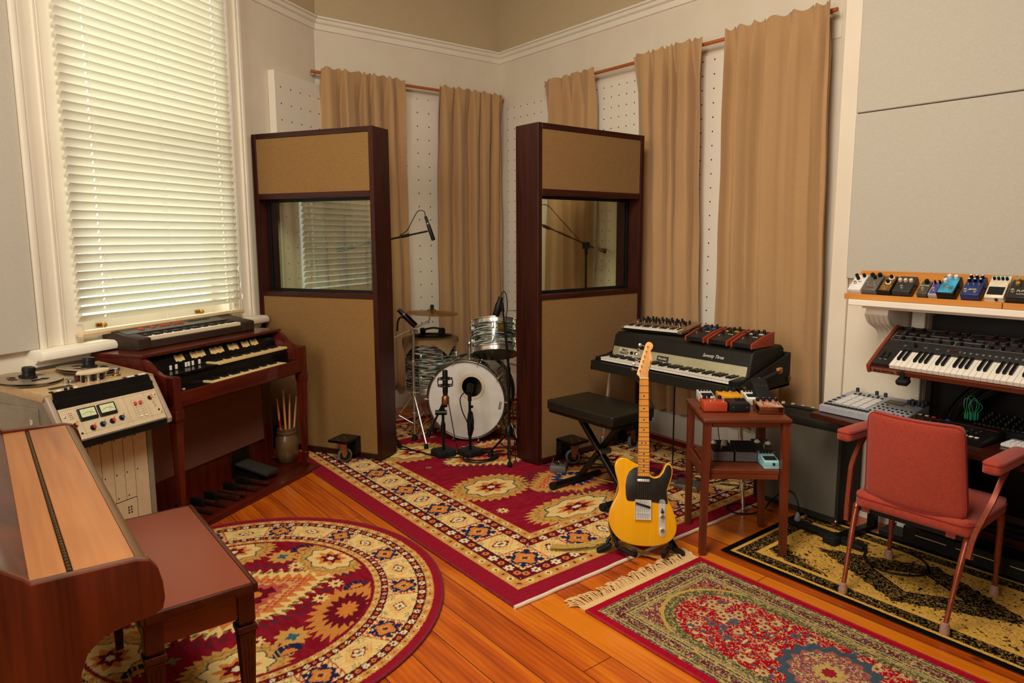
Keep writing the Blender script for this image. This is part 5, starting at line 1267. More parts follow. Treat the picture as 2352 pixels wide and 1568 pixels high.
# boom stand behind the right screen
s2 = mic_stand('microphone_stand', 'boom stand seen through the window of the right screen', (3.868, 3.955))
m = MB(); m.cyl((0, 0, 0.05), (0, 0, 0.85), 0.011, n=12); m.cyl((0, 0, 0.85), (0, 0, 1.45), 0.0085, n=12); m.cyl((0, 0, 1.40), (0, 0, 1.46), 0.014, n=12); m.build('pole', BLKM, s2)
m = MB(); m.cyl((0.06, -0.048, 1.447), (-0.37, 0.293, 1.687), 0.0075, n=10); m.cyl((0.125, -0.10, 1.425), (0.055, -0.045, 1.452), 0.021, 0.012, n=14); m.box(-0.025, 0.025, -0.025, 0.025, 1.445, 1.50, b=0.006); m.cyl((-0.23, 0.182, 1.607), (-0.27, 0.214, 1.629), 0.013, n=12); m.build('boom_arm', BLKM, s2)
tripod(s2, (0, 0), 0.2, 0.22, 0.008, BLKM, 0.2)
tag(MB().tube([(3.868, 3.955, 1.46), (3.80, 4.01, 1.56), (3.70, 4.09, 1.70), (3.62, 4.15, 1.80), (3.56, 4.20, 1.78), (3.53, 4.22, 1.70)], 0.0035, 6).tube([(3.868, 3.955, 1.44), (3.85, 3.94, 1.2), (3.83, 3.93, 0.9), (3.84, 3.92, 0.02)], 0.0035, 6).build('microphone_cable', CABLE), 'cable looping along the boom seen through the right screen', 'cable')
pencil('microphone at the end of the boom hidden by the right screen frame', (3.53, 4.22, 1.70), (3.50, 4.24, 1.56), 0.0145)
# stand right of the bass drum
s3 = mic_stand('microphone_stand', 'tall slim black stand between the bass drum and the right screen', (2.838, 3.646))
m = MB(); m.cyl((0, 0, 0.01), (0, 0, 0.62), 0.011, n=12); m.cyl((0, 0, 0.62), (-0.030, 0.022, 1.06), 0.0065, n=12); m.cyl((0, 0, 0.52), (-0.003, 0.002, 0.66), 0.016, n=14); m.lathe([(0.012, 0.16), (0.03, 0.18), (0.03, 0.22), (0.014, 0.25)], n=16); m.cyl((-0.03, 0.022, 1.04), (-0.036, 0.028, 1.10), 0.012, n=12); m.build('pole', BLKM, s3)
tripod(s3, (0, 0), 0.2, 0.15, 0.008, BLKM, R_(-126))
pencil('black microphone pointing down at the rack tom', (2.800, 3.678, 1.150), (2.772, 3.700, 1.022), 0.024, False)
tag(MB().tube([(2.800, 3.678, 1.150), (2.808, 3.668, 1.185), (2.826, 3.655, 1.17), (2.832, 3.65, 1.08), (2.824, 3.652, 0.95), (2.848, 3.63, 0.5), (2.86, 3.60, 0.02)], 0.0035, 6).build('microphone_cable', CABLE), 'cable hanging down the slim stand beside the rack tom', 'cable')
pencil('black microphone clipped over the floor tom at left', (2.462, 4.490, 1.022), (2.562, 4.412, 0.898), 0.022)
m = MB(); m.tube([(2.455, 4.50, 0.86), (2.458, 4.495, 0.93), (2.475, 4.48, 0.965), (2.51, 4.452, 0.955)], 0.007, 8); tag(m.build('microphone_clip', BLKM), 'black gooseneck clip holding the floor tom microphone', 'clip')
# two low stands in front of the bass drum
def low_stand(label, bx, by, h, sz):
    s = mic_stand('microphone_stand', label, (bx, by))
    MB().prism([(-0.075, -0.075 + 0.02), (-0.055, -0.075), (0.055, -0.075), (0.075, -0.055), (0.075, 0.055), (0.055, 0.075), (-0.055, 0.075), (-0.075, 0.055)], 2, 0.0, 0.038, b=0.006).build('weighted_base', RUB, s, (0, 0, 0), (0, 0, R_(sz)))
    m = MB(); m.cyl((0, 0, 0.037), (0, 0, h), 0.010, n=14); m.lathe([(0.012, 0.13), (0.017, 0.15), (0.017, 0.22), (0.013, 0.24)], n=16); m.cyl((0, 0, h - 0.03), (0, 0, h + 0.02), 0.014, n=12); m.build('pole', BLKM, s)
    return s
s4 = low_stand('low black stand with square base in front of the left half of the bass drum', 2.545, 4.030, 0.34, -5)
m = MB(); m.cyl((-0.075, 0.055, 0.175), (0.01, -0.008, 0.40), 0.008, n=10); m.cyl((-0.090, 0.065, 0.14), (-0.058, 0.042, 0.22), 0.017, 0.011, n=14); m.cyl((-0.045, 0.03, 0.31), (0.02, -0.02, 0.31), 0.018, n=12); m.build('boom_arm', BLKM, s4)
o = pencil('microphone in a spidery shock mount in front of the bass drum', (2.560, 4.018, 0.360), (2.560, 4.018, 0.625), 0.019)
m = MB()
m.lathe([(0.021, 0.02), (0.027, 0.03), (0.027, 0.07), (0.021, 0.08)], n=18); m.build('coppery_collar', mat('coppery_zinc', (176, 112, 74), 0.35, 0.8), o)
m = MB(); 
for z in (0.155, 0.205): m.torus((0, 0, z), (0, 0, 1), 0.030, 0.004, 20, 6); m.torus((0, 0, z), (0, 0, 1), 0.052, 0.003, 24, 6)
for k in range(6):
    a = k * pi / 3; m.tube([(0.030 * cos(a), 0.030 * sin(a), 0.150), (0.055 * cos(a), 0.055 * sin(a), 0.160), (0.060 * cos(a), 0.060 * sin(a), 0.18), (0.055 * cos(a), 0.055 * sin(a), 0.20), (0.030 * cos(a), 0.030 * sin(a), 0.212)], 0.0028, 6)
m.build('shock_mount', BLKM, o)
s5 = low_stand('low black stand with square base centred in front of the bass drum port', 2.700, 3.920, 0.42, 5)
m = MB(); m.lathe([(0.012, 0.14), (0.024, 0.18), (0.026, 0.24), (0.018, 0.30), (0.012, 0.31)], (0.012, 0.01, 0), n=16); m.box(-0.006, 0.03, -0.004, 0.004, 0.335, 0.355, b=0.003); m.build('hanging_clutch', RUB, s5)
pencil('stubby microphone aimed into the port of the bass drum', (2.700, 3.918, 0.455), (2.752, 3.985, 0.500), 0.023, False)
tag(MB().tube([(2.700, 3.918, 0.455), (2.672, 3.93, 0.47), (2.640, 3.95, 0.42), (2.650, 3.94, 0.33), (2.68, 3.925, 0.25), (2.69, 3.92, 0.20)], 0.004, 6).build('microphone_cable', CABLE), 'cable looping back from the bass drum microphone to its stand', 'cable')
# floor cables
def fcable(label, pts, r=0.0042, mt_=CABLE, z=0.0155, nm='floor_cable', gr=None):
    return tag(MB().tube([(x, y, z + (0.004 * (i % 2))) for i, (x, y) in enumerate(pts)], r, 6, sub=5).build(nm, mt_), label, 'cable', gr)
rq = random.Random(11)
pts = []
for i in range(46):
    a = i * 0.62; pts.append((2.700 + (0.115 + 0.02 * sin(a * 0.37)) * cos(a) + 0.01 * sin(a * .2), 3.795 + (0.105 + 0.02 * cos(a * 0.31)) * sin(a)))
tag(MB().tube([(x, y, 0.017 + 0.0006 * i) for i, (x, y) in enumerate(pts)], 0.0042, 6, sub=4).build('coiled_cable', CABLE), 'black cable coiled on the rug in front of the bass drum', 'cable')
fcable('cable running left from the microphone stand base across the rug', [(2.47, 4.03), (2.44, 4.12), (2.42, 4.25), (2.40, 4.36), (2.39, 4.50), (2.36, 4.62)])
fcable('second cable running beside it towards the left screen', [(2.60, 3.90), (2.53, 3.93), (2.47, 4.05), (2.425, 4.20), (2.36, 4.33)])
fcable('cable from the coil across the rug to the right screen', [(2.80, 3.78), (2.86, 3.78), (2.92, 3.68), (2.90, 3.52), (2.98, 3.36), (3.08, 3.28), (3.2, 3.25)])
fcable('cable crossing behind the low stands to the right', [(2.62, 3.98), (2.72, 4.0), (2.86, 3.95), (2.98, 3.85), (3.03, 3.76)])
tag(MB().tube([(2.575, 4.005, 0.40), (2.585, 3.99, 0.30), (2.595, 3.975, 0.20), (2.60, 3.95, 0.10), (2.62, 3.92, 0.03), (2.66, 3.89, 0.018)], 0.0035, 6).build('microphone_cable', CABLE), 'cable hanging from the shock mounted microphone to the coil', 'cable')
# ================================================================== ELECTRIC GUITAR
K_ = 0.000609
def gp(pts, cx=877.0, y0=1408.0, k=K_): return [((x - cx) * k, (y0 - y) * k) for x, y in pts]
def smooth_poly(P, sub=4):
    n = len(P); out = []
    for i in range(n):
        a, b_, c, d = [Vector(P[(i + j) % n]) for j in (-1, 0, 1, 2)]
        for k in range(sub):
            t = k / sub; v = 0.5 * ((2 * b_) + (c - a) * t + (2 * a - 5 * b_ + 4 * c - d) * t * t + (3 * b_ - a - 3 * c + d) * t ** 3); out.append((v.x, v.y))
    return out
bod = gp([(880, 1408), (790, 1400), (700, 1368), (638, 1305), (606, 1225), (612, 1150), (640, 1080), (673, 1012), (683, 960), (672, 900), (654, 835), (650, 785), (668, 743), (702, 725), (748, 729), (790, 754), (822, 768), (840, 775), (880, 790), (918, 815), (930, 848), (960, 868), (1000, 856), (1028, 815), (1045, 773), (1066, 755), (1092, 766), (1106, 802), (1101, 860), (1082, 920), (1064, 985), (1072, 1040), (1100, 1100), (1128, 1180), (1138, 1250), (1124, 1312), (1092, 1354), (1040, 1385), (965, 1404)])
gt = thing('electric_guitar', 'butterscotch solid body electric guitar with black pickguard and maple neck on a stand', 'guitar', (2.442, 2.085, 0.075), rot=None)
gt.rotation_mode = 'XYZ'
gt.matrix_world = Matrix.Translation((2.438, 2.082, 0.072)) @ Matrix.Rotation(R_(-45), 4, 'Z') @ Matrix.Rotation(R_(-13), 4, 'X')
BUT = mat('butterscotch_lacquer', (232, 164, 18), 0.2, kind='wood', col2=(218, 146, 12), axis=2, sc=0.7, coat=0.5)
MB().prism(smooth_poly(bod), 1, -0.022, 0.022, b=0.005, seg=3).build('body', BUT, gt)
pg = gp([(833, 790), (800, 800), (765, 830), (745, 875), (736, 940), (738, 1010), (746, 1050), (762, 1060), (808, 1060), (812, 1045), (936, 1050), (944, 1062), (1000, 1070), (1062, 1072), (1067, 1055), (1058, 1000), (1058, 960), (1075, 905), (1093, 850), (1096, 800), (1084, 772), (1064, 768), (1048, 788), (1034, 828), (1004, 866), (962, 880), (925, 866)])
MB().prism(pg, 1, -0.0245, -0.0222, b=0.0006).build('pickguard', mat('black_bakelite', (38, 32, 26), 0.35, kind='noise', col2=(34, 28, 23), sc=3), gt)
MAP = mat('amber_maple', (232, 156, 62), 0.25, kind='wood', col2=(214, 134, 46), axis=2, sc=0.6, coat=0.4)
z_end, z_nut = (1408 - 862) * K_, 0.806
nk = MB()
pf = [(-0.028, -0.028), (0.028, -0.028), (0.026, -0.010), (0.016, 0.002), (0.0, 0.005), (-0.016, 0.002), (-0.026, -0.010)]
vs = []
for z, w in ((z_end, 1.0), (z_nut, 0.765)):
    for x, y in pf: vs.append((x * w, y * (1 if z == z_end else 0.92) - (0 if z == z_end else 0.001), z))
nk.add(vs, [(i, (i + 1) % 7, 7 + (i + 1) % 7, 7 + i) for i in range(7)] + [tuple(range(6, -1, -1)), tuple(range(7, 14))])
nko = nk.build('neck', MAP, gt)
hs_ = [((x - 1472) * 0.0001835, (960 - y) * 0.00020) for x, y in [(1585, 960), (1590, 800), (1612, 740), (1645, 655), (1682, 560), (1690, 460), (1670, 380), (1642, 310), (1652, 278), (1698, 222), (1712, 150), (1672, 92), (1610, 66), (1555, 78), (1512, 122), (1400, 470), (1286, 838), (1280, 868), (1310, 900), (1345, 930), (1356, 960)]]
hso = MB().prism(hs_, 1, -0.023, -0.009, b=0.002).build('headstock', mat('pale_maple', (238, 176, 104), 0.3, kind='wood', col2=(226, 160, 88), axis=2, sc=0.6, coat=0.3), gt, (0, 0, z_nut))
MB().box(-0.0215, 0.0215, -0.031, -0.022, z_nut - 0.003, z_nut + 0.002).build('nut', IVORY, gt)
fr_ = MB(); SCL = 0.648; dots = MB()
for k in range(1, 22):
    z = z_nut - SCL * (1 - 2 ** (-k / 12)); w = 0.0215 + (0.028 - 0.0215) * (z_nut - z) / (z_nut - z_end)
    fr_.box(-w, w, -0.0292, -0.0278, z - 0.001, z + 0.001)
fr_.build('frets', STEEL, gt)
for k in (3, 5, 7, 9, 12, 15, 17, 19, 21):
    z = z_nut - SCL * (1 - 2 ** (-(k - 0.5) / 12) * 1.0)
    for x in ((-0.009, 0.009) if k == 12 else (0,)): dots.cyl((x, -0.0285, z), (x, -0.0275, z), 0.0032, n=12)
dots.build('inlay_dots', INK, gt)
br = MB(); x0, z0 = gp([(812, 1200)])[0]; x1, z1 = gp([(937, 1048)])[0]
br.box(x0, x1, -0.0255, -0.0222, z0, z1, b=0.001); br.box(x0, x0 + 0.0015, -0.033, -0.0255, z0, z1).box(x1 - 0.0015, x1, -0.033, -0.0255, z0, z1).box(x0, x1, -0.033, -0.0255, z0, z0 + 0.0015)
SAT = mat('satin_chrome', (228, 224, 214), 0.42, 0.6, kind='noise', col2=(214, 208, 198), sc=4)
bro = br.build('bridge_plate', SAT, gt)
cxb = (x0 + x1) / 2
MB().prism([(-0.034, 0.006), (0.034, -0.012), (0.034, -0.020), (0.030, -0.022), (-0.034, -0.004), (-0.037, 0.0)], 1, -0.032, -0.0255, b=0.001).build('bridge_pickup', BLK, gt, (cxb, 0, z1 - 0.017))
for k in range(6): MB().box(-0.0045, 0.0045, -0.031, -0.0256, 0, 0.024, b=0.001).build('saddle', SAT, gt, (cxb - 0.026 + k * 0.0104, 0, z0 + 0.008))
MB().box(-0.030, 0.030, -0.031, -0.0222, -0.007, 0.007, b=0.004, seg=2).build('neck_pickup', SAT, gt, (0, 0, (1408 - 896) * K_))
cp = MB(); cxk = (1023 - 877) * K_; za, zb_ = (1408 - 1302) * K_, (1408 - 1062) * K_
pc_ = [(cxk + 0.0155 * cos(a), zb_ + 0.0155 * sin(a)) for a in [pi * i / 10 for i in range(11)]] + [(cxk + 0.0155 * cos(a), za + 0.0155 * sin(a)) for a in [pi + pi * i / 10 for i in range(11)]]
cp.prism(pc_, 1, -0.0245, -0.0222); cp.build('control_plate', SAT, gt)
for z in ((1408 - 1172) * K_, (1408 - 1276) * K_): MB().lathe([(0.0095, 0), (0.0095, 0.014), (0.008, 0.016), (0, 0.016)], (cxk, -0.0245, z), (0, -1, 0), 20).build('control_knob', CHR, gt)
MB().cyl((cxk, -0.0245, (1408 - 1112) * K_), (cxk, -0.036, (1408 - 1130) * K_), 0.003, n=8).sph((cxk, -0.037, (1408 - 1133) * K_), 0.0075, 12).build('selector_switch', BLK, gt)
st_ = MB()
for k in range(6):
    xa, xb = cxb - 0.026 + k * 0.0104, -0.0175 + k * 0.007; st_.cyl((xa, -0.033, z0 + 0.02), (xb, -0.031, z_nut), 0.00055 - 0.00004 * k, n=5)
    px = (1362 + (1562 - 1362) * k / 5 - 1472) * 0.0001835; pz = z_nut + (960 - (780 - (780 - 180) * k / 5)) * 0.0002
    st_.cyl((xb, -0.031, z_nut), (px, -0.028, pz), 0.00055 - 0.00004 * k, n=5)
st_.build('strings', STEEL, gt)
for k in range(6):
    px = (1362 + (1562 - 1362) * k / 5 - 1472) * 0.0001835; pz = (960 - (780 - (780 - 180) * k / 5)) * 0.0002
    t = MB(); t.cyl((px, -0.023, pz), (px, -0.031, pz), 0.0032, n=12); t.cyl((px - 0.012, -0.012, pz + 0.002), (px - 0.030, -0.012, pz + 0.006), 0.0018, n=8)
    t.T = Matrix.Translation((px - 0.036, -0.012, pz + 0.007)); t.lathe([(0, -0.004), (0.008, -0.003), (0.009, 0), (0.008, 0.003), (0, 0.004)], (0, 0, 0), (0.2, 1, 0.2) if k % 2 else (0.9, 0.5, 0.2), 14)
    t.build('tuning_peg', CHR, gt, (0, 0, z_nut))
for x, z in (gp([(820, 800)])[0], gp([(748, 1048)])[0], gp([(972, 1060)])[0], gp([(1064, 1062)])[0], gp([(1066, 780)])[0]): MB().cyl((x, -0.0245, z), (x, -0.0252, z), 0.002, n=8).build('screw', STEEL, gt)
text('headstock_logo', 'Fender', 0.015, INK, hso, (0.030, -0.0235, 0.066), (pi / 2, R_(-84), 0), shear=0.3)

# guitar stand with its rubber yokes, and the strap on the floor
gs = thing('guitar_stand', 'black tubular guitar stand under the guitar', 'guitar stand', (2.438, 2.082, 0.0))
m = MB()
L1, R1, B1 = (-0.118, 0.160, 0.02), (0.155, -0.100, 0.02), (0.262, 0.475, 0.03)
hub = (0.10, 0.09, 0.32)
m.tube([hub, (-0.03, 0.13, 0.14), L1], 0.0095, 8, sub=1); m.tube([hub, (0.14, 0.0, 0.14), R1], 0.0095, 8, sub=1); m.tube([hub, B1], 0.0095, 8, sub=1); m.build('leg_frame', BLKM, gs)
for (x, y, z), (u, v) in ((L1, (-0.035, 0.03)), (R1, (0.03, -0.035)), (B1, (0.03, 0.045))):
    MB().bar((x - u, y - v, 0.055), (x + u * 0.5, y + v * 0.5, 0.018), 0.030, 0.022, b=0.006).build('rubber_foot', RUB, gs)
for x, y, xx, yy in ((-0.085, 0.095, -0.062, 0.025), (0.105, -0.085, 0.035, -0.07)):
    m = MB(); m.tube([(x * 0.9 + 0.03, y * 0.9 + 0.05, 0.15), (x, y, 0.075), (x * 0.9, y * 0.9, 0.055), (xx - 0.015, yy - 0.04, 0.05), (xx - 0.03, yy - 0.055, 0.085)], 0.010, 10); m.build('yoke_arm', RUB, gs)
STRP = mat('olive_yellow_webbing', (190, 156, 74), 0.8, kind='noise', col2=(150, 118, 50), sc=8)
def ribbon(m, pts, w, th, mi=0, up=(0, 0, 1)):
    P = [Vector(p) for p in pts]; up = Vector(up); n = len(P); vs = []
    for i in range(n):
        t = (P[min(i + 1, n - 1)] - P[max(i - 1, 0)]).normalized(); s = t.cross(up).normalized(); u = s.cross(t)
        for a, c in ((-1, -1), (1, -1), (1, 1), (-1, 1)): vs.append(P[i] + s * (w / 2 * a) + u * (th / 2 * c))
    fs = [(i * 4 + k, i * 4 + (k + 1) % 4, (i + 1) * 4 + (k + 1) % 4, (i + 1) * 4 + k) for i in range(n - 1) for k in range(4)] + [(0, 1, 2, 3), tuple(range(4 * n - 4, 4 * n))]
    m.add(vs, fs, mi)
gst = thing('guitar_strap', 'olive webbing guitar strap trailing over the rug left of the guitar', 'strap', (0, 0, 0))
m = MB()
def cr(pts, sub=6):
    P = [Vector(p) for p in pts]; out = []
    for i in range(len(P) - 1):
        a = P[max(i - 1, 0)]; b_ = P[i]; c = P[i + 1]; d = P[min(i + 2, len(P) - 1)]
        for k in range(sub):
            t = k / sub; out.append(0.5 * ((2 * b_) + (c - a) * t + (2 * a - 5 * b_ + 4 * c - d) * t * t + (3 * b_ - a - 3 * c + d) * t ** 3))
    return out + [P[-1]]
ribbon(m, cr([(2.42, 2.20, 0.40), (2.385, 2.205, 0.30), (2.355, 2.225, 0.17), (2.37, 2.215, 0.07), (2.33, 2.25, 0.030), (2.26, 2.30, 0.016), (2.19, 2.375, 0.016), (2.155, 2.43, 0.018)]), 0.034, 0.003, up=(0.25, -0.7, 0.6))
m.build('webbing', STRP, gst)
m = MB(); ribbon(m, cr([(2.155, 2.43, 0.022), (2.20, 2.37, 0.030), (2.27, 2.31, 0.040), (2.36, 2.245, 0.060), (2.44, 2.20, 0.030), (2.46, 2.13, 0.018), (2.475, 2.08, 0.016)]), 0.045, 0.003); m.build('lower_webbing', STRP, gst)
m = MB(); ribbon(m, cr([(2.47, 2.09, 0.019), (2.485, 2.04, 0.018), (2.51, 1.99, 0.016)]), 0.035, 0.003); m.build('leather_tab', mat('tan_leather', (196, 130, 66), 0.6, kind='noise', col2=(170, 106, 50), sc=6), gst)

# ================================================================== X-FRAME KEYBOARD BENCH
kb = thing('keyboard_bench', 'black padded X-frame keyboard bench in front of the right screen', 'bench', (0, 0, 0.0105))
VIN = mat('black_vinyl', (30, 26, 18), 0.38, kind='noise', col2=(25, 21, 15), sc=10, bump=0.1)
BX, BY = 2.742, 2.580
SX_, SY_ = 0.36, 0.562
MB().box(BX, BX + SX_, BY, BY + SY_, 0.478, 0.542, b=0.014, seg=3).build('padded_seat', VIN, kb)
MB().box(BX + 0.012, BX + SX_ - 0.012, BY + 0.012, BY + SY_ - 0.012, 0.461, 0.477).build('seat_board', BLKM, kb)
xc, yc = BX + 0.17, BY + 0.235
for k, sg in ((-0.025, 1), (0.025, -1)):
    MB().bar((xc + k, yc - 0.215 * sg, 0.040), (xc + k, yc + (0.20 if sg > 0 else 0.13) * sg, 0.46), 0.028, 0.040, b=0.003, roll=pi / 2).build('cross_leg', BLKM, kb)
for y in (yc + 0.215, yc - 0.215):
    MB().cyl((xc - 0.21, y, 0.022), (xc + 0.19, y, 0.022), 0.021, n=14).build('foot_bar', BLKM, kb)
    MB().cyl((xc - 0.225, y, 0.0225), (xc - 0.20, y, 0.0225), 0.0235, n=14).build('rubber_cap', RUB, kb)
MB().cyl((xc - 0.045, yc - 0.01, 0.255), (xc + 0.045, yc - 0.01, 0.255), 0.020, n=14).build('pivot_bolt', STEEL, kb)

# ================================================================== ELECTRIC PIANO
TLX = mat('black_tolex', (32, 29, 22), 0.55, kind='noise', col2=(25, 22, 17), sc=14, bump=0.3)
rh = thing('electric_piano', 'black electric piano with silver name rail on chrome legs, against the right wall', 'electric piano', (3.27, 3.29, 0), -pi / 2)
# local x runs towards the camera's right (world -y), local y runs to the wall (world +x)
RL, RD = 1.135, 0.56
MB().prism([(0, 0.655), (0, 0.715), (0.03, 0.715), (0.03, 0.672), (RD, 0.672), (RD, 0.655)], 0, 0.0, RL, b=0.003).build('case_bottom', TLX, rh)
for x in (0.0, RL - 0.014):
    MB().prism([(0, 0.655), (0, 0.715), (0.06, 0.722), (RD, 0.858), (RD, 0.655)], 0, x, x + 0.014, b=0.003).build('case_side', TLX, rh)
MB().prism([(RD - 0.012, 0.655), (RD - 0.012, 0.858), (RD, 0.858), (RD, 0.655)], 0, 0.0142, RL - 0.0142).build('case_back', TLX, rh)
lid_ = [(0.170, 0.735), (0.188, 0.800), (0.208, 0.880), (0.240, 0.899), (0.51, 0.905), (0.535, 0.885), (0.54, 0.70), (0.170, 0.70)]
MB().prism(lid_, 0, 0.025, RL - 0.03, b=0.014, seg=3).build('harp_cover', TLX, rh)
SIL = mat('champagne_aluminium', (186, 176, 142), 0.4, 0.4, kind='noise', col2=(176, 165, 130), sc=4)
MB().prism([(0.158, 0.738), (0.176, 0.806), (0.182, 0.806), (0.180, 0.738)], 0, 0.05, RL - 0.046, b=0.001).build('name_rail', SIL, rh)
for x0, x1 in ((0.0145, 0.062), (RL - 0.070, RL - 0.0145)): MB().prism([(0.032, 0.68), (0.032, 0.742), (0.16, 0.752), (0.16, 0.68)], 0, x0, x1, b=0.003).build('cheek_block', BLK, rh)
keybed(rh, 43, (RL - 0.132) / 43, 0.125, 0.085, 0.062, 0.036, 0.744, 2, WKEY, EBON, wh=0.022, bh=0.011, lip=0.004)
na = math.atan2(0.068, 0.018)
pn = MB().box(0, 0.185, 0, 0.058, 0, 0.002, b=0.0006).build('control_plate', mat('silver_label_plate', (206, 198, 172), 0.4, 0.3, kind='noise', col2=(198, 189, 162)), rh, (0.105, 0.1590, 0.746), (na, 0, 0))
text('lettering', 'PRO', 0.022, INK, pn, (0.052, 0.042, 0.0022), (0, 0, 0), sx=1.2, bold=0.0007); text('lettering', 'PIANO', 0.022, INK, pn, (0.048, 0.022, 0.0022), (0, 0, 0), sx=1.1, bold=0.0007)
for x, r in ((0.092, 0.004), (0.120, 0.011), (0.158, 0.011)): MB().lathe([(r, 0), (r, 0.004), (r * 0.8, 0.012), (0, 0.012)], (x, 0.032, 0.002), n=16).build('knob' if r > 0.005 else 'jack_socket', BLK if r > 0.005 else BRASS, pn)
bdg = MB().box(-0.045, 0.045, -0.016, 0.016, 0, 0.002).build('badge', mat('smoked_badge', (54, 54, 44), 0.35, 0.4, kind='noise', col2=(48, 48, 38)), rh, (0.485, 0.1655, 0.774), (na, 0, 0))
text('lettering', 'Rhodes', 0.022, PALE, bdg, (0, 0.0, 0.0022), (0, 0, 0))
text('lettering', 'Seventy Three', 0.030, PALE, rh, (0.845, 0.1915, 0.835), (math.atan2(0.068, 0.025), 0, 0), shear=0.4, sx=0.85)
m = MB(); m.tube([(0.003, 0, 0), (0.016, 0.02, 0), (0.018, 0.09, 0.0), (0.016, 0.16, 0), (0.003, 0.18, 0)], 0.008, 8)
hd_ = MB(); hd_.bar((RL + 0.012, 0.20, 0.732), (RL + 0.012, 0.42, 0.765), 0.026, 0.010, b=0.004); hd_.build('handle', mat('dark_leather', (44, 36, 26), 0.6), rh)
for y, z in ((0.20, 0.732), (0.42, 0.765)): MB().box(RL, RL + 0.022, y - 0.022, y + 0.022, z - 0.018, z + 0.018, b=0.005).build('handle_loop', mat('tan_leather', (150, 84, 44), 0.5), rh)
for x, y, z in ((RL, 0.075, 0.698), (RL, 0.545, 0.70), (0.0, 0.012, 0.69)): MB().box(x - 0.002, x + 0.008, y - 0.014, y + 0.014, z - 0.018, z + 0.018, b=0.003).build('corner_clip', mat('brass', (190, 140, 60), 0.3, 1.0), rh)
for x, y in ((0.11, 0.08), (RL - 0.11, 0.07), (0.11, 0.47), (RL - 0.11, 0.47)):
    dx = -0.06 if x < 0.5 else 0.06
    if x > 0.5 and y < 0.2: x, y, dx = 1.125, 0.055, 0.065
    lg = MB(); lg.cyl((x, y, 0.654), (x + dx * 0.55, y - 0.01, 0.30), 0.0125, n=14); lg.lathe([(0.0125, 0), (0.017, 0.004), (0.017, 0.05), (0.0125, 0.055)], (x + dx * 0.8, y - 0.015, 0.13), (-dx * 0.1, 0, 1), 14)
    lg.cyl((x + dx * 0.55, y - 0.01, 0.30), (x + dx, y - 0.02, 0.022), 0.0105, n=14); lg.cyl((x + dx, y - 0.02, 0.012), (x + dx, y - 0.02, 0.03), 0.013, n=12); lg.build('leg', CHR, rh)
for sx in (0, 1):
    x0 = 0.30 if sx == 0 else RL - 0.30; x1 = 0.10 if sx == 0 else RL - 0.10
    MB().cyl((x0, 0.10, 0.654), (x0 + (0.12 if sx else -0.12), 0.45, 0.36), 0.006, n=10).build('brace', STEEL, rh)
MB().cyl((0.56, 0.20, 0.655), (0.56, 0.20, 0.09), 0.005, n=10).build('pedal_rod', BLKM, rh)
sp2 = thing('sustain_pedal', 'metal sustain pedal on the rug under the electric piano', 'pedal', (3.36, 2.55, 0.0105), R_(200))
MB().box(-0.06, 0.06, -0.05, 0.10, 0, 0.035, b=0.008, seg=2).build('housing', STEEL, sp2)
MB().prism([(-0.16, 0.010), (-0.13, 0.004), (0.0, 0.022), (0.0, 0.034), (-0.12, 0.018)], 0, -0.028, 0.028, b=0.003).build('pedal_plate', CHR, sp2)
# ================================================================== EFFECT PEDALS
def col_mat(rgb, rough=0.4, metal=0.0):
    return mat('enamel_%d_%d_%d_%d' % (*rgb, int(metal * 10)), rgb, rough, metal, kind='noise', col2=tuple(int(c * 0.93) for c in rgb), sc=6)
def knob(parent, x, y, z, r, h, mt_, cap=None, nm='knob'):
    k = MB().lathe([(r, 0), (r, h * 0.75), (r * 0.86, h), (0, h)], n=16).build(nm, mt_, parent, (x, y, z))
    if cap: MB().cyl((0, 0, h), (0, 0, h + 0.0012), r * 0.72, n=14).build('knob_cap', cap, k)
    return k
def stomp(label, loc, W, D, H, body, face=None, knobs=(), sw=(), text_=None, rz=0.0, tilt=0.0, group=None, bev=0.004, jacks=True, tcol=None, leds=(), slope=0.0, nm='effects_pedal'):
    """flat stompbox; knobs = (x, y, r, h, material, cap); sw = (x, y)"""
    o = thing(nm, label, 'effects pedal', loc, group=group, rot=(tilt, 0, rz))
    z0 = 0.003
    if slope: MB().prism([(0, z0), (D, z0), (D, H + slope), (0, H)], 0, 0, W, b=bev).build('housing', body, o)
    else: MB().box(0, W, 0, D, z0, H, b=bev, seg=2).build('housing', body, o)
    zt = lambda y: H + slope * y / D
    a = math.atan2(slope, D)
    if face:
        MB().box(0.005, W - 0.005, 0.006, D - 0.006, 0, 0.0012, b=0.0004).build('face_plate', face, o, (0, 0, H + 0.0001), (a, 0, 0))
    for x, y, r, h, m_, c in knobs: knob(o, x, y, zt(y) + 0.001, r, h, m_, c)
    for x, y in sw:
        MB().lathe([(0.0075, 0), (0.0075, 0.003), (0.0045, 0.003), (0.0045, 0.009), (0.0065, 0.009), (0.0065, 0.013), (0, 0.0135)], n=16).build('footswitch', CHR, o, (x, y, zt(y)))
    for x, y in leds: MB().sph((0, 0, 0), 0.0022, 8).build('indicator_light', mat('red_needle', (190, 40, 30), 0.5), o, (x, y, zt(y) + 0.001))
    if jacks: MB().cyl((W, D * 0.6, H * 0.5), (W + 0.009, D * 0.6, H * 0.5), 0.005, n=12).build('jack_socket', BLK, o)
    if text_:
        s, x, y, size, m_ = text_; text('lettering', s, size, m_, o, (x, y, zt(y) + 0.0018), (a, 0, 0))
    for sx in (0.01, W - 0.01):
        MB().box(sx - 0.006, sx + 0.006, 0.004, D - 0.004, 0, 0.003).build('rubber_strip', RUB, o)
    return o
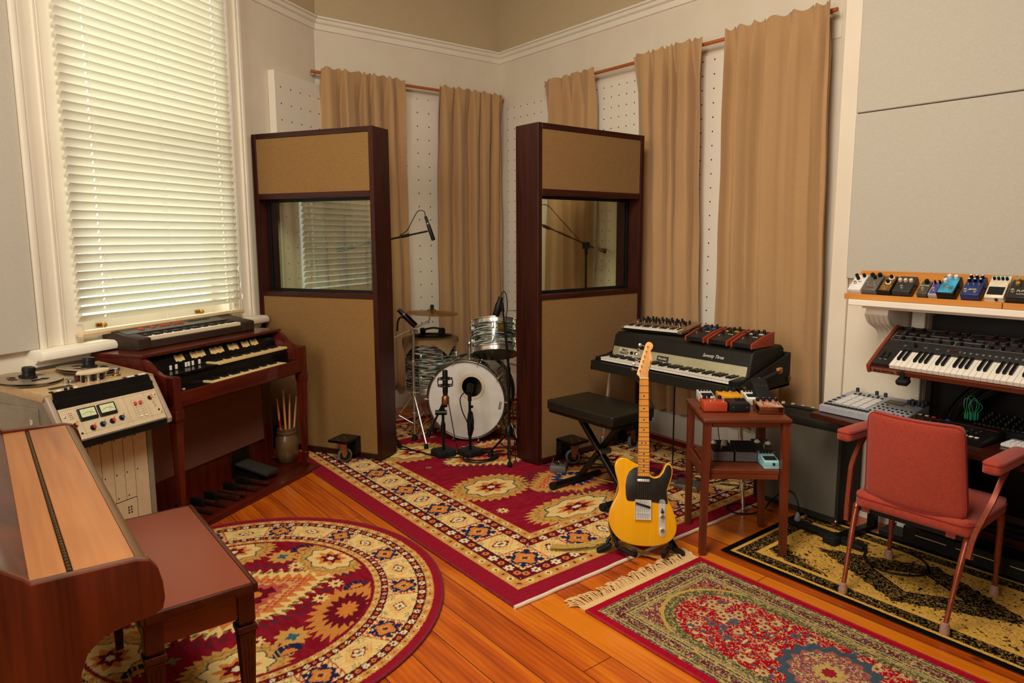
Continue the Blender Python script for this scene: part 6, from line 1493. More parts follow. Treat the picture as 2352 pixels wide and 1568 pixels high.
def compact(label, loc, body, pad, rz=0.0, tilt=0.0, group=None, ktop=None, top=None, s=1.0, knobm=None):
    """compact pedal with stepped tread, rubber pad, thumbscrew and a recessed knob row"""
    W, D = 0.073 * s, 0.126 * s
    o = thing('effects_pedal', label, 'effects pedal', loc, group=group, rot=(tilt, 0, rz))
    MB().prism([(0, 0.002), (D, 0.002), (D, 0.050 * s), (D * 0.74, 0.046 * s), (D * 0.70, 0.028 * s), (0, 0.017 * s)], 0, 0, W, b=0.002).build('housing', body, o)
    t = MB().prism([(0.002, 0.0195 * s), (D * 0.70, 0.034 * s), (D * 0.70, 0.050 * s), (0.010, 0.040 * s), (0.002, 0.034 * s)], 0, 0.001, W - 0.001, b=0.002).build('tread_plate', top or body, o)
    a = math.atan2(0.010, D * 0.70 - 0.01)
    MB().box(0.007, W - 0.007, 0.014, D * 0.46, 0, 0.0022, b=0.0006).build('rubber_pad', pad, t, (0, 0, 0.0402 * s - 0.0012), (a, 0, 0))
    MB().lathe([(0.006, 0), (0.006, 0.006), (0.004, 0.008), (0, 0.008)], (W * 0.62, 0.003, 0.026 * s), (0, -1, 0.1), 14).build('thumbscrew', BLK, o)
    for k in range(4): knob(o, W * (0.18 + 0.213 * k), D * 0.83, 0.048 * s, 0.0055, 0.016, BLK, knobm)
    for x in (0.0, W): MB().cyl((x - 0.006 if x == 0 else x, D * 0.6, 0.022 * s), (x if x == 0 else x + 0.006, D * 0.6, 0.022 * s), 0.006, n=12).build('jack_socket', CHR, o)
    return o
GSH = 'effects pedals lined up on the mantel shelf'
WR = mat('oak_riser', (206, 136, 54), 0.4, kind='wood', col2=(186, 114, 40), axis=1, sc=0.7)
TL = R_(38)
def riser(label, ya, yb):
    r = thing('pedal_riser', label, 'riser', (0, 0, 0), 0, 'wooden pedal risers on the mantel shelf')
    MB().box(3.420, 3.438, ya, yb, 1.2405, 1.267, b=0.002).build('front_lip', WR, r)
    MB().prism([(3.4385, 1.2405), (3.4385, 1.256), (3.59, 1.374), (3.60, 1.374), (3.60, 1.2405)], 1, ya + 0.002, yb - 0.002).build('sloping_board', WR, r)
riser('oak pedal riser on the left part of the mantel shelf', 0.988, 1.659)
riser('second oak pedal riser at the right end of the mantel shelf', 0.45, 0.985)
def sh(y): return (3.436, y, 1.2585)
RZ = -pi / 2
VW = col_mat((226, 220, 210)); CRK = col_mat((214, 196, 160))
stomp('white pedal with three black knobs, leftmost on the mantel shelf', sh(1.642), 0.062, 0.112, 0.038, VW, None, [(0.012, 0.095, 0.008, 0.016, BLK, None), (0.046, 0.098, 0.008, 0.016, BLK, None), (0.024, 0.078, 0.008, 0.016, BLK, None)], [(0.022, 0.045)], ('ears', 0.038, 0.06, 0.010, mat('lilac_ink', (120, 100, 150), 0.5)), RZ, TL, GSH)
stomp('grey pedal with red print and three black knobs on the mantel shelf', sh(1.574), 0.068, 0.118, 0.040, col_mat((98, 92, 84)), None, [(0.018, 0.102, 0.010, 0.016, BLK, None), (0.052, 0.104, 0.010, 0.016, BLK, None), (0.034, 0.086, 0.008, 0.016, BLK, None)], [(0.018, 0.042), (0.050, 0.042)], ('TONES', 0.034, 0.018, 0.011, mat('dull_red_ink', (150, 50, 50), 0.5)), RZ, TL, GSH)
stomp('gold and black pedal with two white-ringed knobs on the mantel shelf', sh(1.499), 0.058, 0.112, 0.038, BLK, mat('gold_patterned_plate', (170, 112, 24), 0.4, 0.3, kind='noise', col2=(50, 34, 14), sc=9), [(0.034, 0.094, 0.013, 0.003, VW, None), (0.034, 0.094, 0.008, 0.018, BLK, None), (0.030, 0.060, 0.013, 0.003, VW, None), (0.030, 0.060, 0.008, 0.018, BLK, None)], [(0.028, 0.022)], None, RZ, TL, GSH)
stomp('dark grey pedal with three cream knobs on the mantel shelf', sh(1.434), 0.080, 0.112, 0.040, col_mat((52, 50, 48)), None, [(0.016, 0.074, 0.009, 0.014, CRK, None), (0.040, 0.074, 0.009, 0.014, CRK, None), (0.064, 0.074, 0.009, 0.014, CRK, None)], [(0.038, 0.028)], None, RZ, TL, GSH)
o = stomp('narrow olive black pedal lettered in white on the mantel shelf', sh(1.327), 0.045, 0.088, 0.036, col_mat((70, 66, 54)), None, [(0.024, 0.076, 0.010, 0.016, BLK, None)], [(0.022, 0.024)], ('DITTO', 0.022, 0.053, 0.012, PALE), RZ, TL, GSH)
stomp('narrow purple and silver pedal on the mantel shelf', sh(1.279), 0.040, 0.088, 0.034, col_mat((176, 168, 160)), mat('purple_plate', (82, 70, 150), 0.4, kind='noise', col2=(60, 50, 120), sc=3), [(0.011, 0.074, 0.005, 0.018, BLK, None), (0.030, 0.076, 0.005, 0.018, BLK, None)], [(0.018, 0.030)], None, RZ, TL, GSH)
stomp('black and bright cyan pedal with three white knobs on the mantel shelf', sh(1.243), 0.072, 0.118, 0.045, BLK, mat('cyan_graphic_plate', (60, 176, 214), 0.4, kind='noise', col2=(16, 22, 28), sc=2.6), [(0.018, 0.078, 0.009, 0.016, VW, None), (0.026, 0.106, 0.009, 0.016, VW, None), (0.054, 0.104, 0.009, 0.016, VW, None)], [(0.040, 0.032)], None, RZ, TL, GSH)
NV = col_mat((34, 48, 100)); SLC = col_mat((206, 204, 200))
o = stomp('navy blue pedal with two rows of silver-topped knobs on the mantel shelf', sh(1.147), 0.073, 0.122, 0.045, NV, None, [(0.014 + 0.022 * i, 0.112 - 0.024 * j, 0.0065, 0.016, BLK, SLC) for i in range(3) for j in range(2)], [(0.018, 0.022), (0.055, 0.022)], ('jan', 0.036, 0.036, 0.018, PALE), RZ, TL, GSH)
for k in range(3): MB().cyl((0, 0, 0), (0, 0, 0.008), 0.003, n=8).build('toggle_switch', CHR, o, (0.016 + 0.021 * k, 0.064, 0.045))
compact('cream compact pedal with black rubber pad and turquoise-topped knobs on the mantel shelf', sh(1.056), col_mat((222, 206, 176)), RUB, RZ, TL, GSH, knobm=col_mat((40, 150, 160)))
o = stomp('black pedal with brass knobs and white lettering at the right end of the mantel shelf', sh(0.976), 0.102, 0.115, 0.044, col_mat((44, 40, 36)), None, [(0.020, 0.104, 0.0105, 0.016, mat('champagne_knob', (214, 186, 110), 0.3, 0.8), None), (0.026, 0.078, 0.009, 0.014, mat('champagne_knob', (214, 186, 110), 0.3, 0.8), None), (0.060, 0.10, 0.0105, 0.016, mat('champagne_knob', (214, 186, 110), 0.3, 0.8), None)], [(0.018, 0.035), (0.084, 0.035)], ('FLINT', 0.052, 0.040, 0.017, PALE), RZ, TL, GSH)
text('lettering', 'strymon', 0.010, PALE, o, (0.050, 0.022, 0.0455), (0, 0, 0))

# ------------------------------------------------------------------ wooden side table carrying more pedals
TBL = mat('worn_cherry_wood', (122, 54, 24), 0.4, kind='wood', col2=(64, 22, 10), axis=0, sc=0.7)
TBV = mat('worn_cherry_leg', (112, 46, 20), 0.4, kind='wood', col2=(54, 17, 8), axis=2, sc=0.7)
TA = R_(-41)
tb = thing('side_table', 'two-tier square wooden side table covered with pedals beside the guitar', 'side table', (2.695, 1.940, 0), TA)
MB().box(-0.002, 0.418, 0.0, 0.430, 0.663, 0.685, b=0.007, seg=3).build('table_top', TBL, tb)
for a in ((0.045, 0.37, 0.018, 0.034), (0.045, 0.37, 0.392, 0.408)): MB().box(*a, 0.640, 0.6628, b=0.001).build('apron', TBL, tb)
for a in ((0.012, 0.028, 0.05, 0.38), (0.388, 0.404, 0.05, 0.38)): MB().box(*a, 0.640, 0.6628, b=0.001).build('apron', TBL, tb)
MB().box(0.040, 0.376, 0.028, 0.395, 0.405, 0.425, b=0.002).build('lower_shelf', TBL, tb)
MB().box(0.044, 0.372, 0.030, 0.046, 0.377, 0.4048, b=0.001).build('apron', TBL, tb)
for a in ((0.012, 0.028, 0.05, 0.38), (0.388, 0.404, 0.05, 0.38)): MB().box(*a, 0.37, 0.4248, b=0.001).build('apron', TBL, tb)
for sx in (0, 1):
    for sy in (0, 1):
        x, y = (0.005, 0.376)[sx], (0.010, 0.382)[sy]
        fx, fy = (-0.004, 0.385)[sx], (-0.012, 0.33)[sy]
        w = 0.035; vs = [(x + a * w, y + c * w, 0.6628) for a, c in ((0, 0), (1, 0), (1, 1), (0, 1))] + [(fx + a * 0.031, fy + c * 0.031, 0.003) for a, c in ((0, 0), (1, 0), (1, 1), (0, 1))]
        MB().add(vs, [(3, 2, 1, 0), (4, 5, 6, 7)] + [(i, (i + 1) % 4, 4 + (i + 1) % 4, 4 + i) for i in range(4)]).build('leg', TBV, tb)
def tl(x, y, z):
    c, s = cos(TA), sin(TA); return (2.695 + x * c - y * s, 1.940 + x * s + y * c, z)
GT = 'effects pedals on top of the side table'; ZT_ = 0.6855
ORP = col_mat((186, 66, 34)); YLP = col_mat((236, 160, 20)); DKP = col_mat((30, 28, 27))
stomp('orange red pedal at the front left of the side table top', tl(0.026, 0.125, ZT_), 0.116, 0.105, 0.050, ORP, None, [(0.020, 0.086, 0.010, 0.016, BLK, None), (0.044, 0.094, 0.008, 0.022, BLK, None), (0.096, 0.084, 0.010, 0.016, BLK, None)], [(0.040, 0.030), (0.102, 0.028), (0.066, 0.055)], None, TA, 0, GT, bev=0.005)
MBL = stomp('black metal pedal in the front middle of the side table top', tl(0.151, 0.125, ZT_), 0.102, 0.115, 0.046, DKP, mat('etched_black_plate', (50, 36, 30), 0.45, kind='noise', col2=(28, 24, 22), sc=8), [(0.05 + 0.018 * (k % 3), 0.055 + 0.020 * (k // 3), 0.006, 0.010, BLK, None) for k in range(6)], [], None, TA, 0, GT, jacks=False)
for x in (0.018, 0.086): MB().cyl((x, 0.0, 0.026), (x, -0.0015, 0.026), 0.003, n=10).build('screw', CHR, MBL)
CP = stomp('chrome pedal with red stripe and six knobs at the front right of the side table', tl(0.286, 0.092, ZT_), 0.122, 0.115, 0.036, mat('polished_chrome_case', (200, 188, 172), 0.12, 1.0, kind='noise', col2=(184, 170, 152), sc=2), mat('red_white_face', (176, 64, 44), 0.4, kind='noise', col2=(206, 188, 160), sc=2), [(0.016 + 0.030 * k, 0.088, 0.009, 0.018, BLK, CHR) for k in range(4)] + [(0.030 + 0.030 * k, 0.060, 0.004, 0.010, CHR, None) for k in range(3)], [(0.026, 0.036), (0.098, 0.036)], None, TA, 0, GT, slope=0.012)
compact('silver white compact pedal with pink print at the back left of the side table', tl(0.050, 0.290, ZT_), col_mat((196, 196, 194)), RUB, TA, 0, GT, top=col_mat((206, 200, 198)))
stomp('bright yellow pedal at the back middle of the side table top', tl(0.148, 0.285, ZT_), 0.114, 0.118, 0.048, YLP, None, [(0.022 + 0.035 * k, 0.104, 0.011, 0.018, BLK, None) for k in range(3)], [(0.062, 0.062)], None, TA, 0, GT, bev=0.005)
compact('white compact pedal with cream side at the back right of the side table', tl(0.280, 0.275, ZT_), col_mat((214, 200, 178)), RUB, TA, 0, GT, top=col_mat((232, 228, 218)))
wp_ = thing('wah_pedal', 'black treadle wah pedal at the back right corner of the side table', 'effects pedal', tl(0.352, 0.250, ZT_), rot=(0, 0, TA - R_(6)))
MB().prism([(0.0, 0.004), (0.17, 0.004), (0.17, 0.040), (0.0, 0.030)], 0, -0.035, 0.048, b=0.004).build('housing', DKP, wp_)
MB().prism([(0.01, 0.040), (0.022, 0.052), (0.185, 0.112), (0.190, 0.100), (0.012, 0.032)], 0, -0.030, 0.046, b=0.003).build('treadle', RUB, wp_)
text('lettering', 'VOX', 0.034, mat('faint_embossing', (44, 42, 38), 0.5), wp_, (0.008, 0.11, 0.0855), (math.atan2(0.06, 0.163), 0, 0), bold=0.001)
for x in (-0.03, 0.043): MB().cyl((x, 0.085, 0.03), (x, 0.085, 0.062), 0.006, n=10).build('hinge_post', DKP, wp_)
# lower shelf
GL_ = 'old grey metal pedals on the lower shelf of the side table'; ZS = 0.4255
HAM = mat('hammered_grey_metal', (122, 118, 116), 0.45, 0.5, kind='noise', col2=(104, 100, 98), sc=12)
BTP = mat('black_tread_top', (30, 26, 20), 0.5, kind='noise', col2=(22, 19, 15), sc=6); CRN = col_mat((204, 190, 164))
def oldbox(label, x, y, kn, W=0.105, rib=False):
    o = thing('effects_pedal', label, 'effects pedal', tl(x, y, ZS), group=GL_, rot=(0, 0, TA + R_(-2)))
    MB().box(0, W, 0, 0.145, 0.002, 0.052, b=0.003).build('housing', HAM, o)
    MB().prism([(0.0, 0.0525), (0.0, 0.055), (0.145, 0.070), (0.145, 0.0525)], 0, 0.001, W - 0.001, b=0.001).build('top_plate', BTP, o)
    if rib:
        for k in range(7): MB().box(0.008 + k * 0.014, 0.014 + k * 0.014, 0.006, 0.139, 0, 0.002, b=0.0005).build('rib', RUB, o, (0, 0, 0.055), (math.atan2(0.015, 0.145), 0, 0))
    for kx, ky in kn:
        MB().lathe([(0.015, 0), (0.017, 0.003), (0.012, 0.012), (0.006, 0.016), (0, 0.016)], n=10).build('knob', CRN, o, (kx, ky, 0.055 + ky * 0.1))
    MB().cyl((0, 0, 0), (0, 0, 0.014), 0.0055, n=12).build('footswitch', CHR, o, (W * 0.5, 0.045, 0.058)) if kn else None
oldbox('old grey metal pedal with cream knobs, leftmost on the lower shelf', 0.083, 0.150, [(0.022, 0.10), (0.070, 0.075), (0.078, 0.105)])
oldbox('old grey metal pedal with ribbed black tread, middle of the lower shelf', 0.198, 0.145, [], rib=True)
oldbox('old black and grey pedal with two large cream knobs behind the pale blue one', 0.313, 0.175, [(0.022, 0.098), (0.070, 0.075)], W=0.058 + 0.03)
compact('pale blue compact pedal on the lower shelf of the side table', tl(0.306, 0.042, ZS), col_mat((146, 196, 196)), RUB, TA, 0, None, top=col_mat((150, 200, 200)))

# ------------------------------------------------------------------ devices on the electric piano
sy = thing('small_synthesizer', 'small silver analogue synthesizer with black knobs on top of the electric piano', 'synthesizer', (3.510, 3.235, 0.9075), rot=(R_(4), 0, R_(-80)))
ALU = mat('sand_blasted_aluminium', (168, 138, 104), 0.35, 0.7, kind='noise', col2=(156, 126, 94), sc=8)
SW, SD = 0.46, 0.275
MB().prism([(0.0, 0.006), (0.02, 0.0), (SD, 0.0), (SD, 0.03), (0.10, 0.024), (0.10, 0.012), (0, 0.012)], 0, 0, SW, b=0.002).build('base', BLK, sy)
MB().prism([(0.106, 0.026), (0.12, 0.036), (SD + 0.005, 0.044), (SD + 0.005, 0.030), (0.106, 0.024)], 0, -0.003, SW + 0.003, b=0.0015).build('control_panel', ALU, sy)
MB().box(-0.003, 0.018, 0.0, 0.106, 0.012, 0.030, b=0.002).box(SW - 0.030, SW + 0.003, 0.0, 0.106, 0.012, 0.030, b=0.002).build('cheek', ALU, sy)
keybed(sy, 22, (SW - 0.050) / 22, 0.088, 0.055, 0.019, 0.004, 0.030, 4, WKEY, EBON, wh=0.012, bh=0.006)
rq = random.Random(21)
for k in range(28):
    x = 0.07 + (k % 10) * 0.038 + rq.uniform(-0.004, 0.004); y = 0.145 + (k // 10) * 0.045 + (0.012 if k % 2 else 0); 
    if y > SD - 0.01 or x > SW - 0.03: continue
    knob(sy, x, y, 0.038 + 0.03 * (y - 0.12), 0.0072, 0.026, BLK)
for k in range(10): MB().cyl((0, 0, 0), (0, 0, 0.014), 0.0026, n=8).build('toggle_switch', CHR, sy, (0.055 + 0.036 * k, 0.128 + 0.03 * (k % 3), 0.037))
for x in (0.31, 0.345): MB().box(x, x + 0.10, 0.135 + (x - 0.31), 0.138 + (x - 0.31), 0.0365, 0.0385).build('slot', BLK, sy)
def moog(label, ly, k2):
    o = thing('effects_pedal', label, 'effects pedal', (3.475, 3.29 - ly, 0.9065), group='wood-sided effects units on the electric piano', rot=(0, 0, -pi / 2))
    W_, D_ = 0.142, 0.225
    MB().prism([(0, 0.004), (0, 0.028), (0.02, 0.032), (0.11, 0.060), (D_, 0.078), (D_, 0.004)], 0, 0.010, W_ - 0.010, b=0.001).build('panel', col_mat((28, 26, 26)), o)
    for x in (0, W_ - 0.010): MB().prism([(-0.004, 0.0), (-0.004, 0.030), (0.02, 0.037), (0.11, 0.065), (D_ + 0.004, 0.084), (D_ + 0.004, 0.0)], 0, x, x + 0.010, b=0.002).build('wooden_side', mat('orange_red_wood', (172, 66, 34), 0.4, kind='wood', col2=(150, 50, 24), axis=1), o)
    zz = lambda y: 0.032 + (y - 0.02) * 0.31 if y < 0.11 else 0.060 + (y - 0.11) * 0.157
    for x, y, r, m_ in [(0.032, 0.112, 0.009, BLK), (0.070, 0.130, 0.010, BLK), (0.030, 0.165, 0.009, BLK), (0.060, 0.190, 0.008, BLK), (0.105, 0.180, 0.009, BLK), (0.088, 0.205, 0.008, BLK)]: knob(o, x, y, zz(y), r, 0.017, m_)
    for x, y in ((0.050, 0.142), (0.105, 0.150)): MB().box(-0.014, 0.014, -0.008, 0.008, 0, 0.006, b=0.001).build('rocker_switch', k2, o, (x, y, zz(y)))
    MB().lathe([(0.007, 0), (0.007, 0.004), (0.005, 0.004), (0.005, 0.010), (0, 0.010)], n=14).build('footswitch', CHR, o, (0.040, 0.062, zz(0.062)))
    text('lettering', 'moog', 0.014, PALE, o, (0.095, 0.100, zz(0.10) + 0.001), (0.3, 0, 0))
moog('wood-sided black effects unit with blue switches on the electric piano', 0.625, col_mat((50, 96, 190)))
moog('wood-sided black effects unit with amber switch on the electric piano, middle of three', 0.790, col_mat((230, 160, 40)))
moog('wood-sided black effects unit with white switches at the right end of the electric piano', 0.955, col_mat((220, 216, 208)))

# ------------------------------------------------------------------ small things on the floor
db = stomp('grey metal pedal with black knobs on the rug in front of the right screen', (2.885, 3.27, 0.0105), 0.105, 0.115, 0.045, HAM, None, [(0.022, 0.075, 0.010, 0.012, BLK, None), (0.045, 0.045, 0.011, 0.012, BLK, None), (0.075, 0.075, 0.010, 0.012, BLK, None)], [(0.048, 0.090)], None, R_(-50), 0, None, bev=0.003)
MB().cyl((0.012, 0.085, 0.045), (0.012, 0.085, 0.075), 0.005, n=10).build('plug', BRASS, db)
YCB = mat('yellow_cable', (206, 166, 84), 0.6)
fcable('yellow cable running from the grey floor pedal under the keyboard bench', [(2.99, 3.20), (3.06, 3.12), (3.04, 2.98), (3.10, 2.78), (3.20, 2.68), (3.34, 2.66), (3.45, 2.50), (3.62, 2.42)], 0.0035, YCB)
fcable('yellow cable looped on the rug behind the side table', [(3.62, 2.48), (3.70, 2.40), (3.66, 2.30), (3.54, 2.30), (3.50, 2.40), (3.60, 2.50), (3.75, 2.52)], 0.0035, YCB)
rq = random.Random(31)
for k in range(6):
    p = [(3.12 + 0.11 * i + rq.uniform(-0.06, 0.06), 3.22 - 0.16 * i + rq.uniform(-0.09, 0.09) + 0.04 * k - 0.1) for i in range(6)]
    fcable('black cable tangled on the rug under the electric piano', p, 0.0038, CABLE, 0.0155 + 0.006 * k, 'floor_cable', 'black cables under the electric piano')
tag(MB().tube([(4.06, 2.66, 0.60), (4.04, 2.68, 0.45), (4.02, 2.76, 0.32), (4.00, 2.76, 0.20), (3.98, 2.70, 0.06), (3.90, 2.62, 0.018)], 0.003, 6).build('hanging_cable', CABLE), 'thin black cable hanging down the wall behind the electric piano', 'cable')
gb = thing('grey_box', 'grey metal box on the rug seen under the side table', 'box', (3.66, 2.60, 0.0105), R_(-30))
MB().box(0, 0.17, 0, 0.13, 0, 0.09, b=0.004).build('housing', HAM, gb); MB().cyl((0.17, 0.06, 0.04), (0.19, 0.06, 0.04), 0.012, n=12).build('plug', BLK, gb)
# ================================================================== AMPLIFIER
am = thing('guitar_amplifier', 'tall black guitar amplifier with silver grille cloth left of the desk', 'amplifier', (3.505, 2.165, 0), -pi / 2)
AW, AD_, AH = 0.500, 0.225, 0.568
MB().box(0, AW, 0.012, AD_, 0.030, AH - 0.02, b=0.006).box(0, AW, 0.0, AD_, AH - 0.045, AH, b=0.008, seg=2).box(0, 0.016, 0, 0.02, 0.030, AH - 0.045).box(AW - 0.016, AW, 0, 0.02, 0.030, AH - 0.045).box(0.016, AW - 0.016, 0, 0.02, 0.030, 0.058).build('cabinet', TLX, am)
GR = bpy.data.materials.new('silver_grille_cloth'); GR.use_nodes = True
nt = GR.node_tree; N = nt.nodes; L = nt.links; b = N['Principled BSDF']; b.inputs['Roughness'].default_value = 0.7
tc = N.new('ShaderNodeTexCoord'); sp = N.new('ShaderNodeSeparateXYZ'); L.new(tc.outputs['Object'], sp.inputs[0])
def mth(op, a, v=None):
    n = N.new('ShaderNodeMath'); n.operation = op
    for i, q in enumerate((a, v)):
        if q is None: continue
        if isinstance(q, (int, float)): n.inputs[i].default_value = q
        else: L.new(q, n.inputs[i])
    return n.outputs[0]
row = mth('DIVIDE', sp.outputs[2], 0.0060); ri = mth('FLOOR', row); rf = mth('FRACT', row)
colx = mth('ADD', mth('DIVIDE', sp.outputs[0], 0.0105), mth('MULTIPLY', mth('MODULO', ri, 2.0), 0.5)); cf = mth('FRACT', colx)
dash = mth('MULTIPLY', mth('LESS_THAN', rf, 0.55), mth('LESS_THAN', cf, 0.78))
mx = N.new('ShaderNodeMix'); mx.data_type = 'RGBA'; L.new(dash, mx.inputs[0]); mx.inputs[6].default_value = lin((44, 40, 33)) + (1,); mx.inputs[7].default_value = lin((108, 100, 82)) + (1,)
L.new(mx.outputs[2], b.inputs['Base Color'])
MB().box(0.0162, AW - 0.0162, 0.006, 0.0115, 0.0582, AH - 0.0452).build('grille_cloth', GR, am)
m = MB(); m.tube([(0.09, 0.10, AH), (0.10, 0.10, AH + 0.018), (0.24, 0.10, AH + 0.028), (0.38, 0.10, AH + 0.018), (0.39, 0.10, AH)], 0.010, 8); m.build('handle', mat('dark_leather', (44, 36, 26), 0.6), am)
for x in (0.09, 0.39): MB().box(x - 0.018, x + 0.018, 0.085, 0.115, AH, AH + 0.008, b=0.002).build('handle_cap', BRASS, am)
MB().box(0.02, AW - 0.02, 0.165, 0.205, AH, AH + 0.006, b=0.001).build('control_panel', BLK, am)
for k in range(7): MB().lathe([(0.011, 0), (0.010, 0.012), (0.0, 0.013)], n=14).build('knob', IVORY, am, (0.055 + 0.06 * k, 0.186, AH + 0.006))
for x in (0.03, AW - 0.03):
    for y in (0.03, AD_ - 0.03): MB().cyl((x, y, 0.006), (x, y, 0.030), 0.016, n=14).build('foot', mat('copper_foot', (150, 90, 60), 0.4, 0.6) if x > 0.1 and y < 0.1 else RUB, am)
MB().sph((AW - 0.004, -0.006, 0.045), 0.008, 10).build('corner_clip', CHR, am)

# power strip and its cables
ps = thing('power_strip', 'black power strip on the gold rug in front of the amplifier', 'power strip', (3.375, 1.862, 0.009), R_(-94))
MB().box(0, 0.42, -0.028, 0.028, 0, 0.028, b=0.007, seg=2).build('housing', BLK, ps)
for k in range(6): MB().cyl((0.05 + 0.062 * k, 0, 0.028), (0.05 + 0.062 * k, 0, 0.030), 0.018, n=18).build('socket', RUB, ps)
pg_ = MB().lathe([(0.017, 0.0), (0.018, 0.012), (0.012, 0.03), (0.006, 0.045)], (0.05, 0, 0.0305), n=14).build('plug', mat('grey_plug', (120, 118, 118), 0.4), ps)
tag(MB().tube([(3.372, 1.812, 0.082), (3.372, 1.812, 0.12), (3.38, 1.84, 0.17), (3.40, 1.90, 0.17), (3.40, 1.98, 0.10), (3.38, 2.02, 0.03), (3.30, 2.06, 0.012), (3.24, 2.12, 0.018), (3.30, 2.20, 0.018), (3.40, 2.16, 0.014), (3.42, 2.06, 0.012)], 0.0045, 8).build('power_cable', CABLE), 'black power cable arching up from the strip and looping on the boards', 'cable')
tag(MB().tube([(3.345, 1.435, 0.022), (3.25, 1.40, 0.016), (3.20, 1.28, 0.014), (3.30, 1.16, 0.014), (3.45, 1.22, 0.014), (3.50, 1.4, 0.014)], 0.0045, 8).build('power_cable', CABLE), 'black cable curving over the gold rug behind the red armchair', 'cable')

# ================================================================== DESK AND ITS INSTRUMENTS
DA = R_(-98.5)
DW = mat('dark_red_desk_wood', (66, 26, 16), 0.3, kind='wood', col2=(40, 14, 9), axis=0, coat=0.3)
dk = thing('desk', 'dark red-brown wooden desk top on a black stand in front of the fireplace', 'desk', (3.323, 1.754, 0), DA)
MB().box(0, 1.38, 0, 0.38, 0.625, 0.655, b=0.006, seg=2).build('desk_top', DW, dk)
for x in (0.165, 1.15):
    m = MB(); m.bar((x, 0.34, 0.03), (x, 0.34, 0.623), 0.04, 0.04, b=0.003); m.bar((x, 0.02, 0.620), (x, 0.37, 0.620), 0.03, 0.008); m.build('upright', BLKM, dk)
    MB().bar((x, 0.02, 0.030), (x, 0.36, 0.030), 0.04, 0.03, b=0.004).build('stand_foot', BLKM, dk)
    MB().box(x - 0.035, x + 0.035, -0.025, 0.03, 0.009, 0.05, b=0.008, seg=2).build('rubber_foot', RUB, dk)
MB().bar((0.17, 0.35, 0.30), (1.14, 0.35, 0.30), 0.03, 0.03).build('cross_bar', BLKM, dk)
def dl(x, y, z):
    c, s = cos(DA), sin(DA); return (3.193 + x * c - y * s, 1.685 + x * s + y * c, z)

mp_ = thing('sampler', 'light grey sampler with white pads, small screen and dark knobs on the desk', 'sampler', (3.236, 1.662, 0.6905), R_(-93))
LGR = mat('light_grey_plastic', (158, 158, 162), 0.4, kind='noise', col2=(150, 150, 154), sc=5)
MW, MD = 0.385, 0.315
MB().prism([(0.0, 0.004), (0.006, 0.0), (MD, 0.0), (MD, 0.062), (MD - 0.006, 0.066), (0.006, 0.036), (0.0, 0.032)], 0, 0, MW, b=0.005, seg=3).build('housing', LGR, mp_)
ma = math.atan2(0.030, MD - 0.012); mz = lambda y: 0.0362 + (y - 0.006) * (0.030 / (MD - 0.012))
def mbx(nm, x0, x1, y0, y1, h, m_, b=0.0015): return MB().box(x0, x1, 0, y1 - y0, 0, h, b=b).build(nm, m_, mp_, (0, y0, mz(y0)), (ma, 0, 0))
PADM = mat('white_silicone_pad', (212, 206, 200), 0.55, kind='noise', col2=(204, 198, 192), sc=4)
for i in range(4):
    for j in range(4): mbx('pad', 0.040 + 0.040 * i, 0.076 + 0.040 * i, 0.070 + 0.042 * j, 0.108 + 0.042 * j, 0.004, PADM)
for k in range(12): mbx('button', 0.012 + 0.0185 * k, 0.027 + 0.0185 * k, 0.020, 0.040, 0.005, BLK)
for k in range(3): mbx('button', 0.010, 0.028, 0.060 + 0.040 * k, 0.075 + 0.040 * k, 0.004, BLK)
mbx('button', 0.010, 0.028, 0.180, 0.196, 0.004, col_mat((50, 84, 140)))
for k in range(7):
    MB().cyl((0, 0, 0), (0, 0, 0.004), 0.006, n=12).build('button', BLK, mp_, (0.045 + 0.0225 * k, 0.252, mz(0.252)), (ma, 0, 0))
    if k % 2: MB().cyl((0, 0, 0), (0, 0, 0.004), 0.006, n=12).build('button', BLK, mp_, (0.040 + 0.0225 * k, 0.274, mz(0.274)), (ma, 0, 0))
mbx('screen', 0.212, 0.300, 0.205, 0.262, 0.003, mat('dark_display', (36, 32, 22), 0.15, kind='noise', col2=(60, 52, 30), sc=1.5))
for k in range(8): knob(mp_, 0.310 + 0.022 * (k % 4), 0.246 + 0.032 * (k // 4) - 0.011 * (k % 2), mz(0.25), 0.0085, 0.022, mat('slate_knob', (44, 46, 54), 0.4))
for x, y in ((0.032, 0.300), (0.130, 0.300), (0.175, 0.296)): knob(mp_, x, y, mz(y), 0.0085, 0.020, mat('slate_knob', (44, 46, 54), 0.4))
rq = random.Random(8)
for k in range(26):
    x, y = 0.222 + 0.021 * (k % 8), (0.06, 0.10, 0.135, 0.175)[k // 8]
    MB().cyl((0, 0, 0), (0, 0, 0.004), 0.0055, n=12).build('button', BLK, mp_, (x, y + 0.006 * (k % 2), mz(y)), (ma, 0, 0))

dm = thing('drum_machine', 'black drum machine with a row of cream and orange buttons on the desk', 'drum machine', (3.215, 1.325, 0.6905), R_(-96))
MB().prism([(0, 0.0), (0.19, 0.0), (0.19, 0.042), (0.0, 0.026)], 0, 0, 0.385, b=0.003).build('housing', BLK, dm)
da_ = math.atan2(0.016, 0.19); dzf = lambda y: 0.0262 + y * 0.084
for k in range(16):
    c = [IVORY, IVORY, col_mat((236, 190, 60)), col_mat((226, 120, 50))][0 if k < 11 else (2 if k == 11 else 3 if k == 12 else 1)]
    MB().box(-0.0075, 0.0075, 0, 0.012, 0, 0.004, b=0.001).build('step_button', c, dm, (0.030 + 0.0215 * k, 0.022, dzf(0.022)), (da_, 0, 0))
MB().box(0.01, 0.375, 0, 0.0018, 0, 0.0006).build('red_line', mat('red_print', (150, 34, 28), 0.5), dm, (0, 0.160, dzf(0.160)), (da_, 0, 0))
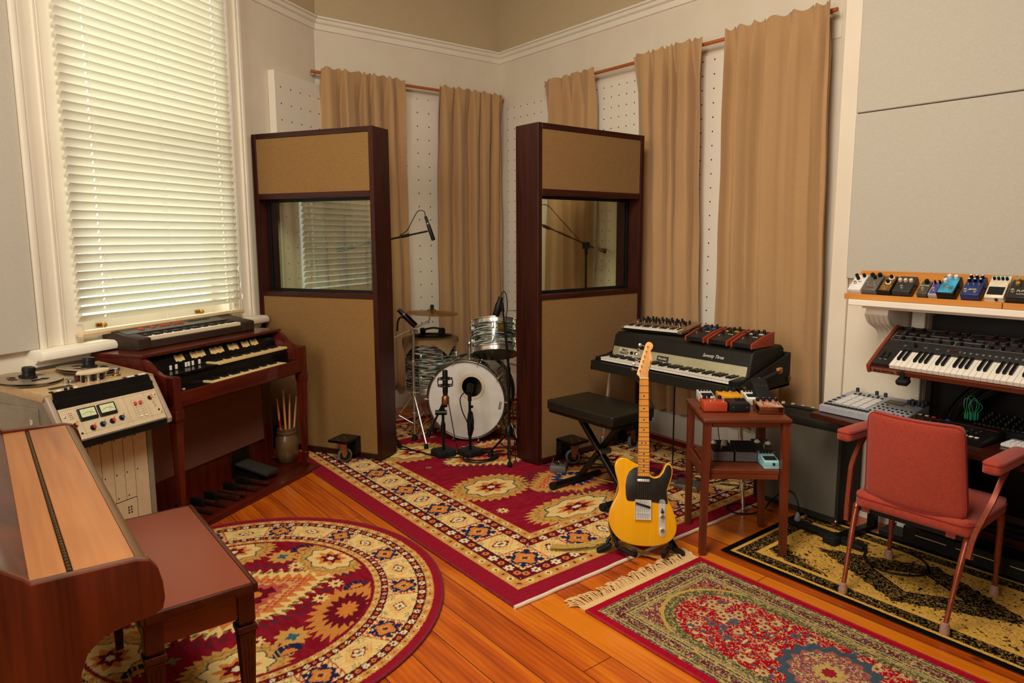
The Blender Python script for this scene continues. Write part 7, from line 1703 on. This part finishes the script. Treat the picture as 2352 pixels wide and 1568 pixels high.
for k in range(20): knob(dm, 0.03 + 0.034 * (k % 10) + 0.0, 0.060 + 0.04 * (k // 10), dzf(0.08), 0.0055, 0.010, BLK, col_mat((90, 88, 84)))
for k, c in enumerate((IVORY, IVORY, IVORY, ORP, BLK, col_mat((60, 80, 160)))): MB().box(-0.008, 0.008, 0, 0.010, 0, 0.004, b=0.001).build('button', c, dm, (0.02 + 0.03 * k, 0.170, dzf(0.170)), (da_, 0, 0))

ms = thing('desktop_synthesizer', 'black desktop synthesizer with patch sockets behind the drum machine', 'synthesizer', (3.430, 1.135, 0.6905), R_(-94))
MB().prism([(0, 0.0), (0.16, 0.0), (0.16, 0.060), (0.0, 0.030)], 0, 0, 0.37, b=0.003).build('housing', BLK, ms)
sa_ = math.atan2(0.03, 0.16); szf = lambda y: 0.0302 + y * 0.1875
for k in range(36): knob(ms, 0.10 + 0.029 * (k % 9), 0.045 + 0.030 * (k // 9), szf(0.045 + 0.030 * (k // 9)), 0.006, 0.012, BLK, col_mat((110, 108, 102)) if k % 3 == 0 else None)
for k in range(16): MB().box(-0.006, 0.006, 0, 0.008, 0, 0.003).build('step_button', STEEL, ms, (0.08 + 0.018 * k, 0.016, szf(0.016)), (sa_, 0, 0))
GRN = mat('green_cable', (10, 138, 84), 0.4, kind='noise', col2=(8, 120, 72), sc=6)
gc = 'green patch cables on the black desktop synthesizer'
plugs = [(3.452, 1.098), (3.446, 1.087), (3.462, 1.084), (3.440, 1.072), (3.456, 1.069), (3.470, 1.066), (3.448, 1.058), (3.466, 1.054)]
for (i, j, h, w, lb) in ((0, 4, 0.088, -0.010, 'green patch cable arching widest to the left'), (1, 5, 0.100, 0.004, 'tallest green patch cable looping over the desktop synthesizer'), (2, 7, 0.080, 0.016, 'green patch cable looping out to the right'), (3, 6, 0.092, 0.012, 'green patch cable crossing over the others at the right')):
    o = thing('patch_cable', lb, 'cable', (0, 0, 0), group=gc)
    a, c = plugs[i], plugs[j]; z0 = 0.735
    for (x, y), nm in ((a, 0), (c, 1)): MB().lathe([(0.0048, 0.0), (0.0048, 0.020), (0.0035, 0.024), (0.0026, 0.036)], (x, y, z0), (0, 0, 1), 12).build('plug', GRN, o)
    MB().tube([(a[0], a[1], z0 + 0.034), (a[0] - 0.005, a[1] + 0.006, z0 + 0.056), (a[0], a[1] + 0.004 - w * 0.3, z0 + h), ((a[0] + c[0]) / 2, (a[1] + c[1]) / 2 - w * 0.5, z0 + h + 0.004), (c[0], c[1] - w, z0 + h * 0.75), (c[0], c[1], z0 + 0.034)], 0.0017, 6).build('lead', GRN, o)

wk = thing('mini_controller', 'small white keypad controller at the right edge of the desk', 'controller', (3.265, 0.905, 0.6905), R_(-95))
MB().box(0, 0.25, 0, 0.115, 0, 0.014, b=0.004, seg=2).build('housing', col_mat((214, 208, 202)), wk)
for k in range(24): MB().box(-0.008, 0.008, -0.008, 0.008, 0, 0.003, b=0.001).build('key', col_mat((226, 220, 214)), wk, (0.018 + 0.0195 * (k % 8), 0.03 + 0.0225 * (k // 8), 0.014))
MB().cyl((0.058, 0.098, 0.014), (0.058, 0.098, 0.034), 0.0065, n=14).build('knob', VW, wk)

KS_ = 1.0407
for o in (mp_, dm, ms, wk): o.location = (o.location.x * KS_, o.location.y * KS_, 0.6558); o.scale = (KS_,) * 3
for o in list(COL.objects):
    if o.name.startswith('patch_cable'): o.location = (0, 0, 0.6558 - 0.6905 * KS_); o.scale = (KS_,) * 3
# ------------------------------------------------------------------ large synthesizer on its stand
SA = R_(27)
sq = thing('synthesizer', 'large black synthesizer with wooden cheeks and many knobs, tilted above the desk', 'synthesizer', (3.342, 1.487, 0.905), rot=(SA, 0, R_(-91.8)))
PB = mat('matt_black_panel', (40, 38, 35), 0.5, kind='noise', col2=(34, 32, 30), sc=5)
CHW = mat('orange_walnut_cheek', (140, 62, 32), 0.35, kind='wood', col2=(108, 42, 20), axis=1, sc=0.8)
FW_ = mat('walnut_front_strip', (112, 48, 24), 0.35, kind='wood', col2=(82, 32, 15), axis=0, sc=0.8)
LW, LD = 0.81, 0.325
for x in (0.0, LW - 0.018): MB().prism([(-0.004, 0.0), (-0.004, 0.036), (0.0, 0.042), (0.13, 0.056), (LD, 0.066), (LD, 0.0)], 0, x, x + 0.018, b=0.004, seg=2).build('wooden_cheek', CHW, sq)
MB().box(0.0185, LW - 0.0185, 0.0, 0.016, 0.002, 0.028, b=0.001).build('wooden_front', FW_, sq)
MB().box(0.0185, LW - 0.0185, 0.0165, LD - 0.004, 0.002, 0.030).build('chassis', BLK, sq)
MB().prism([(0.134, 0.030), (0.134, 0.050), (0.139, 0.053), (LD - 0.004, 0.060), (LD - 0.004, 0.030)], 0, 0.0185, LW - 0.0185, b=0.001).build('control_panel', PB, sq)
MB().prism([(0.012, 0.030), (0.012, 0.048), (0.133, 0.052), (0.133, 0.030)], 0, 0.0185, 0.102, b=0.001).build('wheel_block', PB, sq)
for x in (0.045, 0.070):
    MB().box(x - 0.005, x + 0.005, 0.055, 0.110, 0.0505, 0.0520).build('wheel_slot', BLK, sq); MB().cyl((x - 0.004, 0.082, 0.042), (x + 0.004, 0.082, 0.042), 0.017, n=20).build('wheel', RUB, sq); MB().box(x - 0.005, x + 0.005, 0.048, 0.050, 0.0500, 0.0506).build('wheel_mark', PALE, sq)
keybed(sq, 29, 0.02345, 0.122, 0.078, 0.103, 0.008, 0.052, 0, WKEY, EBON, wh=0.020, bh=0.011)
plq = MB().box(0.0, 0.115, -0.0015, 0.0, 0, 0.021, b=0.0004).build('name_plate', mat('stained_name_plate', (150, 96, 66), 0.4, kind='noise', col2=(140, 88, 60), sc=6), sq, (0.022, 0.0, 0.005))
text('lettering', 'SEQUENTIAL', 0.0185, INK, plq, (0.0575, -0.0018, 0.0105), (pi / 2, 0, 0), bold=0.0004, sx=0.92)
za = math.atan2(0.006, 0.156); zf = lambda y: 0.0542 + (y - 0.165) * 0.0385
def outline(x0, x1, y0, y1):
    m = MB(); t = 0.0009
    for a in ((x0, x1, y0, y0 + t), (x0, x1, y1 - t, y1), (x0, x0 + t, y0, y1), (x1 - t, x1, y0, y1)): m.box(a[0], a[1], a[2], a[3], 0, 0.0005)
    m.T = Matrix.Identity(4); return m
ol = []
for x0, x1, y0, y1 in ((0.025, 0.058, 0.225, 0.282), (0.060, 0.185, 0.268, 0.312), (0.030, 0.265, 0.245, 0.266), (0.190, 0.335, 0.268, 0.312), (0.025, 0.300, 0.208, 0.243), (0.302, 0.420, 0.208, 0.243), (0.270, 0.400, 0.245, 0.266), (0.340, 0.500, 0.268, 0.312), (0.425, 0.480, 0.208, 0.262), (0.485, 0.600, 0.208, 0.262), (0.505, 0.640, 0.268, 0.312), (0.605, 0.780, 0.208, 0.262), (0.645, 0.780, 0.268, 0.312)):
    outline(x0, x1, y0, y1).build('panel_outline', mat('white_print', (170, 166, 158), 0.5), sq, (0, 0, zf((y0 + y1) / 2) + 0.0004))
rq = random.Random(5)
kp = []
for row_, (y, n0) in enumerate(((0.296, 15), (0.255, 16), (0.222, 18))):
    for k in range(n0):
        x = 0.040 + (0.74 / n0) * k + rq.uniform(-0.006, 0.006); kp.append((x, y, row_))
for i, (x, y, r_) in enumerate(kp):
    if i % 4 == 3: MB().box(-0.006, 0.006, -0.0025, 0.0025, 0, 0.003).build('button', BLK, sq, (x, y, zf(y)))
    else: knob(sq, x, y, zf(y), 0.0072, 0.017, BLK, mat('grey_knob_top', (60, 58, 56), 0.4))
for x in (0.11, 0.20, 0.25): MB().box(-0.008, 0.008, -0.004, 0.004, 0, 0.004, b=0.0006).build('button', mat('grey_button', (96, 94, 88), 0.4), sq, (x, 0.168, zf(0.168)))
knob(sq, 0.155, 0.170, zf(0.170), 0.0072, 0.017, BLK)
MB().box(0, 0.030, 0, 0.014, 0, 0.002, b=0.0005).build('display', mat('dim_red_display', (92, 22, 22), 0.3, kind='noise', col2=(60, 14, 14), sc=8), sq, (0.305, 0.160, zf(0.164)))
for k in range(2): MB().box(0, 0.008, 0, 0.014, 0, 0.003).build('button', mat('grey_button', (96, 94, 88), 0.4), sq, (0.292 + 0.048 * k, 0.160, zf(0.164)))
for k in range(16): MB().box(0, 0.010, 0, 0.009, 0, 0.004, b=0.0006).build('program_button', mat('pale_grey_button', (120, 118, 112), 0.4), sq, (0.358 + 0.0245 * k, 0.160, zf(0.164)))
for k, (x, y) in enumerate(((0.205, 0.25), (0.315, 0.29), (0.40, 0.29), (0.14, 0.255))): MB().box(0, 0.022, 0, 0.012, 0, 0.0008).build('red_print', mat('dim_red_print', (92, 44, 40), 0.5), sq, (x, y, zf(y)))
for k in range(5): MB().cyl((0, 0, 0), (0, 0, 0.002), 0.0015, n=6).build('indicator_light', mat('red_needle', (190, 40, 30), 0.5), sq, (0.035 + 0.007 * k, 0.196, zf(0.196)))
ks = thing('keyboard_stand', 'black two-arm keyboard stand holding the large synthesizer above the desk', 'stand', (0, 0, 0))
for y in (1.325, 0.78):
    a0 = Vector((3.352, y, 0.888)); a1 = Vector((3.655, y, 0.888 + 0.303 * math.tan(SA) - 0.0))
    MB().bar(a0, a1, 0.03, 0.022, b=0.003).build('support_arm', BLKM, ks)
    MB().bar(a0 + Vector((-0.030, 0, -0.014)), a0 + Vector((0.012, 0, 0.002)), 0.055, 0.030, b=0.008).build('rubber_cap', RUB, ks)
    MB().bar(a0 + Vector((-0.020, 0, -0.005)), a0 + Vector((-0.024, 0, 0.045)), 0.022, 0.014, b=0.004).build('stop_lip', RUB, ks)
    MB().bar((3.655, y, 0.03), (3.655, y, 1.05), 0.03, 0.03, b=0.003).build('post', BLKM, ks)
MB().bar((3.665, 1.32, 0.55), (3.665, 0.79, 0.55), 0.03, 0.03, b=0.002).build('cross_bar', BLKM, ks)
for y, z, nm in ((1.05, 0.0305, 'equipment_case'),):
    ec = thing(nm, 'low black equipment case with pale edge on the floor under the desk', 'case', (3.60, 1.36, 0.0305), R_(-92))
    MB().box(0, 0.72, -0.04, 0.10, 0, 0.085, b=0.005).build('housing', BLK, ec)
    for x0, x1 in ((0.06, 0.20), (0.24, 0.40), (0.46, 0.66)): MB().box(x0, x1, -0.043, -0.0402, 0.05, 0.054).build('edge_trim', mat('pale_edge_trim', (176, 150, 96), 0.5), ec)

# ================================================================== RED ARMCHAIR
ac = thing('armchair', 'red upholstered armchair with coppery metal legs in front of the desk', 'chair', (2.872, 1.120, 0.008), -pi / 2)
RFB = mat('red_woven_upholstery', (166, 58, 30), 0.85, kind='weave', col2=(144, 42, 22), sc=0.7, bump=0.25, sheen=0.15)
RPI = mat('red_piping', (146, 34, 24), 0.8, kind='noise', col2=(128, 28, 20), sc=10)
COP = mat('copper_painted_steel', (152, 74, 48), 0.3, 0.5, kind='noise', col2=(130, 60, 38), sc=6)
def pad(w0, w1, h, t, bow=0.0, rad=0.04, nx=14, nz=14, dome=0.008):
    """cushion: trapezoid w0 (bottom) to w1 (top) wide, h high, t thick, lying in local x/z, curved by bow in y"""
    m = MB(); out = []
    def P_(u, v, s_):
        w = (w0 + (w1 - w0) * v); x = (u - 0.5) * w; z = v * h
        ex = min(u, 1 - u) * w; ez = min(v, 1 - v) * h
        # round the corners of the outline
        if ex < rad and ez < rad:
            dx, dz = rad - ex, rad - ez; r = math.hypot(dx, dz)
            if r > rad: k = rad / r; x = math.copysign(w / 2 - rad + dx * k, x) if w > 0 else x; z = (rad - dz * k) if v < 0.5 else (h - rad + dz * k)
        edge = min(1, min(ex, ez) / 0.02)
        y = -bow * (1 - (2 * u - 1) ** 2) + s_ * (t / 2 * (0.55 + 0.45 * math.sqrt(edge)) + dome * sin(pi * u) * sin(pi * v))
        return (x, y, z)
    us = [0, 0.012, 0.03, 0.06] + [0.06 + 0.88 * i / nx for i in range(1, nx)] + [0.94, 0.97, 0.988, 1]
    n = len(us); vs = []
    for s_ in (-1, 1):
        for v in us:
            for u in us: vs.append(P_(u, v, s_))
    fs = []
    for j in range(n - 1):
        for i in range(n - 1):
            a = j * n + i; fs.append((a, a + 1, a + n + 1, a + n)); b_ = n * n + a; fs.append((b_, b_ + n, b_ + n + 1, b_ + 1))
    o = n * n
    for i in range(n - 1):
        fs += [(i, o + i, o + i + 1, i + 1), ((n - 1) * n + i, (n - 1) * n + i + 1, o + (n - 1) * n + i + 1, o + (n - 1) * n + i), (i * n, (i + 1) * n, o + (i + 1) * n, o + i * n), (i * n + n - 1, o + i * n + n - 1, o + (i + 1) * n + n - 1, (i + 1) * n + n - 1)]
    m.add(vs, fs); 
    per = [P_(u, 0, -1) for u in us] + [P_(1, v, -1) for v in us[1:]] + [P_(u, 1, -1) for u in reversed(us[:-1])] + [P_(0, v, -1) for v in reversed(us[1:-1])]
    return m, per
BT = (R_(9), 0, 0)
m, per = pad(0.388, 0.352, 0.385, 0.042, bow=0.030)
bk = m.build('backrest', RFB, ac, (0.020, 0.105, 0.442), BT, smooth=60)
MB().tube([(x, y - 0.002, z) for x, y, z in per], 0.0038, 6, sub=1, closed=True).build('piping', RPI, bk)
m, per = pad(0.455, 0.455, 0.440, 0.070, bow=0.0, rad=0.05, dome=0.012)
st = m.build('seat', RFB, ac, (0.012, 0.505, 0.410), (R_(90), 0, 0), smooth=60)
MB().tube([(x, y * -1.0 - 0.006, z) for x, y, z in per], 0.0038, 6, sub=1, closed=True).build('piping', RPI, st)
MB().box(-0.20, 0.20, 0.10, 0.48, 0.350, 0.373).build('seat_board', BLK, ac)
for sx in (-1, 1):
    m = MB(); x = 0.215 * sx
    m.tube([(x * 0.93, 0.0, 0.03), (x * 0.97, 0.06, 0.22), (x, 0.105, 0.345), (x, 0.14, 0.368), (x, 0.40, 0.392), (x * 1.0, 0.465, 0.385), (x * 1.01, 0.488, 0.34), (x * 1.01, 0.490, 0.20), (x * 1.01, 0.488, 0.03)], [0.0095, 0.0125, 0.015, 0.0155, 0.0155, 0.0155, 0.015, 0.013, 0.0095], 12, sub=5)
    m.build('leg_tube', COP, ac)
    for (fx, fy) in ((x * 0.93, 0.0), (x * 1.01, 0.488)): MB().lathe([(0.019, 0.0), (0.018, 0.02), (0.0145, 0.042), (0.0125, 0.044)], (fx, fy, 0.001), n=16).build('ferrule', mat('pinkish_rubber_ferrule', (168, 124, 104), 0.6, kind='noise', col2=(150, 108, 90), sc=8), ac)
    ar, per = pad(0.064, 0.064, 0.345, 0.056, rad=0.022, dome=0.004, nx=8)
    o = ar.build('arm_pad', RFB, ac, (0.272 * sx + 0.030, 0.345, 0.684), (R_(88), 0, 0), smooth=60)
    MB().tube([(px_, -py_ - 0.004, pz_) for px_, py_, pz_ in per], 0.003, 6, sub=1, closed=True).build('piping', RPI, o)
    m = MB(); pts = [(0.270 * sx + 0.03, 0.20, 0.655), (0.270 * sx + 0.026, 0.155, 0.61), (0.268 * sx + 0.018, 0.118, 0.54), (0.255 * sx + 0.008, 0.10, 0.46), (0.243 * sx, 0.085, 0.38), (0.236 * sx, 0.068, 0.30)]
    P = [Vector(p) for p in pts]; vs = []
    Q = cr(pts, 5)
    for i, q in enumerate(Q):
        t = (Q[min(i + 1, len(Q) - 1)] - Q[max(i - 1, 0)]).normalized(); s = Vector((0, 1, 0)); s = (s - t * s.dot(t)).normalized(); u = t.cross(s)
        for a, c in ((-1, -1), (1, -1), (1, 1), (-1, 1)): vs.append(q + s * 0.008 * a + u * 0.009 * c)
    n = len(Q); m.add(vs, [(i * 4 + k, i * 4 + (k + 1) % 4, (i + 1) * 4 + (k + 1) % 4, (i + 1) * 4 + k) for i in range(n - 1) for k in range(4)] + [(0, 1, 2, 3), tuple(range(4 * n - 4, 4 * n))])
    m.build('arm_support', COP, ac)
    MB().cyl((0.232 * sx, 0.09, 0.30), (0.246 * sx, 0.09, 0.30), 0.009, n=14).build('rivet', STEEL, ac)
    MB().bar((0.165 * sx, 0.085, 0.355), (0.165 * sx, 0.110, 0.52), 0.036, 0.006, b=0.001).build('back_bracket', COP, ac)
